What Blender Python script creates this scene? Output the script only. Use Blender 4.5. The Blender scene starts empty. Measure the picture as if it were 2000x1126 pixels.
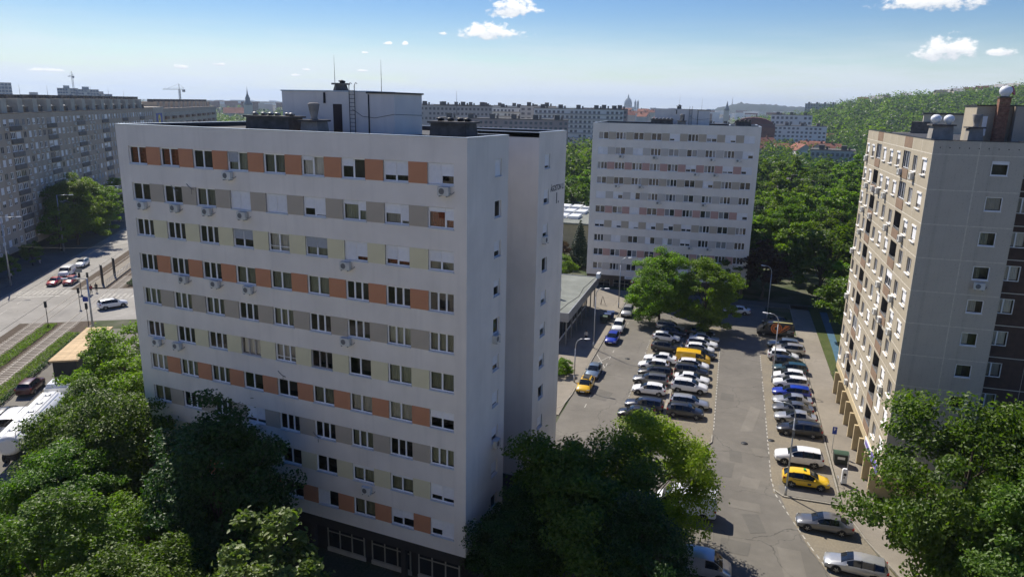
import bpy, math, random
import numpy as np
from mathutils import Matrix, Vector

random.seed(11)
rng = np.random.default_rng(11)
scene = bpy.context.scene
col = scene.collection
R_ = math.radians

# ------------------------------------------------------------------ camera
cam_data = bpy.data.cameras.new('camera')
cam = bpy.data.objects.new('camera', cam_data)
col.objects.link(cam)
cam_data.sensor_width = 36.0
cam_data.lens = 36.0 * 1420.0 / 2000.0
cam_data.clip_start = 0.3
cam_data.clip_end = 30000.0
_pitch, _roll, _yaw = 0.248299, 0.019933, -0.402104
_fw = Vector((math.sin(_yaw) * math.cos(_pitch), math.cos(_yaw) * math.cos(_pitch), -math.sin(_pitch)))
_rt = Vector((math.cos(_yaw), -math.sin(_yaw), 0.0))
_up = _rt.cross(_fw)
_r2 = _rt * math.cos(_roll) + _up * math.sin(_roll)
_u2 = -_rt * math.sin(_roll) + _up * math.cos(_roll)
_m = Matrix((_r2, _u2, -_fw)).transposed().to_4x4()
_m.translation = Vector((21.4234, -40.7282, 34.8931))
cam.matrix_world = _m
scene.camera = cam

# ------------------------------------------------------------------ sky, sun, exposure
SUN_AZ = math.atan2(-0.82, 0.57)          # measured from +Y towards +X
SUN_EL = R_(48.0)
world = bpy.data.worlds.new('World')
scene.world = world
world.use_nodes = True
wn, wl = world.node_tree.nodes, world.node_tree.links
wn.clear()
SKY_STRENGTH = 0.066
w_out = wn.new('ShaderNodeOutputWorld')
w_bg = wn.new('ShaderNodeBackground')
w_bg.inputs['Strength'].default_value = SKY_STRENGTH
w_sky = wn.new('ShaderNodeTexSky')
w_sky.sky_type = 'NISHITA'
w_sky.sun_disc = False
w_sky.sun_elevation = SUN_EL
w_sky.sun_rotation = SUN_AZ
w_sky.altitude = 150
w_sky.air_density = 1.0
w_sky.dust_density = 0.0
w_sky.ozone_density = 2.2


def wmath(op, a, b=None, c=None, clamp=False):
    n = wn.new('ShaderNodeMath')
    n.operation = op
    n.use_clamp = clamp
    for i, v in enumerate((a, b, c)):
        if v is None:
            continue
        if isinstance(v, (int, float)):
            n.inputs[i].default_value = v
        else:
            wl.new(v, n.inputs[i])
    return n.outputs[0]


w_tc = wn.new('ShaderNodeTexCoord')
w_sep = wn.new('ShaderNodeSeparateXYZ')
wl.new(w_tc.outputs['Generated'], w_sep.inputs[0])
w_az = wmath('ARCTAN2', w_sep.outputs[0], w_sep.outputs[1])
w_hor = wmath('SQRT', wmath('ADD', wmath('MULTIPLY', w_sep.outputs[0], w_sep.outputs[0]), wmath('MULTIPLY', w_sep.outputs[1], w_sep.outputs[1])))
w_el = wmath('DIVIDE', w_sep.outputs[2], wmath('MAXIMUM', w_hor, 0.02))
w_cmb = wn.new('ShaderNodeCombineXYZ')
wl.new(w_az, w_cmb.inputs[0])
wl.new(w_el, w_cmb.inputs[1])


def wnoise(scale, detail, sx=1.0, sy=1.0, rough=0.55):
    mp = wn.new('ShaderNodeMapping')
    mp.inputs['Scale'].default_value = (sx, sy, 1)
    wl.new(w_cmb.outputs[0], mp.inputs[0])
    n = wn.new('ShaderNodeTexNoise')
    n.inputs['Scale'].default_value = scale
    n.inputs['Detail'].default_value = detail
    n.inputs['Roughness'].default_value = rough
    wl.new(mp.outputs[0], n.inputs['Vector'])
    return n.outputs['Fac']


# small fair-weather cumulus: bearing, height above horizon (tangent), half width, half height
CUMULUS = [(-0.409, 0.117, 0.040, 0.0200), (-0.436, 0.0880, 0.050, 0.0160), (0.0926, 0.121, 0.080, 0.017), (0.1122, 0.0670, 0.040, 0.0215),
           (-0.8197, 0.0355, 0.012, 0.0052), (-0.7757, 0.0400, 0.015, 0.0034), (-0.955, 0.0262, 0.021, 0.0034), (-0.684, 0.0296, 0.010, 0.0032),
           (-0.6734, 0.0368, 0.0065, 0.0022), (-0.603, 0.0376, 0.010, 0.0024), (-0.569, 0.0722, 0.0066, 0.0028), (-0.5474, 0.0722, 0.0048, 0.0036),
           (0.162, 0.0655, 0.018, 0.007), (-0.598, 0.060, 0.006, 0.002), (-0.498, 0.0865, 0.008, 0.003)]
w_m = None
w_rel = None
for az_, el_, ha_, he_ in CUMULUS:
    dx_ = wmath('DIVIDE', wmath('SUBTRACT', w_az, az_), ha_)
    dy_ = wmath('DIVIDE', wmath('SUBTRACT', w_el, el_), he_)
    dyb = wmath('MULTIPLY', wmath('MINIMUM', dy_, 0.0), 1.7)      # flatter base
    dyt = wmath('MAXIMUM', dy_, 0.0)
    d2 = wmath('ADD', wmath('MULTIPLY', dx_, dx_), wmath('ADD', wmath('MULTIPLY', dyb, dyb), wmath('MULTIPLY', dyt, dyt)))
    one = wmath('SUBTRACT', 1.0, wmath('SQRT', d2))
    sh = wmath('MULTIPLY', wmath('GREATER_THAN', one, -0.4), wmath('ADD', dy_, 1.0))
    w_m = one if w_m is None else wmath('MAXIMUM', w_m, one)
    w_rel = sh if w_rel is None else wmath('MAXIMUM', w_rel, sh)
w_nz = wnoise(58.0, 7.0, 1.0, 1.5, 0.60)
w_den = wmath('ADD', w_m, wmath('MULTIPLY', wmath('SUBTRACT', w_nz, 0.50), 2.6))
w_cloud = wn.new('ShaderNodeMapRange')
w_cloud.interpolation_type = 'SMOOTHSTEP'
w_cloud.inputs['From Min'].default_value = 0.10
w_cloud.inputs['From Max'].default_value = 0.62
wl.new(w_den, w_cloud.inputs['Value'])
w_inside = wn.new('ShaderNodeMapRange')
w_inside.inputs['From Min'].default_value = -0.35
w_inside.inputs['From Max'].default_value = 0.05
wl.new(w_m, w_inside.inputs['Value'])
w_cmask = wmath('MULTIPLY', w_cloud.outputs[0], w_inside.outputs[0], clamp=True)
# thin high veil, densest low in the sky
w_v = wnoise(4.2, 7.0, 1.0, 9.0, 0.62)
w_band = wn.new('ShaderNodeMapRange')
w_band.interpolation_type = 'SMOOTHSTEP'
w_band.inputs['From Min'].default_value = 0.118
w_band.inputs['From Max'].default_value = 0.005
wl.new(w_el, w_band.inputs['Value'])
w_veil0 = wn.new('ShaderNodeMapRange')
w_veil0.interpolation_type = 'SMOOTHSTEP'
w_veil0.inputs['From Min'].default_value = 0.38
w_veil0.inputs['From Max'].default_value = 0.80
w_veil0.inputs['To Max'].default_value = 0.85
wl.new(wmath('ADD', w_v, wmath('MULTIPLY', w_band.outputs[0], 0.22)), w_veil0.inputs['Value'])
w_veil = wmath('MULTIPLY', wmath('ADD', wmath('MULTIPLY', w_veil0.outputs[0], 1.05), 0.16), w_band.outputs[0], clamp=True)
VEIL_COL = (8.3, 9.1, 9.9, 1)
CLOUD_LIT = (12.0, 12.0, 11.9, 1)
CLOUD_BASE = (5.6, 6.3, 7.4, 1)
w_mix1 = wn.new('ShaderNodeMix')
w_mix1.data_type = 'RGBA'
wl.new(w_veil, w_mix1.inputs[0])
w_hs = wn.new('ShaderNodeHueSaturation')
w_hs.inputs['Saturation'].default_value = 1.46
w_hs.inputs['Hue'].default_value = 0.518
w_hs.inputs['Value'].default_value = 1.0
wl.new(w_sky.outputs[0], w_hs.inputs['Color'])
wl.new(w_hs.outputs[0], w_mix1.inputs[6])
w_mix1.inputs[7].default_value = VEIL_COL
w_cc = wn.new('ShaderNodeMix')
w_cc.data_type = 'RGBA'
w_shade = wn.new('ShaderNodeMapRange')
w_shade.inputs['From Min'].default_value = 0.30
w_shade.inputs['From Max'].default_value = 1.25
wl.new(wmath('ADD', w_rel, wmath('MULTIPLY', wmath('SUBTRACT', w_nz, 0.5), 1.4)), w_shade.inputs['Value'])
wl.new(w_shade.outputs[0], w_cc.inputs[0])
w_cc.inputs[6].default_value = CLOUD_BASE
w_cc.inputs[7].default_value = CLOUD_LIT
w_mix2 = wn.new('ShaderNodeMix')
w_mix2.data_type = 'RGBA'
wl.new(w_cmask, w_mix2.inputs[0])
wl.new(w_mix1.outputs[2], w_mix2.inputs[6])
wl.new(w_cc.outputs[2], w_mix2.inputs[7])
wl.new(w_mix2.outputs[2], w_bg.inputs['Color'])
wl.new(w_bg.outputs[0], w_out.inputs['Surface'])

sun_data = bpy.data.lights.new('sun', 'SUN')
sun_data.energy = 4.6
sun_data.angle = R_(0.53)
sun_data.color = (1.0, 0.93, 0.82)
sun = bpy.data.objects.new('sun', sun_data)
col.objects.link(sun)
_sd = Vector((math.sin(SUN_AZ) * math.cos(SUN_EL), math.cos(SUN_AZ) * math.cos(SUN_EL), math.sin(SUN_EL)))
sun.rotation_euler = _sd.to_track_quat('Z', 'Y').to_euler()
sun.location = (-60, 60, 90)

scene.view_settings.view_transform = 'Standard'
scene.view_settings.look = 'None'
scene.view_settings.exposure = 0.55
scene.view_settings.gamma = 1.0
scene.view_settings.use_curve_mapping = False
scene.render.engine = 'CYCLES'
scene.cycles.use_denoising = True
scene.cycles.max_bounces = 6
scene.cycles.diffuse_bounces = 3
scene.cycles.glossy_bounces = 3
scene.cycles.transmission_bounces = 4
scene.cycles.transparent_max_bounces = 8
scene.cycles.volume_bounces = 0
scene.cycles.sample_clamp_indirect = 6.0
scene.cycles.use_adaptive_sampling = True
scene.cycles.adaptive_threshold = 0.02

# ------------------------------------------------------------------ materials
MATS = {}


def new_mat(name):
    m = bpy.data.materials.new(name)
    m.use_nodes = True
    nt = m.node_tree
    b = nt.nodes['Principled BSDF']
    MATS[name] = m
    return m, nt, b


def lin(r, g, b):
    f = lambda c: (c / 255 / 12.92) if c / 255 <= 0.04045 else ((c / 255 + 0.055) / 1.055) ** 2.4
    return (f(r), f(g), f(b), 1.0)


def _ramp_noise(nt, scale, detail=4.0, coord='Object', stretch=(1, 1, 1), rough=0.55):
    tc = nt.nodes.new('ShaderNodeTexCoord')
    mp = nt.nodes.new('ShaderNodeMapping')
    mp.inputs['Scale'].default_value = stretch
    nz = nt.nodes.new('ShaderNodeTexNoise')
    nz.inputs['Scale'].default_value = scale
    nz.inputs['Detail'].default_value = detail
    nz.inputs['Roughness'].default_value = rough
    nt.links.new(tc.outputs[coord], mp.inputs[0])
    nt.links.new(mp.outputs[0], nz.inputs['Vector'])
    return nz.outputs['Fac']


def _mixc(nt, fac, a, b, blend='MIX'):
    m = nt.nodes.new('ShaderNodeMix')
    m.data_type = 'RGBA'
    m.blend_type = blend
    for sock, v in ((m.inputs[0], fac), (m.inputs[6], a), (m.inputs[7], b)):
        if isinstance(v, (tuple, float, int)):
            sock.default_value = v
        else:
            nt.links.new(v, sock)
    return m.outputs[2]


def _range(nt, v, a, b, c=0.0, d=1.0):
    m = nt.nodes.new('ShaderNodeMapRange')
    m.inputs['From Min'].default_value = a
    m.inputs['From Max'].default_value = b
    m.inputs['To Min'].default_value = c
    m.inputs['To Max'].default_value = d
    nt.links.new(v, m.inputs['Value'])
    return m.outputs[0]


def mat_plain(name, c, rough=0.7, metal=0.0, var=0.12, scale=1.2, bump=0.0, bscale=30.0, spec=0.4, coat=0.0, coord='Object', stretch=(1, 1, 1), fine=0.0, rnd=0.0):
    m, nt, b = new_mat(name)
    c = tuple(c[:3]) + (1.0,)
    out = c
    if var > 0:
        f = _ramp_noise(nt, scale, 5.0, coord, stretch)
        f = _range(nt, f, 0.3, 0.7)
        out = _mixc(nt, f, tuple(v * (1 - var) for v in c[:3]) + (1,), tuple(min(1, v * (1 + var)) for v in c[:3]) + (1,))
    if fine > 0:
        f2 = _range(nt, _ramp_noise(nt, scale * 14, 3.0, coord), 0.35, 0.65)
        out = _mixc(nt, f2, _mixc(nt, fine, out, (0.03, 0.03, 0.03, 1)), out)
    if rnd > 0:
        oi = nt.nodes.new('ShaderNodeObjectInfo')
        f3 = _range(nt, oi.outputs['Random'], 0, 1, 1 - rnd, 1 + rnd)
        mm = nt.nodes.new('ShaderNodeVectorMath')
        mm.operation = 'SCALE'
        if isinstance(out, tuple):
            mm.inputs[0].default_value = out[:3]
        else:
            nt.links.new(out, mm.inputs[0])
        nt.links.new(f3, mm.inputs['Scale'])
        out = mm.outputs[0]
    if isinstance(out, tuple):
        b.inputs['Base Color'].default_value = out
    else:
        nt.links.new(out, b.inputs['Base Color'])
    b.inputs['Roughness'].default_value = rough
    b.inputs['Metallic'].default_value = metal
    b.inputs['Specular IOR Level'].default_value = spec
    if coat:
        b.inputs['Coat Weight'].default_value = coat
        b.inputs['Coat Roughness'].default_value = 0.06
    if bump > 0:
        bp = nt.nodes.new('ShaderNodeBump')
        bp.inputs['Strength'].default_value = bump
        bp.inputs['Distance'].default_value = 0.02
        nt.links.new(_ramp_noise(nt, bscale, 4.0, coord), bp.inputs['Height'])
        nt.links.new(bp.outputs[0], b.inputs['Normal'])
    return m


def mat_stucco(name, c, streak=0.10, spots=0.0, joints=None):
    """painted render: broad unevenness, faint vertical run marks, fine grain"""
    m, nt, b = new_mat(name)
    c = tuple(c[:3]) + (1,)
    dk = tuple(v * 0.86 for v in c[:3]) + (1,)
    o = _mixc(nt, _range(nt, _ramp_noise(nt, 0.35, 5), 0.3, 0.7), dk, c)
    st = _range(nt, _ramp_noise(nt, 1.6, 4, stretch=(1, 1, 0.06)), 0.52, 0.75)
    mu = nt.nodes.new('ShaderNodeMath')
    mu.operation = 'MULTIPLY'
    mu.inputs[1].default_value = streak
    nt.links.new(st, mu.inputs[0])
    o = _mixc(nt, mu.outputs[0], o, tuple(v * 0.45 for v in c[:3]) + (1,))
    if spots > 0:
        sp = _range(nt, _ramp_noise(nt, 9.0, 3), 0.60, 0.72)
        mu2 = nt.nodes.new('ShaderNodeMath')
        mu2.operation = 'MULTIPLY'
        mu2.inputs[1].default_value = spots
        nt.links.new(sp, mu2.inputs[0])
        o = _mixc(nt, mu2.outputs[0], o, tuple(v * 0.35 for v in c[:3]) + (1,))
    nt.links.new(o, b.inputs['Base Color'])
    b.inputs['Roughness'].default_value = 0.88
    b.inputs['Specular IOR Level'].default_value = 0.25
    bp = nt.nodes.new('ShaderNodeBump')
    bp.inputs['Strength'].default_value = 0.25
    bp.inputs['Distance'].default_value = 0.01
    nt.links.new(_ramp_noise(nt, 28, 5), bp.inputs['Height'])
    nt.links.new(bp.outputs[0], b.inputs['Normal'])
    return m


def mat_leaf(name, c1, c2, trans=0.35, spec=0.26):
    m, nt, b = new_mat(name)
    geo = nt.nodes.new('ShaderNodeNewGeometry')
    oi = nt.nodes.new('ShaderNodeObjectInfo')
    o = _mixc(nt, geo.outputs['Random Per Island'], tuple(c1) + (1,), tuple(c2) + (1,))
    # broad patches of older and younger leaves through the crown
    f = _range(nt, _ramp_noise(nt, 0.5, 3), 0.35, 0.65)
    o = _mixc(nt, f, _mixc(nt, 0.30, o, (0.012, 0.035, 0.010, 1)), o)
    hs = nt.nodes.new('ShaderNodeHueSaturation')
    nt.links.new(o, hs.inputs['Color'])
    nt.links.new(_range(nt, oi.outputs['Random'], 0, 1, 0.492, 0.518), hs.inputs['Hue'])
    nt.links.new(_range(nt, oi.outputs['Random'], 0, 1, 0.85, 1.15), hs.inputs['Value'])
    o = hs.outputs[0]
    nt.links.new(o, b.inputs['Base Color'])
    b.inputs['Roughness'].default_value = 0.45
    b.inputs['Specular IOR Level'].default_value = spec
    tr = nt.nodes.new('ShaderNodeBsdfTranslucent')
    t2 = _mixc(nt, 1.0, o, (1.6, 1.85, 0.5, 1), 'MULTIPLY')
    nt.links.new(t2, tr.inputs[0])
    mx = nt.nodes.new('ShaderNodeMixShader')
    mx.inputs[0].default_value = trans
    nt.links.new(b.outputs[0], mx.inputs[1])
    nt.links.new(tr.outputs[0], mx.inputs[2])
    nt.links.new(mx.outputs[0], nt.nodes['Material Output'].inputs['Surface'])
    return m


def mat_glass(name, tint=(0.02, 0.025, 0.03), see=0.65, refl=0.9):
    """window glass: lets the room behind show, mirrors the surroundings at the Fresnel rate"""
    m, nt, b = new_mat(name)
    tr = nt.nodes.new('ShaderNodeBsdfTransparent')
    tr.inputs[0].default_value = (see, see * 1.01, see * 1.0, 1)
    gl = nt.nodes.new('ShaderNodeBsdfGlossy')
    gl.inputs['Roughness'].default_value = 0.02
    gl.inputs['Color'].default_value = (refl, refl, refl, 1)
    fr = nt.nodes.new('ShaderNodeFresnel')
    fr.inputs['IOR'].default_value = 1.55
    mx = nt.nodes.new('ShaderNodeMixShader')
    nt.links.new(fr.outputs[0], mx.inputs[0])
    nt.links.new(tr.outputs[0], mx.inputs[1])
    nt.links.new(gl.outputs[0], mx.inputs[2])
    nt.links.new(mx.outputs[0], nt.nodes['Material Output'].inputs['Surface'])
    return m


def mat_dark_glass(name, c=(0.02, 0.024, 0.03), rough=0.04, rnd=True, light=(0.25, 0.26, 0.27), part=0.25):
    """pane seen from outside by day; some have pale curtains close behind"""
    m, nt, b = new_mat(name)
    if rnd:
        oi = nt.nodes.new('ShaderNodeObjectInfo')
        st = nt.nodes.new('ShaderNodeMath')
        st.operation = 'GREATER_THAN'
        st.inputs[1].default_value = 1 - part
        nt.links.new(oi.outputs['Random'], st.inputs[0])
        o = _mixc(nt, st.outputs[0], tuple(c) + (1,), tuple(light) + (1,))
        nt.links.new(o, b.inputs['Base Color'])
    else:
        b.inputs['Base Color'].default_value = tuple(c) + (1,)
    b.inputs['Roughness'].default_value = rough
    b.inputs['Specular IOR Level'].default_value = 0.6
    return m


def mat_paint(name, c, metal=0.0):
    m, nt, b = new_mat(name)
    f = _range(nt, _ramp_noise(nt, 3.0, 4), 0.3, 0.7)
    o = _mixc(nt, f, tuple(v * 0.92 for v in c) + (1,), tuple(c) + (1,))
    nt.links.new(o, b.inputs['Base Color'])
    b.inputs['Roughness'].default_value = 0.32
    b.inputs['Metallic'].default_value = metal
    b.inputs['Coat Weight'].default_value = 0.8
    b.inputs['Coat Roughness'].default_value = 0.05
    return m


def mat_asphalt(name, c, crack=0.5):
    m, nt, b = new_mat(name)
    c = tuple(c) + (1,)
    tc = nt.nodes.new('ShaderNodeTexCoord')
    o = _mixc(nt, _range(nt, _ramp_noise(nt, 0.16, 6, rough=0.6), 0.32, 0.68), tuple(v * 0.78 for v in c[:3]) + (1,), tuple(v * 1.18 for v in c[:3]) + (1,))
    o = _mixc(nt, _range(nt, _ramp_noise(nt, 1.1, 5), 0.35, 0.75, 0, 0.35), o, tuple(v * 0.6 for v in c[:3]) + (1,))
    o = _mixc(nt, _range(nt, _ramp_noise(nt, 40, 2), 0.3, 0.7, 0, 0.25), o, tuple(v * 1.5 for v in c[:3]) + (1,))
    # wandering cracks
    dn = nt.nodes.new('ShaderNodeTexNoise')
    dn.inputs['Scale'].default_value = 0.8
    dn.inputs['Detail'].default_value = 4
    nt.links.new(tc.outputs['Object'], dn.inputs['Vector'])
    va = nt.nodes.new('ShaderNodeVectorMath')
    va.operation = 'MULTIPLY_ADD'
    nt.links.new(dn.outputs['Color'], va.inputs[0])
    va.inputs[1].default_value = (1.6, 1.6, 0)
    nt.links.new(tc.outputs['Object'], va.inputs[2])
    vo = nt.nodes.new('ShaderNodeTexVoronoi')
    vo.feature = 'DISTANCE_TO_EDGE'
    vo.inputs['Scale'].default_value = 0.16
    nt.links.new(va.outputs[0], vo.inputs['Vector'])
    cr = _range(nt, vo.outputs['Distance'], 0.0, 0.006, crack, 0.0)
    o = _mixc(nt, cr, o, (0.03, 0.03, 0.03, 1))
    nt.links.new(o, b.inputs['Base Color'])
    b.inputs['Roughness'].default_value = 0.9
    b.inputs['Specular IOR Level'].default_value = 0.25
    bp = nt.nodes.new('ShaderNodeBump')
    bp.inputs['Strength'].default_value = 0.3
    bp.inputs['Distance'].default_value = 0.01
    nt.links.new(_ramp_noise(nt, 60, 3), bp.inputs['Height'])
    nt.links.new(bp.outputs[0], b.inputs['Normal'])
    return m


def mat_ground(name, a, b2, c3, scale=0.06):
    m, nt, b = new_mat(name)
    o = _mixc(nt, _range(nt, _ramp_noise(nt, scale, 8, rough=0.65), 0.35, 0.65), tuple(a) + (1,), tuple(b2) + (1,))
    o = _mixc(nt, _range(nt, _ramp_noise(nt, scale * 17, 6), 0.45, 0.75), o, tuple(c3) + (1,))
    nt.links.new(o, b.inputs['Base Color'])
    b.inputs['Roughness'].default_value = 0.95
    b.inputs['Specular IOR Level'].default_value = 0.1
    bp = nt.nodes.new('ShaderNodeBump')
    bp.inputs['Strength'].default_value = 0.6
    bp.inputs['Distance'].default_value = 0.06
    nt.links.new(_ramp_noise(nt, 9, 5), bp.inputs['Height'])
    nt.links.new(bp.outputs[0], b.inputs['Normal'])
    return m


def M(n):
    return MATS[n]


# ------------------------------------------------------------------ mesh helpers
class MB:
    """collects faces, then becomes ONE mesh object"""

    def __init__(s):
        s.v, s.f, s.m, s.sm = [], [], [], []

    def quad(s, pts, mi=0, sm=False):
        k = len(s.v)
        s.v += [tuple(p) for p in pts]
        s.f.append(tuple(range(k, k + len(pts))))
        s.m.append(mi)
        s.sm.append(sm)
        return s

    def box(s, x0, y0, z0, x1, y1, z1, mi=0, skip=''):
        k = len(s.v)
        s.v += [(x0, y0, z0), (x1, y0, z0), (x1, y1, z0), (x0, y1, z0), (x0, y0, z1), (x1, y0, z1), (x1, y1, z1), (x0, y1, z1)]
        fs = {'b': (0, 3, 2, 1), 't': (4, 5, 6, 7), 'f': (0, 1, 5, 4), 'k': (2, 3, 7, 6), 'l': (3, 0, 4, 7), 'r': (1, 2, 6, 5)}
        for n, q in fs.items():
            if n in skip:
                continue
            s.f.append(tuple(k + i for i in q))
            s.m.append(mi)
            s.sm.append(False)
        return s

    def frustum(s, x0, y0, x1, y1, z0, z1, inset, mi=0):
        k = len(s.v)
        i = inset
        s.v += [(x0, y0, z0), (x1, y0, z0), (x1, y1, z0), (x0, y1, z0), (x0 + i, y0 + i, z1), (x1 - i, y0 + i, z1), (x1 - i, y1 - i, z1), (x0 + i, y1 - i, z1)]
        for q in ((0, 3, 2, 1), (4, 5, 6, 7), (0, 1, 5, 4), (2, 3, 7, 6), (3, 0, 4, 7), (1, 2, 6, 5)):
            s.f.append(tuple(k + j for j in q))
            s.m.append(mi)
            s.sm.append(False)
        return s

    def tube(s, p0, p1, r0, r1=None, n=8, mi=0, caps=True, sm=True):
        r1 = r0 if r1 is None else r1
        p0, p1 = Vector(p0), Vector(p1)
        d = (p1 - p0).normalized()
        a = d.orthogonal().normalized()
        b = d.cross(a)
        k = len(s.v)
        for p, r in ((p0, r0), (p1, r1)):
            for i in range(n):
                t = 2 * math.pi * i / n
                s.v.append(tuple(p + (a * math.cos(t) + b * math.sin(t)) * r))
        for i in range(n):
            j = (i + 1) % n
            s.f.append((k + i, k + j, k + n + j, k + n + i))
            s.m.append(mi)
            s.sm.append(sm)
        if caps:
            s.f.append(tuple(k + i for i in reversed(range(n))))
            s.f.append(tuple(k + n + i for i in range(n)))
            s.m += [mi, mi]
            s.sm += [False, False]
        return s

    def path(s, pts, radii, n=8, mi=0):
        k0 = len(s.v)
        P = [Vector(p) for p in pts]
        a = None
        for i, p in enumerate(P):
            d = (P[min(i + 1, len(P) - 1)] - P[max(i - 1, 0)]).normalized()
            if a is None:
                a = d.orthogonal().normalized()
            a = (a - d * a.dot(d)).normalized()
            b = d.cross(a)
            for q in range(n):
                t = 2 * math.pi * q / n
                s.v.append(tuple(p + (a * math.cos(t) + b * math.sin(t)) * radii[i]))
        for i in range(len(P) - 1):
            for q in range(n):
                j = (q + 1) % n
                s.f.append((k0 + i * n + q, k0 + i * n + j, k0 + (i + 1) * n + j, k0 + (i + 1) * n + q))
                s.m.append(mi)
                s.sm.append(True)
        s.f.append(tuple(k0 + q for q in reversed(range(n))))
        s.f.append(tuple(k0 + (len(P) - 1) * n + q for q in range(n)))
        s.m += [mi, mi]
        s.sm += [False, False]
        return s

    def lathe(s, prof, c=(0, 0, 0), n=14, mi=0):
        k = len(s.v)
        for r, z in prof:
            for i in range(n):
                t = 2 * math.pi * i / n
                s.v.append((c[0] + r * math.cos(t), c[1] + r * math.sin(t), c[2] + z))
        for q in range(len(prof) - 1):
            for i in range(n):
                j = (i + 1) % n
                s.f.append((k + q * n + i, k + q * n + j, k + (q + 1) * n + j, k + (q + 1) * n + i))
                s.m.append(mi)
                s.sm.append(True)
        s.f.append(tuple(k + i for i in reversed(range(n))))
        s.f.append(tuple(k + (len(prof) - 1) * n + i for i in range(n)))
        s.m += [mi, mi]
        s.sm += [False, False]
        return s

    def prism(s, poly, z0, z1, mi=0):
        k = len(s.v)
        n = len(poly)
        s.v += [(x, y, z0) for x, y in poly] + [(x, y, z1) for x, y in poly]
        s.f.append(tuple(k + n + i for i in range(n)))
        s.f.append(tuple(k + i for i in reversed(range(n))))
        s.m += [mi, mi]
        s.sm += [False, False]
        for i in range(n):
            j = (i + 1) % n
            s.f.append((k + i, k + j, k + n + j, k + n + i))
            s.m.append(mi)
            s.sm.append(False)
        return s

    def mesh(s, name, mats):
        me = bpy.data.meshes.new(name)
        me.from_pydata(s.v, [], s.f)
        for m in (mats if isinstance(mats, (list, tuple)) else [mats]):
            me.materials.append(MATS[m] if isinstance(m, str) else m)
        me.polygons.foreach_set('material_index', s.m)
        me.polygons.foreach_set('use_smooth', s.sm)
        me.update()
        return me

    def build(s, name, mats, parent=None, loc=(0, 0, 0), rz=0.0):
        return put(name, s.mesh(name, mats), parent, loc, rz)


def put(name, me, parent=None, loc=(0, 0, 0), rz=0.0, scale=None):
    o = bpy.data.objects.new(name, me)
    col.objects.link(o)
    o.location = loc
    if rz:
        o.rotation_euler = (0, 0, rz)
    if scale is not None:
        o.scale = scale if isinstance(scale, (tuple, list)) else (scale,) * 3
    if parent is not None:
        o.parent = parent
    return o


def empty(name, loc=(0, 0, 0), rz=0.0):
    return put(name, None, None, loc, rz)


def tag(o, label=None, cat=None, group=None, kind=None):
    if label:
        o['label'] = label
    if cat:
        o['category'] = cat
    if group:
        o['group'] = group
    if kind:
        o['kind'] = kind
    return o


def setting(o, label=None):
    o['kind'] = 'structure'
    if label:
        o['label'] = label
    return o


def kids(o):
    return [c for c in col.objects if c.parent is o]


def copy_tree(root, loc, rz, scale=None, tree=None):
    """a copy of a thing with copies of its parts and sub-parts (tree: cached list of (object, children))"""
    def rec(o, parent):
        c = o[0].copy()
        col.objects.link(c)
        c.parent = parent
        for k in o[1]:
            rec(k, c)
        return c
    r = rec(tree, None)
    r.location = loc
    r.rotation_euler = (0, 0, rz)
    if scale is not None:
        r.scale = scale if isinstance(scale, (tuple, list)) else (scale,) * 3
    for k in ('label', 'group', 'category'):
        if k in r:
            del r[k]
    return r


def family(o, depth=0):
    return (o, [family(c) for c in o.children])


def facade(W, H, holes, depth, back=True, room=0.0):
    """wall sheet in x,z facing -y, with recessed openings (x0,z0,x1,z1); material 0 wall, 1 reveal, 2 room behind"""
    b = MB()
    xs = sorted({0.0, W} | {round(h[0], 4) for h in holes} | {round(h[2], 4) for h in holes})
    zs = sorted({0.0, H} | {round(h[1], 4) for h in holes} | {round(h[3], 4) for h in holes})
    vi = {}

    def V(i, k):
        if (i, k) not in vi:
            vi[(i, k)] = len(b.v)
            b.v.append((xs[i], 0.0, zs[k]))
        return vi[(i, k)]
    hx = {}
    occ = set()
    xi = {x: i for i, x in enumerate(xs)}
    zi = {z: i for i, z in enumerate(zs)}
    for h in holes:
        for i in range(xi[round(h[0], 4)], xi[round(h[2], 4)]):
            for k in range(zi[round(h[1], 4)], zi[round(h[3], 4)]):
                occ.add((i, k))
    for i in range(len(xs) - 1):
        for k in range(len(zs) - 1):
            if (i, k) in occ:
                continue
            b.f.append((V(i, k), V(i + 1, k), V(i + 1, k + 1), V(i, k + 1)))
            b.m.append(0)
            b.sm.append(False)
    for h in holes:
        x0, z0, x1, z1 = h[:4]
        d = h[4] if len(h) > 4 else depth
        b.quad([(x0, 0, z0), (x0, 0, z1), (x0, d, z1), (x0, d, z0)], 1)
        b.quad([(x1, 0, z1), (x1, 0, z0), (x1, d, z0), (x1, d, z1)], 1)
        b.quad([(x0, 0, z1), (x1, 0, z1), (x1, d, z1), (x0, d, z1)], 1)
        b.quad([(x1, 0, z0), (x0, 0, z0), (x0, d, z0), (x1, d, z0)], 1)
        if room and len(h) < 5:
            e = d + room
            b.quad([(x0, d, z0), (x0, d, z1), (x0, e, z1), (x0, e, z0)], 2)
            b.quad([(x1, d, z1), (x1, d, z0), (x1, e, z0), (x1, e, z1)], 2)
            b.quad([(x0, d, z1), (x1, d, z1), (x1, e, z1), (x0, e, z1)], 2)
            b.quad([(x1, d, z0), (x0, d, z0), (x0, e, z0), (x1, e, z0)], 2)
            d = e
        if back:
            b.quad([(x0, d, z0), (x1, d, z0), (x1, d, z1), (x0, d, z1)], 2)
    return b


_txt = {}


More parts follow.
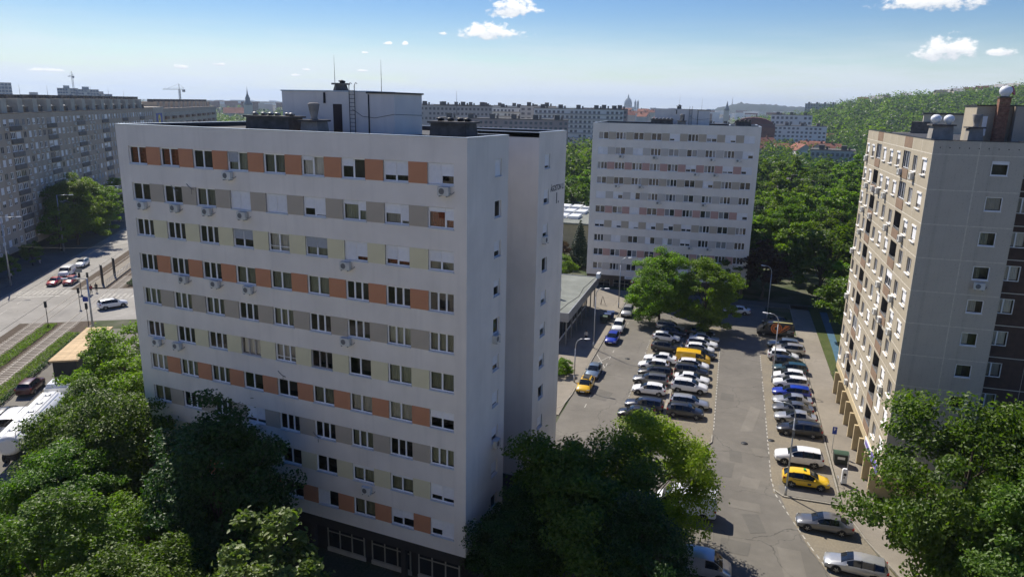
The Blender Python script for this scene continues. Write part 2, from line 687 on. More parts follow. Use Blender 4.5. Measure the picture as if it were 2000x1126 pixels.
def text_mesh(body, size, depth, mat):
    key = (body, size, depth, mat)
    if key in _txt:
        return _txt[key]
    cu = bpy.data.curves.new('lettering', 'FONT')
    cu.body = body
    cu.size = size
    cu.extrude = depth
    cu.offset = size * 0.018
    cu.align_x = 'CENTER'
    cu.align_y = 'CENTER'
    cu.resolution_u = 3
    t = bpy.data.objects.new('lettering', cu)
    col.objects.link(t)
    dg = bpy.context.evaluated_depsgraph_get()
    me = bpy.data.meshes.new_from_object(t.evaluated_get(dg))
    me.materials.clear()
    me.materials.append(MATS[mat])
    col.objects.unlink(t)
    bpy.data.objects.remove(t)
    _txt[key] = me
    return me


def lettering(body, size, mat, parent, loc, rz=0.0, depth=0.006, name='lettering'):
    """upright lettering facing -y of its parent frame"""
    o = put(name, text_mesh(body, size, depth, mat), parent, loc)
    o.rotation_euler = (R_(90), 0, rz)
    return o


# frames of the place: car-park street (turned 6.5 degrees) and the tram avenue (125.5 degrees)
LA = R_(6.5)
LC, LS = math.cos(LA), math.sin(LA)


def lot(a, b):
    return (a * LC - b * LS, a * LS + b * LC)


AV = R_(125.5)
AU = (math.cos(AV), math.sin(AV))
AN = (math.sin(AV), -math.cos(AV))


def ave(s, t):
    return (-137.1 + AU[0] * s + AN[0] * t, 61.0 + AU[1] * s + AN[1] * t)


def at_bearing(az, dist):
    return (21.42 + math.sin(az) * dist, -40.73 + math.cos(az) * dist)

# ------------------------------------------------------------------ material list
mat_stucco('stucco_white', (0.85, 0.795, 0.725), 0.15)
mat_stucco('stucco_far', (0.82, 0.775, 0.71), 0.12)
mat_plain('panel_orange', (0.54, 0.25, 0.135), 0.85, var=0.08, scale=0.6)
mat_plain('panel_taupe', (0.46, 0.40, 0.32), 0.85, var=0.08, scale=0.6)
mat_plain('panel_yellow', (0.72, 0.66, 0.44), 0.85, var=0.06, scale=0.6)
mat_plain('panel_pink', (0.50, 0.31, 0.27), 0.85, var=0.08, scale=0.6)
mat_plain('panel_grey', (0.53, 0.50, 0.46), 0.85, var=0.06, scale=0.6)
mat_plain('upvc', (0.86, 0.86, 0.86), 0.4, var=0.04, rnd=0.05)
mat_plain('old_frame', (0.40, 0.37, 0.34), 0.6, var=0.1, rnd=0.2)
mat_plain('shutter', (0.78, 0.78, 0.79), 0.55, var=0.05, scale=3, rnd=0.06)
mat_plain('shutter_grey', (0.36, 0.38, 0.41), 0.6, var=0.06, scale=3)
mat_plain('sill', (0.60, 0.63, 0.68), 0.4, metal=0.2, var=0.06)
mat_plain('room', (0.10, 0.10, 0.10), 0.9, var=0.3, scale=2)
mat_plain('curtain_pale', (0.66, 0.66, 0.63), 0.9, var=0.25, scale=5, stretch=(6, 6, 0.2), rnd=0.3)
mat_plain('curtain_green', (0.34, 0.37, 0.31), 0.9, var=0.3, scale=5, stretch=(6, 6, 0.2), rnd=0.3)
mat_plain('curtain_red', (0.34, 0.10, 0.05), 0.9, var=0.5, scale=7, rnd=0.1)
mat_glass('glass', see=0.85)
mat_dark_glass('pane_far', part=0.30)
mat_dark_glass('shop_glass', (0.02, 0.022, 0.026), rnd=False)
mat_plain('dark_band', (0.035, 0.032, 0.031), 0.8, var=0.15)
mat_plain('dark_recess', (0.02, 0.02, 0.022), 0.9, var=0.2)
mat_plain('brown_band', (0.10, 0.075, 0.06), 0.8, var=0.15)
mat_plain('shop_frame', (0.26, 0.25, 0.22), 0.7, var=0.15)
mat_plain('roof_felt', (0.035, 0.036, 0.04), 0.85, var=0.35, scale=0.5)
mat_plain('roof_pale', (0.20, 0.215, 0.19), 0.9, var=0.22, scale=0.35, fine=0.15)
mat_plain('coping', (0.42, 0.48, 0.55), 0.45, metal=0.4, var=0.1, scale=2)
mat_plain('concrete', (0.30, 0.28, 0.25), 0.92, var=0.2, scale=1.6, bump=0.4, bscale=12, fine=0.15)
mat_plain('concrete_dark', (0.10, 0.095, 0.09), 0.92, var=0.35, scale=2.0, bump=0.4, bscale=12)
mat_plain('metal_grey', (0.22, 0.23, 0.24), 0.5, metal=0.5, var=0.15, scale=4)
mat_plain('galv', (0.45, 0.47, 0.49), 0.45, metal=0.6, var=0.12, scale=3)
mat_plain('metal_dark', (0.03, 0.032, 0.035), 0.55, metal=0.3, var=0.2, scale=4)
mat_plain('white_vent', (0.80, 0.82, 0.84), 0.35, var=0.05)
mat_plain('door_brown', (0.035, 0.02, 0.02), 0.6, var=0.2)
mat_plain('ac_white', (0.62, 0.62, 0.59), 0.5, var=0.08, scale=3, rnd=0.12)
mat_plain('ac_fan', (0.16, 0.165, 0.17), 0.6, var=0.2, scale=8)
mat_plain('letter_dark', (0.03, 0.033, 0.04), 0.7, var=0)
mat_plain('letter_pale', (0.45, 0.46, 0.47), 0.7, var=0)
mat_plain('brick', (0.28, 0.14, 0.09), 0.92, var=0.45, scale=5, bump=0.6, bscale=14, fine=0.3)
mat_stucco('pebble_sun', (0.44, 0.385, 0.29), 0.16, 0.45)
mat_stucco('stucco_cream', (0.80, 0.74, 0.63), 0.08)
mat_stucco('pebble_end', (0.54, 0.49, 0.41), 0.30, 0.7)
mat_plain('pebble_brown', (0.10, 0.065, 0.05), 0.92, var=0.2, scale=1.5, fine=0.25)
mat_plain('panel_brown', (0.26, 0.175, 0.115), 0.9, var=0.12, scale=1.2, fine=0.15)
mat_plain('joint', (0.62, 0.57, 0.47), 0.85, var=0.15, scale=3)
mat_plain('fin', (0.50, 0.41, 0.25), 0.9, var=0.12, scale=1.0)
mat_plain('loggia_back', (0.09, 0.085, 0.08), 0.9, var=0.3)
mat_stucco('slab_grey', (0.46, 0.39, 0.31), 0.16, 0.3)
mat_plain('balcony_dark', (0.15, 0.14, 0.13), 0.85, var=0.2, scale=1.0, rnd=0.25)
mat_plain('balcony_brown', (0.20, 0.13, 0.09), 0.85, var=0.2, rnd=0.2)
mat_plain('slab_pale', (0.52, 0.47, 0.38), 0.9, var=0.15, scale=0.6)
mat_plain('far_grey', (0.48, 0.46, 0.43), 0.9, var=0.12, scale=0.05)
mat_plain('far_white', (0.78, 0.76, 0.72), 0.9, var=0.1, scale=0.05)
mat_plain('far_pink', (0.52, 0.37, 0.33), 0.9, var=0.12, scale=0.05)
mat_plain('far_beige', (0.60, 0.54, 0.44), 0.9, var=0.12, scale=0.05)
mat_plain('far_window', (0.12, 0.125, 0.135), 0.3, var=0.4, scale=0.3)
mat_plain('far_glass', (0.06, 0.10, 0.17), 0.12, var=0.3, scale=0.08, metal=0.3)
mat_plain('roof_red', (0.22, 0.085, 0.055), 0.9, var=0.25, scale=0.2, rnd=0.25)
mat_plain('roof_dkred', (0.13, 0.04, 0.04), 0.8, var=0.2, scale=0.1)
mat_plain('dome_blue', (0.10, 0.14, 0.17), 0.7, var=0.15, scale=0.1)
mat_plain('yellow_wall', (0.46, 0.40, 0.26), 0.9, var=0.1)
mat_plain('orange_wall', (0.50, 0.27, 0.06), 0.9, var=0.1)
mat_plain('fascia', (0.30, 0.31, 0.33), 0.5, metal=0.3, var=0.12, scale=0.8)
mat_plain('sign_blue', (0.02, 0.05, 0.32), 0.5, var=0.03)
mat_plain('sign_yellow', (0.80, 0.62, 0.02), 0.5, var=0.03)
mat_plain('sign_white', (0.78, 0.80, 0.82), 0.5, var=0.03)
mat_plain('sign_green', (0.02, 0.35, 0.05), 0.5, var=0.05)
mat_plain('sign_red', (0.50, 0.02, 0.02), 0.5, var=0.05)
mat_plain('sign_violet', (0.16, 0.13, 0.42), 0.6, var=0.5, scale=2.5)
mat_asphalt('asphalt', (0.146, 0.136, 0.119), 0.65)
mat_asphalt('asphalt_old', (0.160, 0.149, 0.129), 0.7)
mat_asphalt('asphalt_patch', (0.124, 0.117, 0.104), 0.2)
mat_asphalt('asphalt_pale', (0.168, 0.156, 0.135), 0.3)
mat_asphalt('asphalt_avenue', (0.27, 0.258, 0.235), 0.4)
mat_asphalt('pavement', (0.235, 0.210, 0.172), 0.35)
mat_ground('dusty', (0.225, 0.195, 0.145), (0.18, 0.162, 0.130), (0.265, 0.235, 0.18), 0.35)
mat_ground('grass', (0.045, 0.075, 0.018), (0.075, 0.10, 0.03), (0.12, 0.105, 0.06), 0.35)
mat_ground('earth', (0.10, 0.085, 0.055), (0.055, 0.07, 0.03), (0.14, 0.115, 0.075), 0.3)
mat_ground('far_ground', (0.035, 0.06, 0.022), (0.07, 0.085, 0.04), (0.15, 0.14, 0.115), 0.012)
mat_ground('ballast', (0.09, 0.07, 0.05), (0.12, 0.095, 0.075), (0.06, 0.05, 0.04), 1.2)
mat_plain('kerb_stone', (0.27, 0.25, 0.21), 0.9, var=0.2, scale=2)
mat_plain('road_white', (0.40, 0.385, 0.345), 0.8, var=0.35, scale=2.0)
mat_plain('road_worn', (0.36, 0.345, 0.31), 0.85, var=0.3, scale=1.2)
mat_plain('rail_steel', (0.30, 0.28, 0.26), 0.35, metal=0.7, var=0.2, scale=4)
mat_plain('sleeper', (0.36, 0.33, 0.285), 0.92, var=0.2, rnd=0.2)
mat_plain('blue_surface', (0.05, 0.12, 0.18), 0.85, var=0.12)
mat_leaf('leaf_green', (0.062, 0.122, 0.013), (0.140, 0.210, 0.030), 0.40)
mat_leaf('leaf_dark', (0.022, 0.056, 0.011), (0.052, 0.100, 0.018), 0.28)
mat_leaf('leaf_bright', (0.098, 0.172, 0.012), (0.200, 0.275, 0.028), 0.46)
mat_leaf('leaf_yellow', (0.150, 0.200, 0.012), (0.280, 0.305, 0.030), 0.48)
mat_leaf('leaf_silver', (0.095, 0.165, 0.036), (0.20, 0.265, 0.075), 0.35)
mat_leaf('leaf_purple', (0.055, 0.018, 0.015), (0.11, 0.05, 0.025), 0.25)
mat_leaf('needle', (0.012, 0.035, 0.016), (0.028, 0.060, 0.026), 0.12)
mat_leaf('leaf_far', (0.062, 0.112, 0.016), (0.135, 0.185, 0.032), 0.40, 0.08)
mat_plain('bark', (0.085, 0.066, 0.050), 0.95, var=0.35, scale=6, bump=0.6, bscale=20, stretch=(1, 1, 0.3))
mat_plain('plinth', (0.33, 0.31, 0.28), 0.9, var=0.15)

# ------------------------------------------------------------------ ground, streets, pavements
def sheet(name, pts, z, mat, th=0.0):
    b = MB()
    if th:
        b.prism(pts, z - th, z)
    else:
        b.quad([(x, y, z) for x, y in pts])
    o = b.build(name, mat)
    return setting(o)


def lot_rect(a0, b0, a1, b1):
    return [lot(a0, b0), lot(a1, b0), lot(a1, b1), lot(a0, b1)]


def ave_rect(s0, t0, s1, t1):
    p = [ave(s0, t0), ave(s0, t1), ave(s1, t1), ave(s1, t0)]
    return p


sheet('ground', [(-9000, -2500), (9000, -2500), (9000, 12000), (-9000, 12000)], 0.0, 'far_ground')
sheet('courtyard_ground', [(-62, -60), (70, -60), (70, 26), (-62, 26)], 0.006, 'earth')
sheet('road', lot_rect(0.1, -34, 24.5, 93), 0.012, 'asphalt')
sheet('road', lot_rect(-60, -34, 0.1, -22), 0.012, 'asphalt_old')
sheet('road', lot_rect(0.1, 28.6, 6.9, 92.5), 0.020, 'asphalt_old')
sheet('parking_strip', lot_rect(6.95, 33.5, 11.40, 76), 0.028, 'dusty')
sheet('parking_strip', lot_rect(11.80, 33.5, 17.15, 76), 0.028, 'dusty')
sheet('parking_strip', lot_rect(23.0, 23.2, 28.75, 76), 0.028, 'dusty')
sheet('parking_strip', [lot(*p) for p in ((23.6, 22.9), (24.2, 19.5), (25.4, 15), (27.0, 10.5), (28.6, 6.0), (32, -2), (38, -2), (33, 8.5), (30.2, 17), (29.0, 22.9))], 0.028, 'dusty')
sheet('road', [lot(*p) for p in ((24.4, 20), (24.4, -34), (44, -34), (36.5, -6), (31, 2), (28.6, 7), (27, 11), (25.4, 15.5))], 0.013, 'asphalt')
sheet('parking_apron', lot_rect(23.6, 23.1, 28.7, 24.9), 0.036, 'asphalt_old')
# raised pavements
sheet('pavement', [lot(*p) for p in ((29.05, 22.5), (30.2, 17.6), (33.5, 8.5), (37.5, 8.5), (37.5, 22.8), (32.0, 22.8), (32.0, 95), (28.95, 95))], 0.12, 'pavement', 0.12)
sheet('pavement', lot_rect(-14.0, 33.6, -0.12, 95), 0.12, 'pavement', 0.12)
sheet('pavement', lot_rect(2.0, 92.6, 40, 96), 0.12, 'asphalt', 0.12)
sheet('footpath', [lot(*p) for p in ((33.0, 57.5), (33.9, 57.5), (34.4, 70), (34.9, 92), (33.7, 92), (33.4, 70))], 0.16, 'blue_surface', 0.03)
sheet('grass_verge', lot_rect(32.02, 55.2, 40, 95), 0.14, 'grass', 0.13)
sheet('parking_end_island', [lot(*p) for p in ((7.2, 33.4), (17.0, 33.4), (17.0, 32.2), (16.2, 30.8), (14.6, 30.0), (11.0, 29.9), (8.6, 30.6), (7.3, 31.8))][::-1], 0.13, 'dusty', 0.12)
# kerbs
def kerb(name, pts, w=0.16, h=0.14, mat='kerb_stone'):
    b = MB()
    for p, q in zip(pts, pts[1:]):
        d = (Vector(q) - Vector(p))
        L = d.length
        if L < 1e-6:
            continue
        d /= L
        n = Vector((-d.y, d.x))
        nseg = max(1, int(L / 1.0))
        for i in range(nseg):                       # one kerb stone after another, tight joints
            a0, a1 = i * L / nseg + 0.01, (i + 1) * L / nseg - 0.01
            c0, c1 = Vector(p) + d * a0, Vector(p) + d * a1
            z1 = h + random.uniform(-0.006, 0.006)
            poly = [c0 - n * w / 2, c1 - n * w / 2, c1 + n * w / 2, c0 + n * w / 2]
            b.prism([(v.x, v.y) for v in poly], 0.0, z1)
    return setting(b.build(name, mat))


kerb('kerb', [lot(0.0, 95), lot(0.0, 40), lot(-0.3, 36.5), lot(-1.6, 33.9), lot(-4, 32.8)])
kerb('kerb', [lot(28.85, 95), lot(28.85, 23.0), lot(29.1, 21.6), lot(30.1, 17.5), lot(32.4, 11.5), lot(33.4, 8.5)])
kerb('kerb', [lot(11.6, 75.8), lot(11.6, 33.6)], w=0.42, h=0.15)
kerb('kerb', [lot(*p) for p in ((17.1, 34.0), (17.1, 32.2), (16.3, 30.7), (14.6, 29.85), (11.0, 29.75), (8.5, 30.5), (7.1, 31.8), (7.1, 34))])
kerb('kerb', [lot(23.2, 23.6), lot(23.9, 22.75), lot(28.6, 22.75)], w=0.2)
# painted dashes along the parking strips
def dashes(name, pts, length=0.55, gap=0.45, w=0.11, z=0.034):
    b = MB()
    for p, q in zip(pts, pts[1:]):
        p, q = Vector(p), Vector(q)
        d = q - p
        L = d.length
        d /= L
        n = Vector((-d.y, d.x))
        t = 0.0
        while t < L:
            if random.random() > 0.12:
                e = min(L, t + length)
                b.quad([(v.x, v.y, z) for v in (p + d * t - n * w / 2, p + d * e - n * w / 2, p + d * e + n * w / 2, p + d * t + n * w / 2)])
            t += length + gap
    return setting(b.build(name, 'road_white'))


dashes('road_marking', [lot(17.22, 34.5), lot(17.22, 64)])
dashes('road_marking', [lot(22.93, 64), lot(22.93, 26), lot(23.2, 23), lot(24.2, 19.5), lot(25.6, 15), lot(27.0, 11), lot(28.2, 7.5)])
dashes('road_marking', [lot(6.85, 38), lot(6.85, 66)], w=0.09)
dashes('road_marking', [lot(2.3, 86), lot(2.3, 36)], 1.1, 1.9, 0.09)
_b = MB()
for p, q in (((0.3, 51.2), (2.25, 56.2)), ((0.3, 56.2), (2.25, 51.2)), ((0.2, 51.2), (2.3, 51.1))):
    p, q = Vector(lot(*p)), Vector(lot(*q))
    n = (q - p).normalized()
    n = Vector((-n.y, n.x)) * 0.05
    _b.quad([(v.x, v.y, 0.0345) for v in (p - n, q - n, q + n, p + n)])
setting(_b.build('road_marking', 'road_white'))
# repaired rectangles in the carriageway
_pp = [(18.2, 26.5, 2.2, 3.2, 'asphalt_patch'), (20.9, 24.4, 1.7, 2.2, 'asphalt_pale'), (17.0, 22.4, 1.9, 1.6, 'asphalt_pale'), (20.3, 20.0, 2.9, 1.5, 'asphalt_pale'),
       (21.2, 17.2, 1.6, 3.0, 'asphalt_patch'), (24.0, 12.0, 1.9, 4.6, 'asphalt_pale'), (19.6, 13.0, 2.4, 2.0, 'asphalt_patch'), (19.6, 29.8, 1.2, 2.6, 'asphalt_patch'),
       (21.3, 40, 1.3, 7.5, 'asphalt_pale'), (18.6, 46, 1.6, 2.4, 'asphalt_patch'), (4.2, 56.0, 2.4, 2.8, 'asphalt_pale'), (3.3, 41.4, 2.8, 3.3, 'asphalt_patch'),
       (22.0, 31.5, 1.4, 2.0, 'asphalt_pale'), (16.6, 14.5, 2.6, 3.4, 'asphalt_pale'), (13.2, 24.6, 2.8, 2.0, 'asphalt_patch')]
for i, (a, b_, w, h, mt) in enumerate(_pp):
    an = random.uniform(-0.25, 0.25)
    pts = []
    for u, v in ((0, 0), (1, 0), (1, 1), (0, 1)):
        du, dv = (u - .5) * w * random.uniform(0.85, 1.1), (v - .5) * h * random.uniform(0.85, 1.1)
        pts.append(lot(a + du * math.cos(an) - dv * math.sin(an), b_ + du * math.sin(an) + dv * math.cos(an)))
    sheet('asphalt_patch', pts, 0.0245 + 0.0005 * i, mt)
for a, b_ in ((4.7, 55.9), (20.5, 33.2), (23.3, 34.9)):
    mb = MB()
    mb.lathe([(0.36, 0.0), (0.36, 0.012), (0.0001, 0.012)], n=16)
    x, y = lot(a, b_)
    setting(mb.build('manhole_cover', 'metal_dark', None, (x, y, 0.034)))

# ---- tram avenue
sheet('pavement', ave_rect(-120, -6, 220, 8.9), 0.13, 'asphalt', 0.12)
sheet('road', ave_rect(-160, 8.9, 260, 18.2), 0.014, 'asphalt_avenue')
sheet('road', ave_rect(-52, 18.2, -30.5, 70), 0.018, 'asphalt_avenue')
sheet('track_bed', ave_rect(-160, 18.2, -52, 29.2), 0.02, 'ballast')
sheet('track_bed', ave_rect(-30.5, 18.2, 260, 29.2), 0.02, 'ballast')
sheet('road', ave_rect(-160, 29.4, -57, 38.5), 0.014, 'asphalt_old')
sheet('road', ave_rect(-30.5, 29.4, 260, 37), 0.014, 'asphalt_avenue')
sheet('tram_platform', ave_rect(-30, 20.9, 30, 24.1), 0.22, 'pavement', 0.2)
kerb('kerb', [ave(-160, 8.95), ave(220, 8.95)])
kerb('kerb', [ave(-160, 29.3), ave(-54, 29.3)])
_zb = MB()
for i in range(12):                                   # zebra crossing over the avenue and the side tracks
    t = 10.0 + i * 0.75
    _zb.quad([(p[0], p[1], 0.030) for p in ave_rect(-33.8, t, -30.4, t + 0.42)])
for i in range(9):
    t = 25.2 + i * 0.85
    _zb.quad([(p[0], p[1], 0.030) for p in ave_rect(-38.5, t, -34.5, t + 0.45)])
setting(_zb.build('zebra_crossing', 'road_worn'))
_lm = MB()
for s in np.arange(-150, -36, 6.5):
    _lm.quad([(p[0], p[1], 0.026) for p in ave_rect(s, 12.9, s + 2.6, 13.03)])
for s in np.arange(-28, 120, 6.5):
    _lm.quad([(p[0], p[1], 0.026) for p in ave_rect(s, 12.9, s + 2.6, 13.03)])
_lm.quad([(p[0], p[1], 0.026) for p in ave_rect(-35.0, 9.4, -34.5, 18.0)])
setting(_lm.build('road_marking', 'road_white'))


def track(t0, t1, s0, s1, groove=(-52, -30)):
    root = setting(empty('tram_track', (*ave(s0, (t0 + t1) / 2), 0.02), AV))
    # local x = along, local y = -t
    gauge = t1 - t0
    L = s1 - s0
    for k in (-1, 1):
        b = MB()
        b.box(0, k * gauge / 2 - 0.035, 0.035, L, k * gauge / 2 + 0.035, 0.06)
        b.box(0, k * gauge / 2 - 0.06, 0.0, L, k * gauge / 2 + 0.06, 0.012)
        b.box(0, k * gauge / 2 - 0.012, 0.012, L, k * gauge / 2 + 0.012, 0.035)
        b.build('rail', 'rail_steel', root)
    sb = MB()
    sb.box(-0.12, -gauge / 2 - 0.45, -0.02, 0.12, gauge / 2 + 0.45, 0.022)
    sm = sb.mesh('sleeper', 'sleeper')
    sx = []
    s = 0.3
    while s < L:
        ss = s0 + s
        if not (groove[0] < ss < groove[1]) and ss < -20:
            sx.append(s)
        s += 0.66
    for s in sx[-150:]:
        o = put('sleeper', sm, root, (s, random.uniform(-.02, .02), 0))
    return root


track(20.05, 21.49, -120, 120)
track(25.05, 26.49, -120, 120)

# ------------------------------------------------------------------ window kit
_wk = {}


def cached(key, fn):
    if key not in _wk:
        _wk[key] = fn()
    return _wk[key]


def win_frame(w, h, splits, mat, bar=0.055, transom=0.0, dep=0.07):
    def mk():
        b = MB()
        b.box(0, 0, 0, bar, dep, h)
        b.box(w - bar, 0, 0, w, dep, h)
        b.box(bar, 0, 0, w - bar, dep, bar)
        b.box(bar, 0, h - bar, w - bar, dep, h)
        for s in splits:
            b.box(s * w - bar * 0.75, 0.003, bar, s * w + bar * 0.75, dep - 0.003, h - bar)
        if transom:
            edges = [bar] + [x for s in splits for x in (s * w - bar * .75, s * w + bar * .75)] + [w - bar]
            for k in range(0, len(edges), 2):
                b.box(edges[k], 0.006, transom, edges[k + 1], dep - 0.006, transom + 0.05)
        return b.mesh('window', mat)
    return cached(('wf', w, h, tuple(splits), mat, bar, transom, dep), mk)


def plane_mesh(w, h, mat, name='pane'):
    return cached(('pl', round(w, 3), round(h, 3), mat), lambda: MB().quad([(0, 0, 0), (w, 0, 0), (w, 0, h), (0, 0, h)]).mesh(name, mat))


def curtain_mesh(w, h, mat):
    def mk():
        b = MB()
        n = max(6, int(w / 0.07))
        for i in range(n):
            x0, x1 = w * i / n, w * (i + 1) / n
            y0, y1 = 0.025 * (i % 2), 0.025 * ((i + 1) % 2)
            b.quad([(x0, y0, 0), (x1, y1, 0), (x1, y1, h), (x0, y0, h)])
        return b.mesh('curtain', mat)
    return cached(('cu', round(w, 3), round(h, 3), mat), mk)


def sill_mesh(w, mat='sill', out=0.07, h=0.05):
    return cached(('si', round(w, 3), mat, out, h), lambda: MB().box(-0.02, -out, -h, w + 0.02, 0.10, -0.006).mesh('sill', mat))


def shutter_mesh(w, drop, mat):
    def mk():
        b = MB()
        b.box(0, -0.02, -0.14, w, 0.02, 0.0)                  # the box at the head
        n = max(1, int(drop / 0.055))
        for i in range(n):                                    # slats
            z1 = -0.14 - drop * i / n
            z0 = -0.14 - drop * (i + 1) / n
            b.quad([(0.02, 0.0, z0), (w - 0.02, 0.0, z0), (w - 0.02, 0.008, z1 - 0.006), (0.02, 0.008, z1 - 0.006)])
            b.quad([(0.02, 0.008, z1 - 0.006), (w - 0.02, 0.008, z1 - 0.006), (w - 0.02, 0.0, z1), (0.02, 0.0, z1)])
        return b.mesh('roller_shutter', mat)
    return cached(('sh', round(w, 3), round(drop, 2), mat), mk)


SPL = {'2': (0.5,), '3': (0.36, 0.68), 'L': (0.66,), '1': ()}


def window(parent, x, z, w, h, y=0.12, kind='2', shut=None, cur=None, frame='upvc', transom=0.0, pane='glass', sill=True, sillmat='sill', shmat='shutter', sillout=0.07, sillh=0.05, bar=0.082):
    """part: frame; sub-parts: panes, sill, shutters, curtain. (x,z) lower left corner of the opening in parent coordinates"""
    sp = SPL[kind]
    o = put('window', win_frame(w, h, sp, frame, bar, transom), parent, (x, y, z))
    ed = [bar] + [v for s in sp for v in (s * w - bar * .75, s * w + bar * .75)] + [w - bar]
    for k in range(0, len(ed), 2):
        put('pane', plane_mesh(ed[k + 1] - ed[k], h - 2 * bar, pane), o, (ed[k], 0.035, bar))
    if sill:
        put('sill', sill_mesh(w, sillmat, sillout + y, sillh), o, (0, 0, 0))
    if shut:
        half = (w - 0.06) / 2
        if kind == 'L':
            ws = [(0.03, w * 0.66 - 0.04), (w * 0.66, w * 0.34 - 0.03)]
        else:
            ws = [(0.03, half), (0.03 + half + 0.004, half - 0.004)]
        for (x0, ww), f in zip(ws, shut):
            if f > 0:
                put('roller_shutter', shutter_mesh(ww, max(0.06, f * (h - 0.2)), shmat), o, (x0, -0.026, h - 0.03))
    if cur:
        put('curtain', curtain_mesh(w - 0.1, h - 0.1, cur), o, (0.05, 0.22, 0.05))
    return o


def ac_meshes():
    b = MB()
    b.box(-0.39, -0.30, 0.0, 0.39, 0.0, 0.55)
    for k in (-0.28, 0.24):
        b.box(k, -0.34, -0.06, k + 0.04, 0.06, -0.004, 1)
        b.box(k, 0.0, -0.05, k + 0.04, 0.06, 0.30, 1)
    b.path([(0.39, -0.12, 0.15), (0.50, -0.10, 0.10), (0.58, 0.0, 0.16), (0.62, 0.07, 0.24)], [0.022] * 4, 6, 1)
    body = b.mesh('air_conditioner', ['ac_white', 'metal_grey'])
    f = MB()
    f.tube((-0.10, -0.302, 0.28), (-0.10, -0.312, 0.28), 0.195, n=18)
    f.tube((-0.10, -0.312, 0.28), (-0.10, -0.325, 0.28), 0.05, n=10)
    return body, f.mesh('fan_grille', 'ac_fan')


AC_BODY, AC_FAN = ac_meshes()


def ac_unit(parent, x, y, z, rz=0.0, s=1.0):
    """outdoor unit on brackets, back at the wall plane y"""
    o = put('air_conditioner', AC_BODY, parent, (x, y - 0.06 * s, z), rz, s)
    put('fan_grille', AC_FAN, o)
    return o


def rooftop_shaft(parent, x0, y0, x1, y1, z, h, mat='concrete_dark', caps=0, capmat='metal_dark'):
    b = MB()
    b.frustum(x0, y0, x1, y1, z, z + h, 0.10)
    b.box(x0 - 0.08, y0 - 0.08, z + h + 0.003, x1 + 0.08, y1 + 0.08, z + h + 0.13, 1)
    o = b.build('ventilation_shaft', [mat, 'concrete_dark'], parent)
    for i in range(caps):
        cx = x0 + (x1 - x0) * (i + 0.5) / caps
        cy = (y0 + y1) / 2 + random.uniform(-.2, .2)
        c = MB()
        c.lathe([(0.14, 0), (0.14, 0.10), (0.24, 0.12), (0.24, 0.18), (0.05, 0.24)], n=12)
        c.tube((0.02, 0, 0.07), (0.32, 0, 0.10), 0.08, n=8)
        put('ventilator', c.mesh('ventilator', capmat), o, (cx, cy, z + h + 0.13))
    return o


def antenna(parent, x, y, z, h, r=0.025):
    b = MB()
    b.tube((0, 0, 0), (0, 0, h * 0.5), r, r * 0.8, 6)
    b.tube((0, 0, h * 0.5), (0, 0, h), r * 0.7, r * 0.3, 6)
    return b.build('antenna', 'metal_grey', parent, (x, y, z))


# ------------------------------------------------------------------ point blocks (near and far one are the same type)
BAY, STO = 3.308, 2.8
XL, XR = -29.52, 0.92
ZB, ZT = 3.5, 32.77
DEP1, DEP2, DEP3 = 6.4, 12.3, 18.6


def W2(a=0, b=0, cur=None, **k):
    return dict(kind='2', shut=(a, b) if a or b else None, cur=cur, **k)


def W3(cur=None, **k):
    return dict(kind='3', cur=cur, **k)


P_, G_, RD = 'curtain_pale', 'curtain_green', 'curtain_red'
NEAR = [
    [W2(cur=RD), W2(cur=RD), W2(), W2(.5, 0, G_, shmat='shutter_grey'), W2(cur=G_), W2(.12, 0, P_), W2(.32, 0), W2(.68, .66), W2(1, .55)],
    [W2(), W2(), W2(cur=G_), W2(1, 1), W2(1, 1), W2(.55, .9), dict(kind='L', shut=(.1, .42), cur=G_), dict(kind='L', shut=(.42, .8), cur=P_), dict(kind='L', shut=(.12, .55), cur=RD)],
    [W3(), W3(), W3(), W2(.5, .5, shmat='shutter_grey'), W2(cur=P_, transom=.34), W2(.5, .5, G_, shmat='shutter_grey'), W2(1, .74, RD), W2(.68, .74, RD), W2(.52, .52, G_)],
    [W3(), W3(), W3(), W2(cur=G_), W2(cur=G_), W2(cur=G_), W3(), W3(), W3()],
    [W3(cur=G_), W3(cur=G_), W3(cur=G_), W3(), W3(cur=G_), W3(), W3(), W3(cur=G_), W3(cur=G_)],
    [W3(), W3(), W3(), W3(cur=P_, frame='old_frame'), W3(cur=P_, transom=.32), W3(frame='old_frame'), W2(), W2(cur=G_), W2(cur=G_)],
    [W3(cur=G_), W3(cur=G_), W3(cur=G_), W2(), W2(), W2(cur=G_), W2(cur=P_), W2(cur=P_), W2(.36, .36)],
    [W2(cur=G_), W3(), W3(), W2(.74, .74), W3(), W3(), W3(cur=G_), W3(), W3(cur=G_)],
    [W2(), W2(), W2(), W2(cur=G_), W2(), W2(), W2(.1, .1, G_), W2(.06, .06, G_), W2(.66, .72)],
    [W2(cur=G_), W2(), W2(.6, 0), W2(cur=G_), W2(), W2(1, 0), W2(cur=G_), W2(.5, .42), W2(.58, 1)],
]
_r2 = random.Random(5)
FAR = []
for r in range(10):
    row = []
    for c in range(9):
        q = _r2.random()
        if q < .20:
            a = _r2.choice([1, 1, .6, .7])
            row.append(W2(a, _r2.choice([1, .5, a])))
        elif q < .6:
            row.append(W3(cur=_r2.choice([None, P_, P_, G_])))
        else:
            row.append(W2(cur=_r2.choice([None, P_, G_])))
    FAR.append(row)
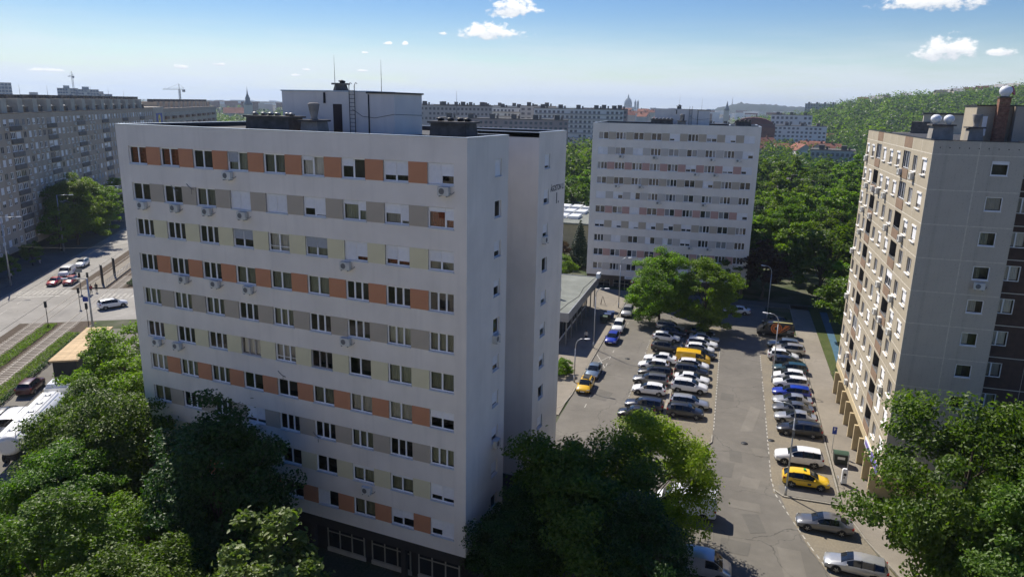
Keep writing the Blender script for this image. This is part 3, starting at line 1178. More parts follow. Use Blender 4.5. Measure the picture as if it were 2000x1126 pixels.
for r, c, v in ((0, 7, W2(1, .7)), (0, 8, W2(1, 1)), (0, 6, W2(.5, .5)), (4, 0, W2(1, 1)), (4, 1, W2(1, .4)), (4, 2, W2(1, 0)), (6, 0, W2(.6, .6)), (6, 1, W2(1, .7)), (6, 2, W2(1, .8)), (6, 3, W2(1, .5)), (6, 4, W2(.7, .3)), (6, 5, W2(.6, .6)), (7, 3, W2(1, 0)), (7, 4, W2(1, 0))):
    FAR[r][c] = v


def point_block(name, label, loc, rz, table, bandcols, wallmat, ac, ground, detail):
    root = tag(empty(name, loc, rz), label, 'apartment block')
    H = ZT - ZB
    W = XR - XL
    # front wall
    holes = []
    for r in range(10):
        zt = 31.2 - r * STO
        for c in range(9):
            x1 = (c - 8) * BAY
            holes.append((x1 - 1.9 - XL, zt - 1.35 - ZB, x1 - XL, zt - ZB))
    wall = facade(W, H, holes, 0.20, True, 0.9).build('front_wall', [wallmat, wallmat, 'room'], root, (XL, 0, ZB))
    pane = 'glass' if detail else 'pane_far'
    for r in range(10):
        zt = 31.2 - r * STO
        for c in range(9):
            x1 = (c - 8) * BAY
            k = dict(table[r][c])
            if not detail:
                k['cur'] = None
            window(root, x1 - 1.9, zt - 1.35, 1.9, 1.35, pane=pane, sillout=0.05, sillh=0.09 if detail else 0.06, sillmat='sill', **k)
            if c < 8:
                mt = bandcols[r] if isinstance(bandcols[r], str) else bandcols[r][c]
                pm = cached(('pan', mt), lambda: MB().box(0.0, -0.012, 0.0, BAY - 1.9, 0.05, 1.35).mesh('coloured_panel', mt))
                put('coloured_panel', pm, root, (x1, 0, zt - 1.352))
    # side walls with the deep notch, right and left
    sh1 = [(4.2, 31.25 - 1.15 - r * STO - ZB, 5.3, 31.25 - r * STO - ZB) for r in range(10)]
    sh2 = [(1.3, 31.1 - 1.15 - r * STO - ZB, 2.5, 31.1 - r * STO - ZB) for r in range(10)]
    facade(DEP1, H, sh1, 0.20, True, 0.6).build('side_wall', [wallmat, wallmat, 'room'], root, (XR, 0, ZB), R_(90))
    facade(DEP3 - DEP2, H, sh2, 0.20, True, 0.6).build('side_wall', [wallmat, wallmat, 'room'], root, (XR, DEP2, ZB), R_(90))
    sw = empty('window_frame_holder') if False else None
    for r in range(10):
        for (yy, z0, w) in ((4.2, 31.25 - 1.15 - r * STO, 1.1), (DEP2 + 1.3, 31.1 - 1.15 - r * STO, 1.2)):
            o = put('window', win_frame(w, 1.15, (), 'upvc', 0.05), root, (XR - 0.12, yy, z0), R_(90))
            put('pane', plane_mesh(w - 0.1, 1.05, pane), o, (0.05, 0.035, 0.05))
            put('sill', sill_mesh(w, 'sill', 0.17, 0.05), o)
            q = _r2.random()
            if q < 0.70:
                put('roller_shutter', shutter_mesh(w - 0.06, 0.95 * _r2.choice([.35, .6, .8, 1.0]), 'shutter'), o, (0.03, -0.026, 1.12))
    b = MB()
    nx = XR - 5.2
    b.quad([(nx, DEP1, ZB), (XR, DEP1, ZB), (XR, DEP1, ZT), (nx, DEP1, ZT)][::-1])
    b.quad([(nx, DEP2, ZB), (XR, DEP2, ZB), (XR, DEP2, ZT), (nx, DEP2, ZT)])
    b.quad([(nx, DEP1, ZB), (nx, DEP2, ZB), (nx, DEP2, ZT), (nx, DEP1, ZT)])
    b.quad([(XR, DEP3, ZB), (XL, DEP3, ZB), (XL, DEP3, ZT), (XR, DEP3, ZT)])
    b.quad([(XL, DEP3, ZB), (XL, 0, ZB), (XL, 0, ZT), (XL, DEP3, ZT)])
    b.build('rear_and_notch_wall', wallmat, root)
    # roof: flat felt behind a low parapet with a metal coping
    outline = [(XL, 0), (XR, 0), (XR, DEP1), (nx, DEP1), (nx, DEP2), (XR, DEP2), (XR, DEP3), (XL, DEP3)]
    b = MB()
    b.quad([(XL, 0, ZT - .35), (nx, 0, ZT - .35), (nx, DEP3, ZT - .35), (XL, DEP3, ZT - .35)])
    b.quad([(nx, 0, ZT - .35), (XR, 0, ZT - .35), (XR, DEP1, ZT - .35), (nx, DEP1, ZT - .35)])
    b.quad([(nx, DEP2, ZT - .35), (XR, DEP2, ZT - .35), (XR, DEP3, ZT - .35), (nx, DEP3, ZT - .35)])
    roof = b.build('roof', 'roof_felt', root)
    b = MB()
    t = 0.28
    for (xa, ya, xb, yb) in ((XL, 0, XR, t), (XL, DEP3 - t, XR, DEP3), (XL, t, XL + t, DEP3 - t), (XR - t, t, XR, DEP1), (XR - t, DEP2, XR, DEP3 - t), (nx, DEP1 - t, XR - t, DEP1), (nx, DEP2, XR - t, DEP2 + t), (nx - t, DEP1 - t, nx, DEP2 + t)):
        b.box(xa - (.03 if xa in (XL,) else 0), ya - (.03 if ya == 0 else 0), ZT + 0.002, xb + (.03 if xb == XR else 0), yb, ZT + 0.06)
        b.box(xa, ya + (0.02 if ya == 0 else 0), ZT - .35, xb - (0.02 if xb == XR else 0), yb - 0.004, ZT + 0.002, 1, skip='tb')
    b.build('parapet_coping', ['coping', 'roof_felt'], roof)
    # lift house with door, ladder, chimney
    px0, px1, py0, py1 = -18.6, -8.3, 6.4, 10.4
    b = MB()
    b.box(px0, py0, ZT - .35, px1, py1, ZT + 2.75)
    b.box(px0 - .06, py0 - .06, ZT + 2.753, px1 - 2.4, py1 + .06, ZT + 2.85, 1)
    b.box(px1 - 2.39, py0 - .10, ZT + 2.66, px1 + .12, py1 + .10, ZT + 2.78, 2)
    b.tube((px1 - 2.2, py0 - .05, ZT - .3), (px1 - 2.2, py0 - .05, ZT + 2.6), 0.05, n=6, mi=2)
    b.tube((px0 + 4.1, py0 - .05, ZT + 1.9), (px0 + 4.1, py0 - .05, ZT + 2.7), 0.09, n=6, mi=2)
    b.path([(px0 + 6.6, py0 - .02, ZT + 1.5), (px0 + 7.5, py0 - .02, ZT + 1.0), (px0 + 8.6, py0 - .02, ZT + .9), (px1, py0 - .04, ZT + 1.2), (px1 + .03, py1, ZT + 1.1)], [0.018] * 5, 5, 2)
    pent = b.build('lift_house', [wallmat, 'coping', 'metal_dark'], root)
    b = MB()
    b.box(-13.75, py0 - .03, ZT - .30, -12.95, py0 - .002, ZT + 1.85)
    b.build('door', 'door_brown', pent)
    b = MB()
    lx, ly = -11.85, py0 - .22
    for k in (-.24, .24):
        b.path([(lx + k, ly, ZT - .3), (lx + k, ly, ZT + 3.2), (lx + k, ly + .15, ZT + 3.42), (lx + k, ly + .36, ZT + 3.36)], [.028] * 4, 6)
    for i in range(11):
        b.tube((lx - .24, ly, ZT - .05 + i * .29), (lx + .24, ly, ZT - .05 + i * .29), .018, n=5)
    b.build('ladder', 'metal_dark', pent)
    c = rooftop_shaft(root, -14.6, 7.6, -13.7, 8.4, ZT + 2.85, 0.45, 'concrete_dark', 1)
    rooftop_shaft(root, -19.0, 2.6, -14.9, 4.4, ZT - .35, 1.15, 'concrete_dark', 6, 'metal_grey')
    s2 = rooftop_shaft(root, -14.1, 2.8, -12.5, 4.2, ZT - .35, 0.95, 'concrete', 0)
    b = MB()
    b.lathe([(0.30, 0), (0.22, 0.12), (0.30, 0.5), (0.42, 1.05), (0.42, 1.12), (0.25, 1.2)], (-13.3, 3.5, ZT + .73), 12)
    b.build('flue', 'concrete', s2)
    rooftop_shaft(root, -3.6, 3.2, -0.75, 5.0, ZT - .35, 1.12, 'concrete_dark', 4, 'metal_dark')
    antenna(root, -14.1, 7.2, ZT + 2.85, 2.6)
    antenna(root, -9.9, 7.2, ZT + 2.8, 2.3)
    antenna(root, -1.9, 4.0, ZT - .3, 3.2)
    for x, y, z in ac:
        if y is None:
            ac_unit(root, x, 0.0, z)
        else:
            ac_unit(root, XR, y, z, R_(90))
    # loose pipe ends and stains of hardware on the facade
    for x, z in (((-24.2, 28.4), (-22.6, 28.6), (-15.0, 15.0), (-12.0, 10.6)) if detail else ()):
        b = MB()
        b.path([(0, -.02, 0), (.18, -.05, -.12), (.42, -.04, -.30), (.70, -.03, -.36)], [.028] * 4, 6)
        b.path([(.45, -.02, -.3), (.46, -.03, -.75)], [.02] * 2, 5)
        b.build('pipe', 'metal_grey', root, (x, 0, z))
    # ground storey, set back under a dark band
    b = MB()
    gy = 0.9
    b.box(XL + .4, gy, 0.0, XR - .4, DEP3 - .6, ZB - 0.85)
    b.box(XL + .12, 0.10, ZB - 0.85, XR - .12, DEP3 - .1, ZB + 0.05, 1)
    b.build('ground_storey', ground, root)
    for i, x in enumerate(np.arange(XL + 1.2, XR - 2.2, 4.15)):
        if detail and 2 <= i <= 3:
            continue                                          # open passage
        b = MB()
        w = 3.4
        for k in range(4):
            b.box(x + k * w / 3 - .05, gy - .08, .35, x + k * w / 3 + .05, gy - .005, ZB - .95)
        for z in (.35, ZB - 1.75, ZB - 1.05):
            for k in range(3):
                b.box(x + k * w / 3 + .05, gy - .075, z, x + (k + 1) * w / 3 - .05, gy - .01, z + .09)
        o = b.build('shop_window', 'shop_frame', root)
        for k in range(3):
            put('pane', plane_mesh(w / 3 - .1, ZB - 1.4, 'shop_glass'), o, (x + k * w / 3 + .05, gy - .03, .42))
        bb = MB()
        bb.box(x - .1, gy - .10, 0.0, x + w + .1, gy - .003, .34)
        bb.build('plinth', 'plinth', o)
    for x in np.arange(XL + .25, XR, 8.3):
        MB().box(x - .18, .14, 0, x + .18, .5, ZB - .853).build('pillar', 'dark_band', root)
    return root


near = point_block('apartment_block', 'large pale rendered ten-storey block with orange, taupe and yellow panels between its windows', (0, 0, 0), 0.0, NEAR,
                   ['panel_orange', 'panel_taupe', 'panel_yellow', 'panel_orange', 'panel_taupe', 'panel_yellow', 'panel_orange', 'panel_taupe', 'panel_yellow', 'panel_orange'], 'stucco_white',
                   [(-18.35, None, 29.2), (-0.61, None, 29.2), (-27.28, None, 26.42), (-23.84, None, 26.45), (-20.61, None, 26.42), (-17.23, None, 26.38), (-8.32, None, 23.58),
                    (-23.63, None, 20.9), (-20.39, None, 20.9), (-17.2, None, 20.82), (-8.56, None, 18.06), (-27.24, None, 15.24), (-25.0, None, 15.24), (-7.19, None, 6.7), (-17.53, None, 9.7),
                    (0, 4.55, 18.35), (0, DEP2 + 1.6, 24.0), (0, 4.9, 10.05)],
                   ['dark_recess', 'dark_band'], True)
lettering('ÁGOSTON U.', 0.66, 'letter_dark', near, (XR + .004, 16.7, 28.2), R_(90)).scale = (.80, 1, 1)
lettering('1.', 1.25, 'letter_dark', near, (XR + .004, 16.75, 27.30), R_(90))
lettering('ÁGOSTON U. 1.', 0.42, 'letter_pale', near, (-15.2, 0.088, 3.05))

_fx, _fy = -17.32, 95.65
_fa = R_(8.1)
# far block: its first window's right edge sits 8 bays left of the local origin
_ox = _fx + 8 * BAY * math.cos(_fa)
_oy = _fy + 8 * BAY * math.sin(_fa)
_pk, _tp, _gr = 'panel_pink', 'panel_taupe', 'panel_grey'
far = point_block('apartment_block', 'distant pale ten-storey block with pink and grey panels standing behind the car park', (_ox, _oy, -1.05), _fa, FAR,
                  [_tp, _gr, _pk, _tp, _gr, _pk, _tp, _gr, _pk, _gr], 'stucco_far',
                  [(-23.9, None, 26.4), (-17.6, None, 26.4), (-7.2, None, 26.4), (-2.6, None, 26.4), (-9.9, None, 23.6), (-6.4, None, 23.6), (-24.4, None, 20.8), (-19.9, None, 20.8), (-16.4, None, 18.0), (-8.0, None, 18.0), (-9.9, None, 9.7), (-6.5, None, 9.7), (-16.9, None, 6.9)],
                  ['brown_band', 'brown_band'], False)
# shop signs over the far block's ground storey
def scribble(parent, w, h, n, mat, y=-0.004):
    """lettering too far away to read: a row of uneven strokes"""
    b = MB()
    q = random.Random(n)
    for i in range(n):
        x = w * (i + .15) / n
        ww = w / n * q.uniform(.45, .8)
        k = q.choice([0, 1, 2])
        b.box(x, y - .004, 0, x + ww * .3, y, h * q.choice([.7, 1]))
        if k:
            b.box(x + ww * .3, y - .004, h * .3 * k, x + ww, y, h * .3 * k + h * .2)
        if k < 2:
            b.box(x + ww * .7, y - .004, 0, x + ww, y, h * .55 if not k else h * .3)
    return b.build('lettering', mat, parent)


sg = MB().box(0, 0, 0, 2.3, .08, .62).build('shop_sign', 'sign_white', far, (-21.9, 0.005, 2.95))
scribble(sg, 1.8, .34, 7, 'letter_dark').location = (.25, 0, .14)
sg = MB().box(0, 0, 0, 2.9, .08, .5).build('shop_sign', 'brown_band', far, (-19.3, 0.005, 2.98))
scribble(sg, 2.6, .32, 14, 'sign_green').location = (.15, 0, .09)

# ------------------------------------------------------------------ panel block beside the car park (sunlit front, shaded end)
pb_x, pb_y = lot(31.8, 23.15)
pb = tag(empty('panel_block', (pb_x, pb_y, 0), LA), 'unrendered concrete panel block with sunlit windowed front and shaded end wall beside the car park', 'apartment block')
# local x = across (+a), local y = along (+b)
PL = 31.2
PZT = 32.75
J0 = 31.67
COLS = [(1.05, 1.95, 'w'), (4.45, 2.0, 'w'), (7.45, 3.1, 'g'), (11.3, 2.2, 'w'), (14.8, 2.25, 'w'), (18.3, 2.25, 'w'), (21.4, 3.1, 'g'), (25.1, 2.4, 'w'), (28.7, 2.1, 'w')]
EDG = [0.0, 3.75, 7.1, 10.9, 14.15, 17.65, 21.05, 24.75, 28.1, PL]
core = MB()
core.box(1.3, .8, 2.75, 6.4, PL - .02, PZT - .35)
core.box(6.4, 2.6, 2.75, 18.5, PL - .02, PZT - .35)
core.build('wall_core', 'joint', pb)
rr = random.Random(9)
for r in range(11):
    z1 = J0 - (r - 1) * STO if r else PZT
    z0 = J0 - r * STO if r else J0
    if r == 10:
        z0 = 2.75 + 0.0
        z0 = J0 - 10 * STO
    hh = z1 - z0 - 0.03
    for c, (y0, w, kd) in enumerate(COLS):
        e0, e1 = EDG[c], EDG[c + 1]
        pw = e1 - e0 - 0.03
        # sunlit front: facade frame looks towards -x; local sheet x runs towards decreasing y
        hole = []
        brown = kd == 'g'
        if r:
            zb = J0 - (r - 1) * STO - 0.45 - 1.35 - z0
            hx0 = e1 - 0.015 - (y0 + w)
            if kd == 'w':
                w_ = min(w, 1.55)
                hx0 = e1 - 0.015 - (y0 + w / 2 + w_ / 2)
                hole = [(hx0, zb, hx0 + w_, zb + 1.35)]
            else:
                w_ = w - .3
                hx0 += .15
                hole = [(hx0, zb - .05, hx0 + w_, zb + 1.55, 1.1 if rr.random() < .55 else 0.25)]
        key = ('pbp', round(pw, 2), round(hh, 2), tuple(round(v, 2) for v in (hole[0] if hole else ())), brown)
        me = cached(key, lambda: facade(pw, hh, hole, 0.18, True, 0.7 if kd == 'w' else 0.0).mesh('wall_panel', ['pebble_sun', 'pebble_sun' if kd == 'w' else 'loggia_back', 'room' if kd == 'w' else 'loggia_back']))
        po = put('wall_panel', me, pb, (0.0, e1 - 0.015, z0 + 0.015), R_(-90))
        if r == 0 and kd == 'g':
            MB().box(-.012, e0 + .3, z0 + .08, 0.02, e1 - .3, z1 - .06).build('brown_panel', 'panel_brown', pb)
        if not r:
            continue
        zz = zb + z0 + 0.015
        if kd == 'w':
            yc = y0 + w / 2 + w_ / 2
            sp = rr.choice(['2', '2', '3'])
            o = put('window', win_frame(w_, 1.35, SPL[sp], 'upvc' if rr.random() < .8 else 'old_frame'), pb, (0.10, yc, zz), R_(-90))
            put('pane', plane_mesh(w_ - .1, 1.25, 'pane_far'), o, (.05, .035, .05))
            put('sill', sill_mesh(w_, 'upvc', 0.24, 0.07), o)
            q = rr.random()
            if r in (1, 2) and c > 1 and c != 6:
                q = 0.1
            if q < .38:
                f = rr.choice([.5, .75, 1.0, .9])
                put('roller_shutter', shutter_mesh(w_ - .06, f * 1.15, 'shutter'), o, (.03, -.03, 1.33))
                bx = MB().box(-.02, -.16, 1.20, w_ + .02, -.05, 1.36).mesh('shutter_box', 'upvc')
                put('shutter_box', bx, o)
        else:
            deep = hole[0][4] > 1
            # brown apron below the opening
            MB().box(-.05, y0 + .1, z0 + .10, .03, y0 + w - .1, zz - .06).build('balcony_apron', 'panel_brown', pb)
            if not deep:
                o = put('window', win_frame(w_, 1.55, (0.33, 0.66), 'upvc'), pb, (0.10, y0 + .15 + w_, zz), R_(-90))
                put('pane', plane_mesh(w_ - .1, 1.45, 'pane_far'), o, (.05, .035, .05))
                if rr.random() < .5:
                    put('roller_shutter', shutter_mesh(w_ - .06, rr.choice([.5, .8, 1.2]), 'shutter'), o, (.03, -.03, 1.53))
            else:
                b = MB()
                b.box(-.03, y0 + .15, zz - .05, .03, y0 + .15 + w_, zz)
                b.tube((0, y0 + .15, zz + .12), (0, y0 + .15 + w_, zz + .12), .02, n=6)
                b.build('balcony_rail', 'metal_grey', pb)
                if rr.random() < .6:
                    b = MB()
                    b.box(1.0, y0 + 1.0, zz - .05, 1.08, y0 + 2.0, zz + 1.45)
                    b.build('balcony_door', 'upvc', pb)
        if rr.random() < .13 or (r, c) in ((1, 1), (1, 2), (3, 7), (5, 3)):
            ac_unit(pb, -0.05, y0 + rr.uniform(.3, w - .2), z0 + rr.uniform(.10, .35), R_(-90), 1.0)
    # end wall, two panels wide
    for c in range(2):
        e0, e1 = (0.02, 3.26) if c == 0 else (3.29, 6.5)
        hole = []
        if c == 1 and r:
            zt = J0 - (r - 1) * STO - .40
            hole = [(4.28 - e0, zt - 1.12 - z0, 5.48 - e0, zt - z0)]
        me = cached(('pbe', c, round(hh, 2), bool(hole)), lambda: facade(e1 - e0, hh, hole, .12, True, .6).mesh('wall_panel', ['pebble_end', 'pebble_end', 'room']))
        put('wall_panel', me, pb, (e0, 0.0, z0 + .015))
        if hole:
            o = put('window', win_frame(1.2, 1.12, (), 'upvc', 0.07), pb, (4.28, .05, zt - 1.12 + .015))
            put('pane', plane_mesh(1.06, .98, 'glass'), o, (.07, .035, .07))
            put('sill', sill_mesh(1.2, 'upvc', .10, .05), o)
            if r in (1,):
                put('roller_shutter', shutter_mesh(1.1, .10, 'shutter'), o, (.05, -.03, 1.1))
            elif r != 8:
                put('curtain', curtain_mesh(rr.choice([.45, .6, 1.0]), .9, rr.choice([P_, P_, G_])), o, (.1, .2, .1))
            if r == 4:
                ac_unit(pb, 4.85, -.02, zt - 1.85)
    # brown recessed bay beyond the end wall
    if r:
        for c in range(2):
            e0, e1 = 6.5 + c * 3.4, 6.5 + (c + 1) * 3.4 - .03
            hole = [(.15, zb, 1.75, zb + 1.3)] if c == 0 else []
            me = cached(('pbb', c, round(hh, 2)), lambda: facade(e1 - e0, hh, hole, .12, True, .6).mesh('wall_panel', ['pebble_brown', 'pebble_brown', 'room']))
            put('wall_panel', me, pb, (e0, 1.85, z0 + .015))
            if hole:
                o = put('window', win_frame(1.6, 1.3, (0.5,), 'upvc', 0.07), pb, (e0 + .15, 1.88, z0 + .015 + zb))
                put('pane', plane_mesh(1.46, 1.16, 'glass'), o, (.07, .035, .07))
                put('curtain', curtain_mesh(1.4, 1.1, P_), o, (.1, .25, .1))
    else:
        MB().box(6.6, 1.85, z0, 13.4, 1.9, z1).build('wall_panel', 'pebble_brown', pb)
# mortar lines between the panels
hs = MB().box(0, -.007, -.04, 6.5, .03, .04).mesh('joint_strip', 'joint')
hs2 = MB().box(-.007, 0, -.035, .03, PL, .035).mesh('joint_strip', 'joint')
hs3 = MB().box(6.5, 1.843, -.035, 13.3, 1.88, .035).mesh('joint_strip', 'joint')
for r in range(11):
    for m_ in (hs, hs2, hs3):
        put('joint_strip', m_, pb, (0, 0, J0 - r * STO))
MB().box(3.235, -.005, 3.7, 3.315, .031, PZT - .02).build('joint_strip', 'joint', pb)
MB().box(-.006, -.006, 3.7, .03, .03, PZT - .02).build('joint_strip', 'joint', pb)
MB().box(9.85, 1.857, 3.7, 9.92, 1.881, J0).build('joint_strip', 'joint', pb)
for e in EDG[1:-1]:
    MB().box(-.005, e - .03, 3.7, .031, e + .03, PZT - .02).build('joint_strip', 'joint', pb)
MB().box(1.25, .75, 2.75, 1.3, PL - .02, PZT - .35).build('wall_core', 'room', pb)
# return wall of the recess
MB().box(6.5, 0.03, 2.75, 6.56, 1.9, PZT - .02).build('wall_panel', 'pebble_end', pb)
# slab edge, roof, row of drainage holes
MB().box(-.06, -.06, 2.9, 6.45, PL, 3.66).build('arcade_beam', 'fin', pb)
b = MB()
b.box(.05, .05, PZT - .34, 18.5, PL - .05, PZT - .30)
proof = b.build('roof', 'roof_felt', pb)
b = MB()
for (x0, y0, x1, y1) in ((-.04, -.04, 6.6, .16), (-.04, .16, .16, PL), (6.42, .16, 6.6, 2.0), (6.6, 1.8, 18, 2.0)):
    b.box(x0, y0, PZT + .003, x1, y1, PZT + .05)
b.build('parapet_coping', 'metal_dark', proof)
for i in range(9):
    x = .5 + i * .68
    MB().tube((x, -.012, PZT - .55), (x, .01, PZT - .55), .045, n=8).build('drain_hole', 'metal_dark', pb)
# arcade fins and recessed ground floor
for y in np.arange(2.4, PL, 3.28):
    MB().box(-.45, y - .16, 0.1, 2.6, y + .16, 2.895).build('arcade_fin', 'fin', pb)
b = MB()
b.box(2.62, 0.3, 0.1, 6.4, PL - .4, 2.895)
b.build('ground_storey', 'fin', pb)
for i, y in enumerate(np.arange(2.7, PL - 3, 3.28)):
    b = MB()
    b.box(2.55, y + .3, .3, 2.615, y + 2.6, 2.1)
    b.build('shop_window', 'shop_glass', pb)
b = MB().box(-.14, 1.2, 2.80, -.07, 4.4, 3.60).build('banner', 'sign_violet', pb)
b = MB().box(-.14, 4.5, 2.80, -.07, 8.0, 3.60).build('banner', 'sign_white', pb)
MB().box(-.150, 4.9, 2.95, -.142, 7.6, 3.42).build('print', 'sign_violet', b)
# rooftop
s1 = rooftop_shaft(pb, 0.9, 5.2, 2.6, 6.9, PZT - .32, 1.35, 'concrete')
for k in (0.35, 1.35):
    b = MB()
    b.lathe([(0.18, 0), (0.20, 0.12), (0.36, 0.22), (0.43, 0.42), (0.40, 0.62), (0.22, 0.78), (0.05, 0.82)], n=16)
    b.build('turbine_ventilator', 'white_vent', s1, (0.9 + k, 6.0, PZT + 1.15))
s2 = rooftop_shaft(pb, 3.75, 5.6, 4.95, 6.9, PZT - .32, 1.2, 'concrete')
b = MB()
b.lathe([(0.24, 0), (0.20, 0.1), (0.28, 0.5), (0.40, 1.0), (0.38, 1.05)], n=12)
b.build('flue', 'concrete', s2, (4.4, 6.2, PZT + 1.0))
b = MB()
b.box(4.6, 7.4, PZT - .32, 7.3, 11.0, PZT + 2.75)
b.box(7.32, 6.6, PZT - .32, 12.0, 11.0, PZT + 2.75, 1)
b.box(4.5, 7.3, PZT + 2.753, 12.1, 11.1, PZT + 2.85, 2)
lh = b.build('lift_house', ['pebble_sun', 'slab_grey', 'metal_dark'], pb)
MB().box(5.15, 7.36, PZT + .25, 5.5, 7.395, PZT + 1.9).build('window', 'upvc', lh)
b = MB()
for i in range(9):                                      # brick chimney in courses
    b.box(6.0 + (.004 if i % 2 else 0), 6.75, PZT - .32 + i * .42, 6.85 - (.004 if i % 2 else 0), 7.39, PZT - .32 + i * .42 + .405)
b.box(5.92, 6.67, PZT + 3.46, 6.93, 7.45, PZT + 3.56, 1)
ch = b.build('chimney', ['brick', 'concrete_dark'], pb)
b = MB()
b.lathe([(0.30, 0), (0.30, 0.1), (0.44, 0.22), (0.50, 0.45), (0.44, 0.68), (0.25, 0.84), (0.05, 0.88)], n=16)
b.build('turbine_ventilator', 'white_vent', ch, (6.42, 7.05, PZT + 3.56))
b = MB()
b.lathe([(0.05, 0), (0.25, 0.05), (0.42, .16)], n=14)
b.tube((0, 0, -.6), (0, 0, 0), .03, n=6)
dd = b.build('satellite_dish', 'sign_red', ch, (6.9, 7.3, PZT + 4.0))
dd.rotation_euler = (R_(70), 0, R_(60))

# ------------------------------------------------------------------ long slab block on the far side of the avenue
sl = tag(empty('slab_block', (*ave(-34, 0), 0), AV), 'very long grey ten-storey slab block with dark balconies along the tram avenue', 'apartment block')
# local x = s + 34 (away from the camera); wall must face -y?  local -y points to (sin AV, -cos AV) = +t  -> towards the road
SL_L, SLT, SLB = 152.0, 30.85, 2.6
ST2 = 2.7
MOD = 20.0
SH0 = 34.0 - 9.5                                     # first module origin (balcony left edge at s=-9.5-...)
winlist = []
for mth in range(-2, 7):
    m0 = 34.0 + mth * MOD
    for off, w, kd in ((0.0, 2.35, 'b'), (2.75, 2.35, 'b'), (6.5, 1.45, 'w'), (9.2, 1.45, 'w'), (11.9, 1.45, 'w'), (14.6, 1.45, 'w'), (17.3, 1.45, 'w')):
        x = m0 + off
        if x < 0.6 or x + w > SL_L - .5:
            continue
        for r in range(10):
            winlist.append((x, 28.55 + .32 - r * ST2 - 1.35 + .8, w, r, kd, mth))
holes = [(x, z - SLB, x + w, z + 1.4 - SLB) for x, z, w, r, kd, mth in winlist]
facade(SL_L, SLT - SLB, holes, 0.15, True).build('front_wall', ['slab_grey', 'slab_grey', 'room'], sl, (0, 0, SLB))
b = MB()
b.box(0, .01, SLB, SL_L, 11.5, SLT - .01, skip='f')
b.build('rear_and_end_wall', 'slab_grey', sl)
b = MB()
b.box(1.0, 1.6, 0.0, SL_L - 1, 11.0, SLB)
b.build('ground_storey', 'dark_recess', sl)
MB().box(-.3, -.06, SLT + .003, SL_L + .3, 11.6, SLT + .10).build('roof', 'roof_felt', sl)
rs = random.Random(3)
single = [w for w in winlist if w[0] < 34 + 52 or w[3] < 2]
single.sort(key=lambda w: w[0] + (w[3] > 1) * 0)
near_w, rest_w = single[:296], [w for w in winlist if w not in single[:296]]
for x, z, w, r, kd, mth in near_w:
    fr = 'upvc' if rs.random() < .72 else 'old_frame'
    o = put('window', win_frame(w, 1.4, (0.5,) if kd == 'w' else (0.33, 0.66), fr, 0.12), sl, (x, .04, z))
    if rs.random() < .40:
        put('roller_shutter', shutter_mesh(w - .1, rs.choice([.5, .8, 1.1, 1.1]), 'shutter'), o, (.05, -.03, 1.38))
    put('pane', plane_mesh(w - .24, 1.16, 'pane_far'), o, (.12, .04, .12))
    if kd == 'w' and rs.random() < .32:
        ac_unit(sl, x + .7, 0, z - .95)
fb, gb = MB(), MB()
for x, z, w, r, kd, mth in rest_w:
    fb.box(x, .02, z, x + .1, .1, z + 1.4)
    fb.box(x + w - .1, .02, z, x + w, .1, z + 1.4)
    fb.box(x + w / 2 - .06, .02, z, x + w / 2 + .06, .1, z + 1.4)
    if rs.random() < .3:
        fb.box(x + .1, .05, z + rs.choice([.1, .6]), x + w - .1, .09, z + 1.36)
    gb.quad([(x, .12, z), (x + w, .12, z), (x + w, .12, z + 1.4), (x, .12, z + 1.4)])
tag(fb.build('distant_window_frames', 'upvc', sl), kind='stuff')
tag(gb.build('distant_window_panes', 'pane_far', sl), kind='stuff')
balc = MB().box(-.15, -.30, -.98, 5.3, -.02, -.04).mesh('balcony', 'balcony_dark')
for mth in range(-2, 6):
    for r in range(10):
        x = 34 + mth * MOD
        if 0.3 < x < SL_L - 6 and not (r > 3 and x > 100):
            put('balcony', balc, sl, (x, 0, 28.55 + .32 - r * ST2 - 1.35 + .75))
# roof structures: stair heads with pale walls and shafts with cowls, dark railings
for k in range(19):
    x = 2 + k * 8.1
    if x > SL_L - 6:
        break
    b = MB()
    b.box(x, 1.2, SLT + .10, x + 2.6, 9.5, SLT + 3.1)
    b.build('roof_stair_wall', 'slab_pale', sl)
    b = MB()
    b.box(x + 2.61, 3.2, SLT + .10, x + 8.09, 9.2, SLT + 2.6)
    b.box(x + 2.61, 3.0, SLT + 2.62, x + 8.09, 9.3, SLT + 2.74, 1)
    b.box(x + 3.3, 2.9, SLT + 2.5, x + 6.6, 3.19, SLT + 2.61, 2)
    b.build('roof_room', ['slab_grey', 'slab_pale', 'white_vent'], sl)
    rooftop_shaft(sl, x + 3.4, 1.0, x + 4.9, 2.4, SLT + .10, 1.1, 'concrete_dark', 2, 'galv')
    b = MB()
    for q in (0.3, 3.4, 6.2):
        b.box(x + q, 3.4, SLT + 3.102, x + q + 1.2, 4.8, SLT + 3.8)
        b.box(x + q - .1, 3.3, SLT + 3.803, x + q + 1.3, 4.9, SLT + 3.92)
    b.build('chimney_row', 'concrete_dark', sl)
    if k % 2 == 0:
        antenna(sl, x + 1.2, 4, SLT + 3.1, rs.uniform(2.5, 4.5), .05)
MB().box(152.05, -.12, 0, 167, 11.5, 31.2).build('end_section', 'slab_pale', sl)
# advertising sign high on the facade
ad = MB().box(0, 0, 0, 9.2, .12, 6.4).build('advertising_sign', 'sign_blue', sl, (34 + 121.2, -.16, 22.6))
b = MB()
b.tube((4.6, -.002, 4.2), (4.6, -.02, 4.2), 1.8, n=28)
b.tube((4.6, -.021, 4.2), (4.6, -.03, 4.2), 1.68, n=28, mi=1)
b.build('emblem', ['sign_red', 'sign_yellow'], ad)
o = put('lettering', text_mesh('LIDL', 1.15, .004, 'sign_blue'), ad, (4.6, -.04, 4.2))
o.rotation_euler = (R_(90), 0, 0)
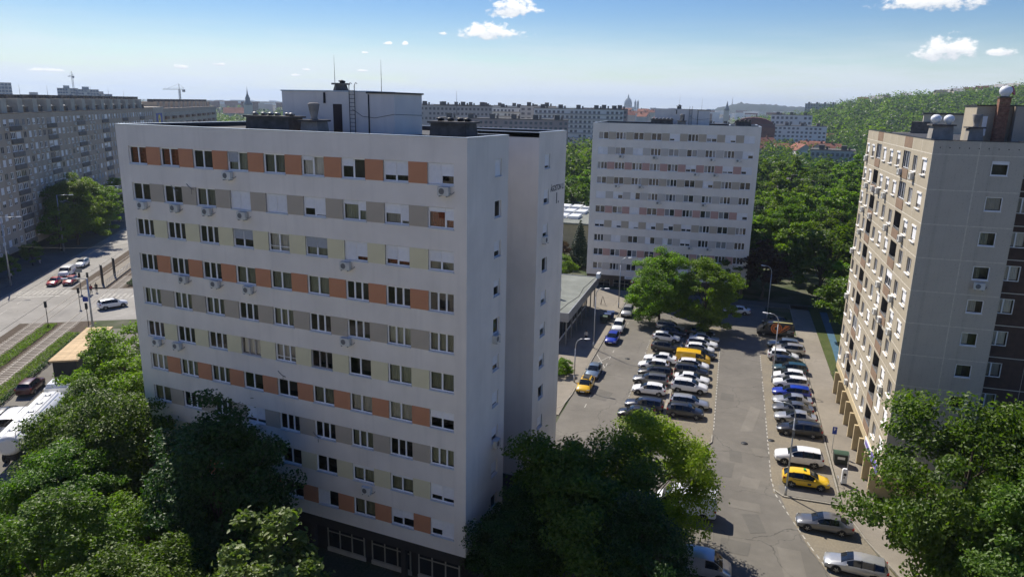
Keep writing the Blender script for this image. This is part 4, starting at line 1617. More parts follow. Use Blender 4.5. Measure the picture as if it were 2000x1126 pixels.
# slab block further on with brown balconies
sb = tag(empty('slab_block', (*ave(133.0, -1.0), 0), AV), 'next grey slab block with brown balconies beyond the blue advertising sign', 'apartment block')
b = MB()
b.box(0, 0, 0, 122, 11.5, 30.6)
b.build('wall', 'slab_grey', sb)
bb, pp = MB(), MB()
for k in range(50):
    for r in range(4):
        x, z = 2 + k * 2.4, 27.6 - r * 2.8
        pp.box(x, -.03, z, x + 1.4, -.002, z + 1.4)
        bb.box(x - .05, -.05, z, x + .07, -.031, z + 1.4)
tag(pp.build('distant_window_panes', 'far_window', sb), kind='stuff')
tag(bb.build('distant_window_frames', 'upvc', sb), kind='stuff')
for k in range(9):
    b = MB()
    for r in range(4):
        b.box(6 + k * 12.8, -.9, 26.5 - r * 2.8, 10.5 + k * 12.8, -.06, 27.5 - r * 2.8)
    b.build('balcony_stack', 'balcony_brown', sb)
for k in range(13):
    b = MB()
    b.box(2 + k * 9.1, 1.5, 30.603, 6 + k * 9.1, 9, 33.0)
    b.box(3 + k * 9.1, 3, 33.003, 4.2 + k * 9.1, 5, 34.0, 1)
    b.build('roof_room', ['slab_grey', 'concrete_dark'], sb)

# ------------------------------------------------------------------ single-storey shop pavilion with flat roof
sx, sy = lot(-4.5, 57.4)
sp = tag(empty('shop_pavilion', (sx, sy, 0), LA), 'single-storey shop pavilion with flat pale roof and metal fascia by the street', 'shop')
sp.scale = (1.0, .935, 1.27)
b = MB()
b.box(-26, 1.6, 0.1, -1.7, 25.6, 3.3)
b.build('wall', 'far_white', sp)
b = MB()
b.box(-27, 0, 4.02, 0, 26.4, 4.2)
b.build('roof', 'roof_pale', sp)
b = MB()
b.box(-27.1, -.12, 3.2, .12, -.003, 4.28)
b.box(.003, -.003, 3.2, .12, 26.4, 4.28)
b.box(-27.1, 26.403, 3.2, .12, 26.52, 4.28)
b.box(-26.9, .05, 3.4, -.05, 26.3, 3.5)
b.build('fascia', 'fascia', sp)
for y in np.arange(1.0, 26, 4.1):
    MB().box(-.45, y - .09, .12, -.27, y + .09, 3.4).build('canopy_post', 'metal_grey', sp)
for y in np.arange(2.2, 24, 3.0):
    b = MB()
    b.box(-1.697, y, .5, -1.64, y + 2.6, 3.0)
    b.build('shop_window', 'shop_glass', sp)
b = MB()
b.lathe([(.22, 0), (.22, .9), (.34, 1.0), (.34, 1.25), (.2, 1.35)], (-3.2, 8.4, 4.2), 12)
b.tube((-3.2, 8.4, 5.2), (-3.65, 8.4, 5.3), .2, n=10)
b.build('roof_ventilator', 'galv', sp)
b = MB()
b.path([(-1.6, .3, 4.23), (-1.2, 6, 4.23), (-.5, 11, 4.23), (-.9, 17, 4.23), (-.4, 26, 4.23)], [.025] * 5, 5)
b.build('roof_cable', 'metal_dark', sp)
b = MB()
b.box(-.2, 25.2, 4.2, .4, 26.9, 4.9)
b.build('air_conditioner', 'white_vent', sp)

# wooden-roofed kiosk by the tracks
kx, ky = ave(-80.5, 34.3)
kk = tag(empty('kiosk', (kx, ky, 0), AV), 'kiosk with light timber-clad roof and dark walls beside the tram tracks', 'kiosk')
b = MB()
b.box(.25, -1.35, .02, 13.7, 1.3, 2.95)
b.build('wall', 'metal_dark', kk)
mat_plain('timber', (0.50, 0.36, 0.20), 0.8, var=0.18, scale=2, rnd=0.14)
pl = MB().box(0, -1.75, 0, .395, 1.65, .06).mesh('roof_plank', 'timber')
for i in range(35):
    o = put('roof_plank', pl, kk, (i * .40, 0, 3.14 + random.uniform(-.006, .006)))
MB().box(0, -1.7, 2.98, 14.0, 1.6, 3.12).build('roof_deck', 'timber', kk)

# ------------------------------------------------------------------ trees
def raw_mesh(name, V, F, mats, mi=None):
    me = bpy.data.meshes.new(name)
    n, k = len(F), F.shape[1]
    me.vertices.add(len(V))
    me.vertices.foreach_set('co', np.ascontiguousarray(V, dtype=np.float32).ravel())
    me.loops.add(n * k)
    me.loops.foreach_set('vertex_index', F.astype(np.int32).ravel())
    me.polygons.add(n)
    me.polygons.foreach_set('loop_start', np.arange(0, n * k, k, dtype=np.int32))
    me.polygons.foreach_set('loop_total', np.full(n, k, dtype=np.int32))
    for m in mats:
        me.materials.append(MATS[m])
    if mi is not None:
        me.polygons.foreach_set('material_index', mi.astype(np.int32))
    me.update(calc_edges=True)
    return me


def leaf_cards(P, Nrm, size, g, aspect=0.62):
    """one small folded leaf spray (two quads sharing a rib) per point"""
    n = len(P)
    r = g.normal(size=(n, 3))
    T = np.cross(Nrm, r)
    T /= np.linalg.norm(T, axis=1)[:, None] + 1e-9
    B = np.cross(Nrm, T)
    s = (size * g.uniform(0.6, 1.35, n))[:, None]
    fold = g.uniform(0.15, 0.45, n)[:, None]
    a = P - T * s * 0.5
    c = P + T * s * 0.5
    w = B * s * aspect * 0.5
    up = Nrm * s * fold * 0.4
    V = np.stack([a, c, c * 0.35 + a * 0.65 + w + up, c * 0.65 + a * 0.35 + w * 0.8 + up, c * 0.35 + a * 0.65 - w + up, c * 0.65 + a * 0.35 - w * 0.8 + up], 1).reshape(-1, 3)
    k = np.arange(n)[:, None] * 6
    F = np.concatenate([k + np.array([[0, 1, 3, 2]]), k + np.array([[1, 0, 4, 5]])], 1).reshape(-1, 4)
    return V, F


def make_tree(seed, H, Rr, base, n_leaf, leaf, clumps, mat, shape=1.0, droop=0.0, airy=0.0, limbs=9, trunk_r=0.22, cf=0.215):
    """returns (trunk mesh, crown mesh): limbs reach out to leaf clumps spread through an uneven crown volume"""
    g = np.random.default_rng(seed)
    rc = (H - base) / 2
    zc = base + rc
    # clump centres: towards the outside of a lumpy ellipsoid
    u = g.normal(size=(clumps, 3))
    u /= np.linalg.norm(u, axis=1)[:, None]
    lump = 1 + 0.14 * np.sin(3.1 * u[:, 0] + seed) * np.cos(2.7 * u[:, 1] + 1.3 * seed) + 0.12 * np.sin(5.3 * u[:, 2] + 4.1 * u[:, 0] + seed)
    rad = (g.uniform(0.25, 1.0, clumps) ** 0.45) * lump
    prof = np.clip(1.0 - 0.35 * shape * np.clip(u[:, 2], -1, 1), 0.45, 1.3)          # narrower towards the top
    C = np.stack([u[:, 0] * rad * Rr * prof, u[:, 1] * rad * Rr * prof, zc + u[:, 2] * rad * rc], 1)
    C[:, 2] = np.maximum(C[:, 2], base * 0.8)
    cr = g.uniform(0.5, 1.35, clumps) * Rr * cf
    wts = cr ** 2
    idx = g.choice(clumps, n_leaf, p=wts / wts.sum())
    d = g.normal(size=(n_leaf, 3))
    d /= np.linalg.norm(d, axis=1)[:, None]
    rr_ = g.uniform(0, 1, n_leaf) ** 0.40
    d[:, 2] = np.where(d[:, 2] < -0.2, d[:, 2] * 0.5, d[:, 2])
    off = d * (cr[idx] * rr_)[:, None]
    off[:, 2] *= 0.62
    off[:, 2] -= droop * rr_ * cr[idx]
    P = C[idx] + off
    # a few stray sprays beyond the outline
    st = g.random(n_leaf) < 0.05 + airy
    P[st] += d[st] * g.uniform(0.1, 0.5, st.sum())[:, None] * Rr * 0.22
    out = P - np.array([0, 0, zc - 0.2 * rc])
    out /= np.linalg.norm(out, axis=1)[:, None] + 1e-9
    N = out * 0.55 + np.array([0, 0, 0.55]) + g.normal(size=(n_leaf, 3)) * 0.55
    N /= np.linalg.norm(N, axis=1)[:, None]
    V, F = leaf_cards(P, N, leaf, g)
    crown = raw_mesh('crown', V, F, [mat])
    tb = MB()
    top = zc + rc * 0.45
    pts = [(0, 0, -0.1)]
    x = y = 0.0
    nseg = 6
    for i in range(1, nseg + 1):
        x += g.normal() * 0.10
        y += g.normal() * 0.10
        pts.append((x, y, top * i / nseg))
    tb.path(pts, [trunk_r * 1.35] + [trunk_r * (1 - 0.75 * i / nseg) for i in range(1, nseg + 1)], 9)
    order = g.permutation(clumps)[:limbs * 2]
    for j, ci in enumerate(order):
        c = C[ci]
        z0 = base * 0.75 + (top - base * 0.75) * g.uniform(0.05, 0.75)
        z0 = min(z0, max(base * .7, c[2] - 0.3))
        f = z0 / top * nseg
        i0 = min(int(f), nseg - 1)
        p0 = Vector(pts[i0]).lerp(Vector(pts[i0 + 1]), f - i0)
        p1 = Vector(c)
        mid = p0.lerp(p1, 0.5) + Vector((g.normal() * .2, g.normal() * .2, 0.35))
        r0 = trunk_r * (0.42 if j < limbs else 0.24) * (1 - 0.5 * z0 / top)
        tb.path([tuple(p0), tuple(mid), tuple(p1)], [r0, r0 * 0.65, r0 * 0.22], 6)
    return tb.mesh('trunk', 'bark'), crown


def make_conifer(seed, H, Rr, n_leaf, leaf, mat):
    g = np.random.default_rng(seed)
    z = 1.0 + (H - 1.0) * (1 - np.sqrt(g.uniform(0, 1, n_leaf)))
    rmax = Rr * (1 - (z - 1.0) / (H - 0.8)) + 0.08
    a = np.round(g.uniform(0, 18, n_leaf)) / 18 * 2 * np.pi + np.floor(z / 0.55) * 1.9 + g.normal(size=n_leaf) * .12
    r = rmax * g.uniform(0.1, 1, n_leaf) ** 0.6
    zz = np.floor(z / 0.55) * 0.55 - r * 0.28 + g.normal(size=n_leaf) * .10
    P = np.stack([np.cos(a) * r, np.sin(a) * r, zz + .4], 1)
    N = np.stack([np.cos(a) * .4, np.sin(a) * .4, np.full(n_leaf, .9)], 1) + g.normal(size=(n_leaf, 3)) * .35
    N /= np.linalg.norm(N, axis=1)[:, None]
    V, F = leaf_cards(P, N, leaf, g, 0.35)
    t = MB()
    t.tube((0, 0, -.1), (0, 0, H * .97), .16, .02, 8)
    return t.mesh('trunk', 'bark'), raw_mesh('crown', V, F, [mat])


TV = {
    'maple': make_tree(1, 13.0, 5.2, 2.0, 42000, 0.24, 130, 'leaf_green', 0.6),
    'maple2': make_tree(2, 12.5, 5.6, 2.0, 42000, 0.24, 135, 'leaf_green', 0.4),
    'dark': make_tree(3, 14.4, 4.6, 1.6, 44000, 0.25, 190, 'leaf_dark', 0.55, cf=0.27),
    'robinia': make_tree(4, 13.2, 5.2, 1.2, 46000, 0.23, 170, 'leaf_yellow', 0.2, 0.2, 0.05, trunk_r=.2, cf=.25),
    'bright': make_tree(5, 12.0, 4.8, 1.6, 34000, 0.25, 120, 'leaf_bright', 0.5, 0.1, 0.03),
    'silver': make_tree(6, 11.0, 2.9, 2.0, 14000, 0.27, 46, 'leaf_silver', 0.7, 0.0, 0.08),
    'lush': make_tree(7, 13.5, 5.8, 1.6, 54000, 0.26, 190, 'leaf_green', 0.35, cf=.235),
    'pair': make_tree(8, 12.2, 5.3, 0.9, 44000, 0.26, 150, 'leaf_bright', 0.25, 0.1),
    'mid_a': make_tree(11, 13.0, 5.2, 2.8, 7000, 0.50, 70, 'leaf_bright', 0.4),
    'mid_b': make_tree(12, 14.5, 5.0, 2.8, 7000, 0.50, 70, 'leaf_bright', 0.6),
    'mid_c': make_tree(13, 12.0, 5.6, 2.4, 7000, 0.52, 75, 'leaf_green', 0.3),
    'mid_d': make_tree(14, 15.0, 4.6, 3.2, 6000, 0.50, 75, 'leaf_bright', 0.5, 0.2, 0.06),
    'mid_e': make_tree(15, 12.0, 5.0, 2.4, 6500, 0.50, 65, 'leaf_far', 0.4),
    'purple': make_tree(16, 9.0, 4.2, 1.8, 6000, 0.42, 60, 'leaf_purple', 0.4),
    'shrub': make_tree(17, 4.2, 3.2, 0.3, 6000, 0.30, 60, 'leaf_bright', 0.2, limbs=5, trunk_r=.06),
    'poplar': make_tree(18, 18.0, 2.2, 1.5, 5000, 0.50, 70, 'leaf_dark', 0.8),
    'conifer': make_conifer(19, 10.5, 3.0, 6500, 0.42, 'needle'),
}


def plant(kind, x, y, label, scale=1.0, rz=None, name='tree', cat='tree', group=None, z=0.0, sz=None):
    t, c = TV[kind]
    r = empty(name, (x, y, z), random.uniform(0, 6.28) if rz is None else rz)
    r.scale = (scale, scale, scale * (sz or 1.0))
    put('trunk', t, r)
    put('crown', c, r)
    return tag(r, label, cat, group)


# in front of and beside the near block
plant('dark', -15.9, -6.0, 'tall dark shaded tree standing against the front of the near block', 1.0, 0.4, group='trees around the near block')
plant('maple2', -30.2, -4.2, 'broad leafy tree at the left front corner of the near block', 0.94, 1.0, group='trees around the near block')
plant('bright', -34.5, 3.6, 'sunlit tree hugging the left edge of the near block', 0.98, 5.2, group='trees around the near block')
plant('maple', -37.5, -0.6, 'round tree between the tanker lorry and the near block, middle of its clump', 0.76, 2.2, group='trees around the near block')
plant('bright', -42.2, 8.4, 'sunlit tree by the side wall of the near block, nearest the timber kiosk', 1.06, 0.3, group='trees around the near block')
plant('bright', -45.0, 14.5, 'sunlit tree overhanging the right end of the timber kiosk roof', 0.62, 1.3, group='trees around the near block')
plant('maple2', -26.5, -10.5, 'leafy tree left of the tall dark tree, with a bright sunlit flank', 0.80, 2.9, group='trees around the near block')
plant('bright', -19.6, -8.6, 'narrow sunlit tree touching the left side of the tall dark tree', 0.72, 2.0, group='trees around the near block')
plant('maple', -18.6, -16.6, 'sunlit round crown in the lower left corner of the view, largest there', 0.92, 0.9, group='trees around the near block')
plant('maple2', -11.6, -16.6, 'sunlit crown at the bottom edge below the tall dark tree', 0.82, 5.0, group='trees around the near block')
plant('silver', -5.2, -13.2, 'pale green open tree with sunlit shoots in front of the block entrance', 1.18, 1.1, group='trees around the near block')
plant('bright', -29.6, -12.2, 'tree at the left edge below the tanker lorry', 0.74, 3.3, group='trees around the near block')
plant('bright', 7.3, -19.6, 'tree below the block corner showing only its sunlit top shoots', 0.93, 0.5, group='trees around the near block')
plant('silver', 13.6, -17.6, 'small tree at the bottom edge showing one sunlit tip', 0.98, 2.5, group='trees around the near block')
plant('lush', 7.9, 5.6, 'large dark tree in the shade of the near block beside the street', 0.92, 0.2, group='trees around the near block')
plant('robinia', 11.1, 12.0, 'yellow-green sunlit tree overhanging the end of the car park', 0.90, 1.2, group='trees around the near block')
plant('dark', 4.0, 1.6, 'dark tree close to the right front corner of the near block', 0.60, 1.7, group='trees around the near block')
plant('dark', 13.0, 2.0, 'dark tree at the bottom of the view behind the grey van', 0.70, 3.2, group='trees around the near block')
plant('lush', 32.8, 14.6, 'big sunlit tree in front of the concrete panel block end wall', 1.06, 2.4, group='trees around the near block', sz=1.17)
plant('maple', 36.6, 8.0, 'tree at the lower right corner beside the silver estate car', 1.0, 3.6, group='trees around the near block')
plant('lush', 41.0, 15.0, 'tree at the right edge in front of the brown recessed bay', 1.15, 5.1, group='trees around the near block')
# end of the car park
x, y = lot(7.2, 74.2)
plant('pair', x, y, 'left one of the pair of sunlit trees at the end of the car park', 0.99, 0.7)
x, y = lot(14.6, 73.8)
plant('pair', x, y, 'right one of the pair of sunlit trees at the end of the car park', 0.94, 2.6)
x, y = lot(24.0, 98.5)
plant('purple', x, y, 'dark purple-leaved tree behind the black van at the end of the street', 1.2, 1.0)
x, y = lot(17.5, 99.0)
plant('mid_c', x, y, 'dark round tree at the end of the street, left of the purple one', 0.62, 1.0)
x, y = lot(36.5, 74.0)
plant('mid_c', x, y, 'dark tree overhanging the blue footpath beside the panel block', 0.95, 1.8)
x, y = lot(38.5, 86.0)
plant('mid_b', x, y, 'tall tree behind the one that overhangs the blue footpath', 0.95, 0.2)
x, y = lot(-2.6, 46.6)
plant('shrub', x, y, 'low rounded bush on the pavement beside the near block', 0.52, 0.3, 'bush', 'bush')
plant('shrub', -27.5, 101.5, 'light green spreading shrub at the left foot of the distant block', 1.0, 0.9, 'shrub', 'shrub')
plant('conifer', -27.0, 111.0, 'dark conifer left of the distant block', 1.0, 0.3, 'conifer', 'tree')
plant('purple', -31.5, 108.5, 'reddish shrub tree beside the conifer left of the distant block', 0.75, 0.3)
# along the avenue
for i, (s, t, k, sc, lb) in enumerate(((8.0, 3.6, 'mid_b', 0.78, 'tree in front of the grey slab block just behind the tall lamp post'), (15, 5.0, 'pair', 1.32, 'bright sunlit tree on the avenue, larger one beyond the lamp post'),
                                       (29, 4.6, 'pair', 1.15, 'second bright tree on the avenue, half behind the near block'), (38, 4.0, 'mid_c', 0.85, 'dark tree at the far end of the avenue row'),
                                       (-8, 3.8, 'mid_c', 0.42, 'small grey-green tree under the slab block facade, right one'), (-20, 4.0, 'mid_c', 0.40, 'small tree under the slab block facade at the left edge'),
                                       (50, 4.6, 'mid_b', 0.9, 'farthest tree of the avenue row'))):
    x, y = ave(s, t)
    plant(k, x, y, lb, sc, group='trees along the avenue')

ORD = ['first', 'second', 'third', 'fourth', 'fifth', 'sixth', 'seventh', 'eighth', 'ninth', 'tenth', 'eleventh', 'twelfth', 'thirteenth', 'fourteenth', 'fifteenth', 'sixteenth',
       'seventeenth', 'eighteenth', 'nineteenth', 'twentieth', 'twenty-first', 'twenty-second', 'twenty-third', 'twenty-fourth', 'twenty-fifth', 'twenty-sixth', 'twenty-seventh', 'twenty-eighth', 'twenty-ninth', 'thirtieth']
KINDS = ['mid_a', 'mid_b', 'mid_b', 'mid_c', 'mid_c', 'mid_d', 'mid_e', 'mid_e']
KWORD = {'mid_a': 'bright round', 'mid_b': 'tall light-green', 'mid_c': 'darker broad', 'mid_d': 'loose yellow-green', 'mid_e': 'plain green', 'poplar': 'slim dark poplar-shaped'}
rt = random.Random(21)


def wood(az0, az1, d0, d1, n, where, group, smin=.75, smax=1.15, kinds=KINDS, skip=None):
    pts = []
    tries = 0
    while len(pts) < n and tries < 4000:
        tries += 1
        az = rt.uniform(az0, az1)
        d = math.sqrt(rt.uniform(d0 * d0, d1 * d1))
        x, y = at_bearing(az, d)
        if skip and skip(x, y):
            continue
        if all((x - a) ** 2 + (y - b) ** 2 > 6.0 ** 2 for a, b, _ in pts):
            pts.append((x, y, d))
    pts.sort(key=lambda p: p[2])
    cnt = {}
    for x, y, d in pts:
        k = rt.choice(kinds)
        i = cnt.get(k, 0)
        cnt[k] = i + 1
        plant(k, x, y, f'{ORD[min(i, 29)]} nearest {KWORD[k]} tree {where}', rt.uniform(smin, smax), group=group)


def not_on_lot(x, y):
    a, b = x * LC + y * LS, -x * LS + y * LC
    return (a < 32.5 and b < 97) or (a > 30 and b < 58)


wood(-0.115, 0.045, 138, 330, 46, 'in the wood behind the panel block', 'trees of the wood behind the panel block', .85, 1.3, skip=not_on_lot)
wood(-0.355, -0.283, 190, 360, 16, 'in the strip of wood between the two pale blocks', 'trees between the two pale blocks')
wood(-0.27, -0.12, 150, 300, 10, 'hidden behind the distant pale block', 'trees behind the distant pale block') if False else None
for az, d, lb in ((-0.083, 300, 'slim dark poplar left of the others above the wood'), (-0.068, 310, 'slim dark poplar, second from the left above the wood'), (0.006, 262, 'slim dark poplar close to the panel block roof'), (0.014, 270, 'taller slim poplar touching the panel block roofline'), (-0.0235, 300, 'slim poplar in the middle of the wood'), (-0.292, 205, 'slim dark poplar at the left edge of the distant block')):
    x, y = at_bearing(az, d)
    plant('poplar', x, y, lb, 0.85, name='poplar_tree', group='poplars')

# ------------------------------------------------------------------ far city
def far_block(name, label, az, dist, w, h, dep, rows, cols, mat, yaw=None, z0=0.0, roof='chim', roofmat='concrete_dark', win='far_window', cat='apartment block', band=None, frac=.5, wf=.55):
    """apartment slab far away; its long side faces roughly towards the place"""
    x, y = at_bearing(az, dist)
    yaw = (-az if yaw is None else yaw)
    r = tag(empty(name, (x, y, z0), yaw), label, cat, None)
    b = MB()
    b.box(-w / 2, 0, 0, w / 2, dep, h)
    b.build('wall', mat, r)
    wb = MB()
    sh = (h - 3.5) / rows
    cw = w / cols
    for i in range(rows):
        z = 3.0 + i * sh + sh * .28
        for c in range(cols):
            if rt.random() < .08:
                continue
            xx = -w / 2 + c * cw + cw * (1 - wf) / 2
            wb.quad([(xx, -.06, z), (xx + cw * wf, -.06, z), (xx + cw * wf, -.06, z + sh * frac), (xx, -.06, z + sh * frac)])
    tag(wb.build('distant_windows', win, r), kind='stuff')
    if band:
        for i in range(rows):
            z = 3.0 + i * sh - .05
            bb = MB().box(-w / 2 + 1, -.5, z, w / 2 - 1, -.02, z + sh * .3)
            bb.build('balcony_band', band, r)
    rb = MB()
    rb.box(-w / 2 - .2, -.2, h + .01, w / 2 + .2, dep + .2, h + .4)
    if roof == 'chim':
        k = max(2, int(w / 11))
        for i in range(k):
            xx = -w / 2 + (i + .5) * w / k
            rb.box(xx - 1.6, 2, h + .41, xx + 1.2, 7, h + 2.6)
            rb.box(xx + 2, 3, h + .41, xx + 3, 5, h + 1.9)
    rb.build('roof', roofmat, r)
    return r


FB = [
    ('long pink-grey low slab behind the near block roof', -0.418, 390, 68, 27.0, 12, 9, 26, 'far_pink', None),
    ('grey slab with tank roofs just right of the lift house', -0.497, 470, 60, 33.0, 12, 10, 24, 'far_grey', None),
    ('white slab second from the lift house on the skyline', -0.452, 600, 70, 33.0, 12, 10, 26, 'far_white', None),
    ('pale slab third from the lift house on the skyline', -0.408, 520, 46, 32.2, 12, 10, 18, 'far_white', 'far_beige'),
    ('narrow grey end-on block between two white slabs on the skyline', -0.372, 500, 24, 33.6, 14, 10, 6, 'far_grey', None),
    ('white balconied slab left of the distant block', -0.318, 470, 56, 32.5, 12, 10, 20, 'far_white', 'far_grey'),
    ('brownish end-on block right of the white balconied slab', -0.274, 480, 20, 32.8, 16, 10, 5, 'far_pink', None),
    ('low white office row far behind the wood', -0.0995, 640, 120, 22.0, 14, 6, 36, 'far_white', None),
    ('white hotel block with regular balconies on the wooded slope', -0.0485, 700, 34, 36.0, 14, 8, 9, 'far_white', None),
    ('concrete block on top of the wooded ridge', -0.016, 1250, 46, 24.0, 16, 6, 12, 'far_grey', None),
    ('grey block behind the panel block roof', 0.204, 150, 44, 30.6, 12, 10, 15, 'slab_grey', None),
    ('low grey hall roof rising behind the poplars', 0.004, 430, 22, 14.0, 16, 3, 9, 'far_grey', None),
]
for lb, az, d, w, h, dep, r, c, mt, bd in FB:
    z0 = 0.0
    if 'slope' in lb:
        z0 = -6
    if 'ridge' in lb:
        z0 = 20
    far_block('apartment_block', lb, az, d, w, h, dep, r, c, mt, band=bd, z0=z0)
x, y = at_bearing(0.150, 152)
gb = tag(empty('rooftop_block', (x, y, 30.6), -0.083), 'pale lift house on the roof behind the panel block', 'lift house')
MB().box(-8, 2, .45, 8, 9, 3.9).build('wall', 'slab_pale', gb)
MB().box(-8.2, 1.8, 3.903, 8.2, 9.2, 4.2).build('roof', 'concrete_dark', gb)
# glass office towers and cranes at the left horizon
for lb, az, d, w, h in (('blue glass office tower at the left edge of the skyline', -1.006, 1300, 34, 50), ('low wide blue office block left of the cranes', -0.972, 1350, 38, 34), ('glass office tower under the long crane', -0.940, 1250, 26, 44), ('stepped glass office tower right of the crane', -0.921, 1250, 30, 43), ('lower glass office block right end of the tower group', -0.9065, 1280, 28, 37)):
    r = far_block('office_tower', lb, az, d, w, h, 24, 10, 8, 'far_grey', win='far_glass', roof='', wf=.9, frac=.75, cat='office tower')
    MB().box(-w * .2, 4, h + .41, w * .1, 14, h + 4).build('roof_plant', 'far_grey', r)


def crane(az, d, h, jib, rot, label):
    x, y = at_bearing(az, d)
    r = tag(empty('tower_crane', (x, y, 0), rot), label, 'crane')
    b = MB()
    for k in (-.7, .7):
        for q in (-.7, .7):
            b.tube((k, q, 0), (k, q, h), .22, n=4)
    for i in range(int(h / 3)):
        b.tube((-.7, -.7, i * 3), (.7, -.7, i * 3 + 3), .14, n=4)
        b.tube((-.7, .7, i * 3), (-.7, -.7, i * 3 + 3), .14, n=4)
    b.build('mast', 'metal_grey', r)
    b = MB()
    for q in (-.6, .6):
        b.tube((-jib * .3, q, h), (jib, q, h), .25, n=4)
    b.tube((-jib * .3, 0, h + 1.4), (jib, 0, h + 1.0), .2, n=4)
    b.tube((0, 0, h), (0, 0, h + 6), .3, n=4)
    b.tube((0, 0, h + 6), (jib * .7, 0, h + 1.2), .1, n=4)
    b.tube((0, 0, h + 6), (-jib * .28, 0, h + 1.2), .1, n=4)
    b.box(-jib * .3, -1, h - 2.5, -jib * .22, 1, h - .3)
    b.build('jib', 'metal_grey', r)


crane(-0.934, 1100, 58, 46, 2.6, 'tower crane with long jib above the glass office towers')
crane(-0.823, 900, 43, 34, 2.9, 'slim tower crane above the blue advertising sign')
# church with slender spire, left of the lift house
x, y = at_bearing(-0.7455, 1150)
cu = tag(empty('church', (x, y, 0), .7455), 'church with slender onion spire above the trees left of the lift house', 'church')
MB().box(-6, -6, 0, 6, 6, 26).build('tower', 'far_beige', cu)
b = MB()
b.lathe([(6.6, 26), (6.2, 28), (4.0, 31), (3.2, 33), (3.6, 35), (2.2, 38), (1.2, 41), (.4, 47), (.1, 52)], n=10)
b.build('spire', 'dome_blue', cu)
MB().box(-34, 4, 0, -6.01, 24, 14).build('nave', 'far_beige', cu)
b = MB()
b.quad([(-34.5, 3.5, 14), (-6, 3.5, 14), (-6, 14, 22), (-34.5, 14, 22)])
b.quad([(-34.5, 24.5, 14), (-34.5, 14, 22), (-6, 14, 22), (-6, 24.5, 14)])
b.build('nave_roof', 'roof_red', cu)
# great domed church on the skyline
x, y = at_bearing(-0.2535, 3600)
ba = tag(empty('domed_church', (x, y, 0), .25), 'great domed church on the far skyline left of the distant block roof', 'church')
MB().box(-40, 0, 0, 40, 60, 32).build('body', 'far_grey', ba)
b = MB()
b.lathe([(19, 32), (19, 46), (18, 54), (14, 64), (8, 71), (4, 74), (3, 82), (.5, 92)], (0, 22, 0), 16)
b.build('dome', 'dome_blue', ba)
for k in (34, 46):
    b = MB()
    b.box(k - 5, -8, 0, k + 5, 2, 50)
    b.lathe([(5, 50), (4.5, 55), (1, 62), (.3, 68)], (k, -3, 0), 8)
    b.build('bell_tower', 'dome_blue', ba)
x, y = at_bearing(-0.1275, 1500)
tc = tag(empty('clock_tower', (x, y, 0), .12), 'slim church tower with green cap left of the far hill', 'church')
MB().box(-5, -5, 0, 5, 5, 30).build('tower', 'far_beige', tc)
b = MB()
b.lathe([(5.5, 30), (4, 35), (2, 40), (.3, 48)], n=8)
b.build('spire', 'dome_blue', tc)
# house roofs on the right middle distance and red-brick hall
x, y = at_bearing(-0.093, 640)
hl = tag(empty('red_hall', (x, y, 0), .09), 'dark red vaulted market hall roof right of the distant block', 'hall')
b = MB()
n = 10
for i in range(n):
    a0, a1 = math.pi * i / n, math.pi * (i + 1) / n
    b.quad([(-17 * math.cos(a0), 0, 20 + 8 * math.sin(a0)), (-17 * math.cos(a0), 40, 20 + 8 * math.sin(a0)), (-17 * math.cos(a1), 40, 20 + 8 * math.sin(a1)), (-17 * math.cos(a1), 0, 20 + 8 * math.sin(a1))], 0)
b.quad([(-17 * math.cos(math.pi * i / n), 0, 20 + 8 * math.sin(math.pi * i / n)) for i in range(n + 1)])
b.build('vault_roof', 'roof_dkred', hl)
MB().box(-17, .01, 0, 17, 40, 20).build('wall', 'roof_red', hl)
_hn = 0
HOUSES = []
for i in range(34):
    if i < 22:
        az, d = rt.uniform(-0.108, 0.0), rt.uniform(520, 800)
    else:
        az, d = rt.uniform(-0.30, -0.20), rt.uniform(900, 1500)
    x, y = at_bearing(az, d)
    h = rt.uniform(6, 10) if i < 22 else rt.uniform(20, 28)
    r = empty('town_house', (x, y, 0), rt.uniform(0, 3.1))
    w, l = rt.uniform(9, 14), rt.uniform(12, 26)
    MB().box(-l / 2, -w / 2, 0, l / 2, w / 2, h).build('wall', rt.choice(['far_white', 'far_beige', 'far_grey']), r)
    b = MB()
    rh = w * .38
    b.quad([(-l / 2 - .4, -w / 2 - .4, h), (l / 2 + .4, -w / 2 - .4, h), (l / 2 + .4, 0, h + rh), (-l / 2 - .4, 0, h + rh)])
    b.quad([(l / 2 + .4, w / 2 + .4, h), (-l / 2 - .4, w / 2 + .4, h), (-l / 2 - .4, 0, h + rh), (l / 2 + .4, 0, h + rh)])
    b.quad([(-l / 2 - .1, -w / 2, h), (-l / 2 - .1, 0, h + rh), (-l / 2 - .1, w / 2, h)], 1)
    b.quad([(l / 2 + .1, -w / 2, h), (l / 2 + .1, w / 2, h), (l / 2 + .1, 0, h + rh)], 1)
    ro = b.build('roof', ['roof_red', 'far_beige'], r)
    MB().box(l * .2, -.6, h + rh * .3, l * .2 + 1, .6, h + rh + 1.3).build('chimney', 'brick', ro)
    HOUSES.append((d, i < 22, r))
HOUSES.sort(key=lambda t: t[0])
for flag in (True, False):
    for q, (d, f, r) in enumerate([t for t in HOUSES if t[1] == flag]):
        tag(r, f'{ORD[q]} nearest red-roofed town house beyond the wood' if flag else f'{ORD[q]} nearest old red-roofed house on the city skyline', 'house', 'town houses beyond the wood' if flag else 'old town houses on the skyline')
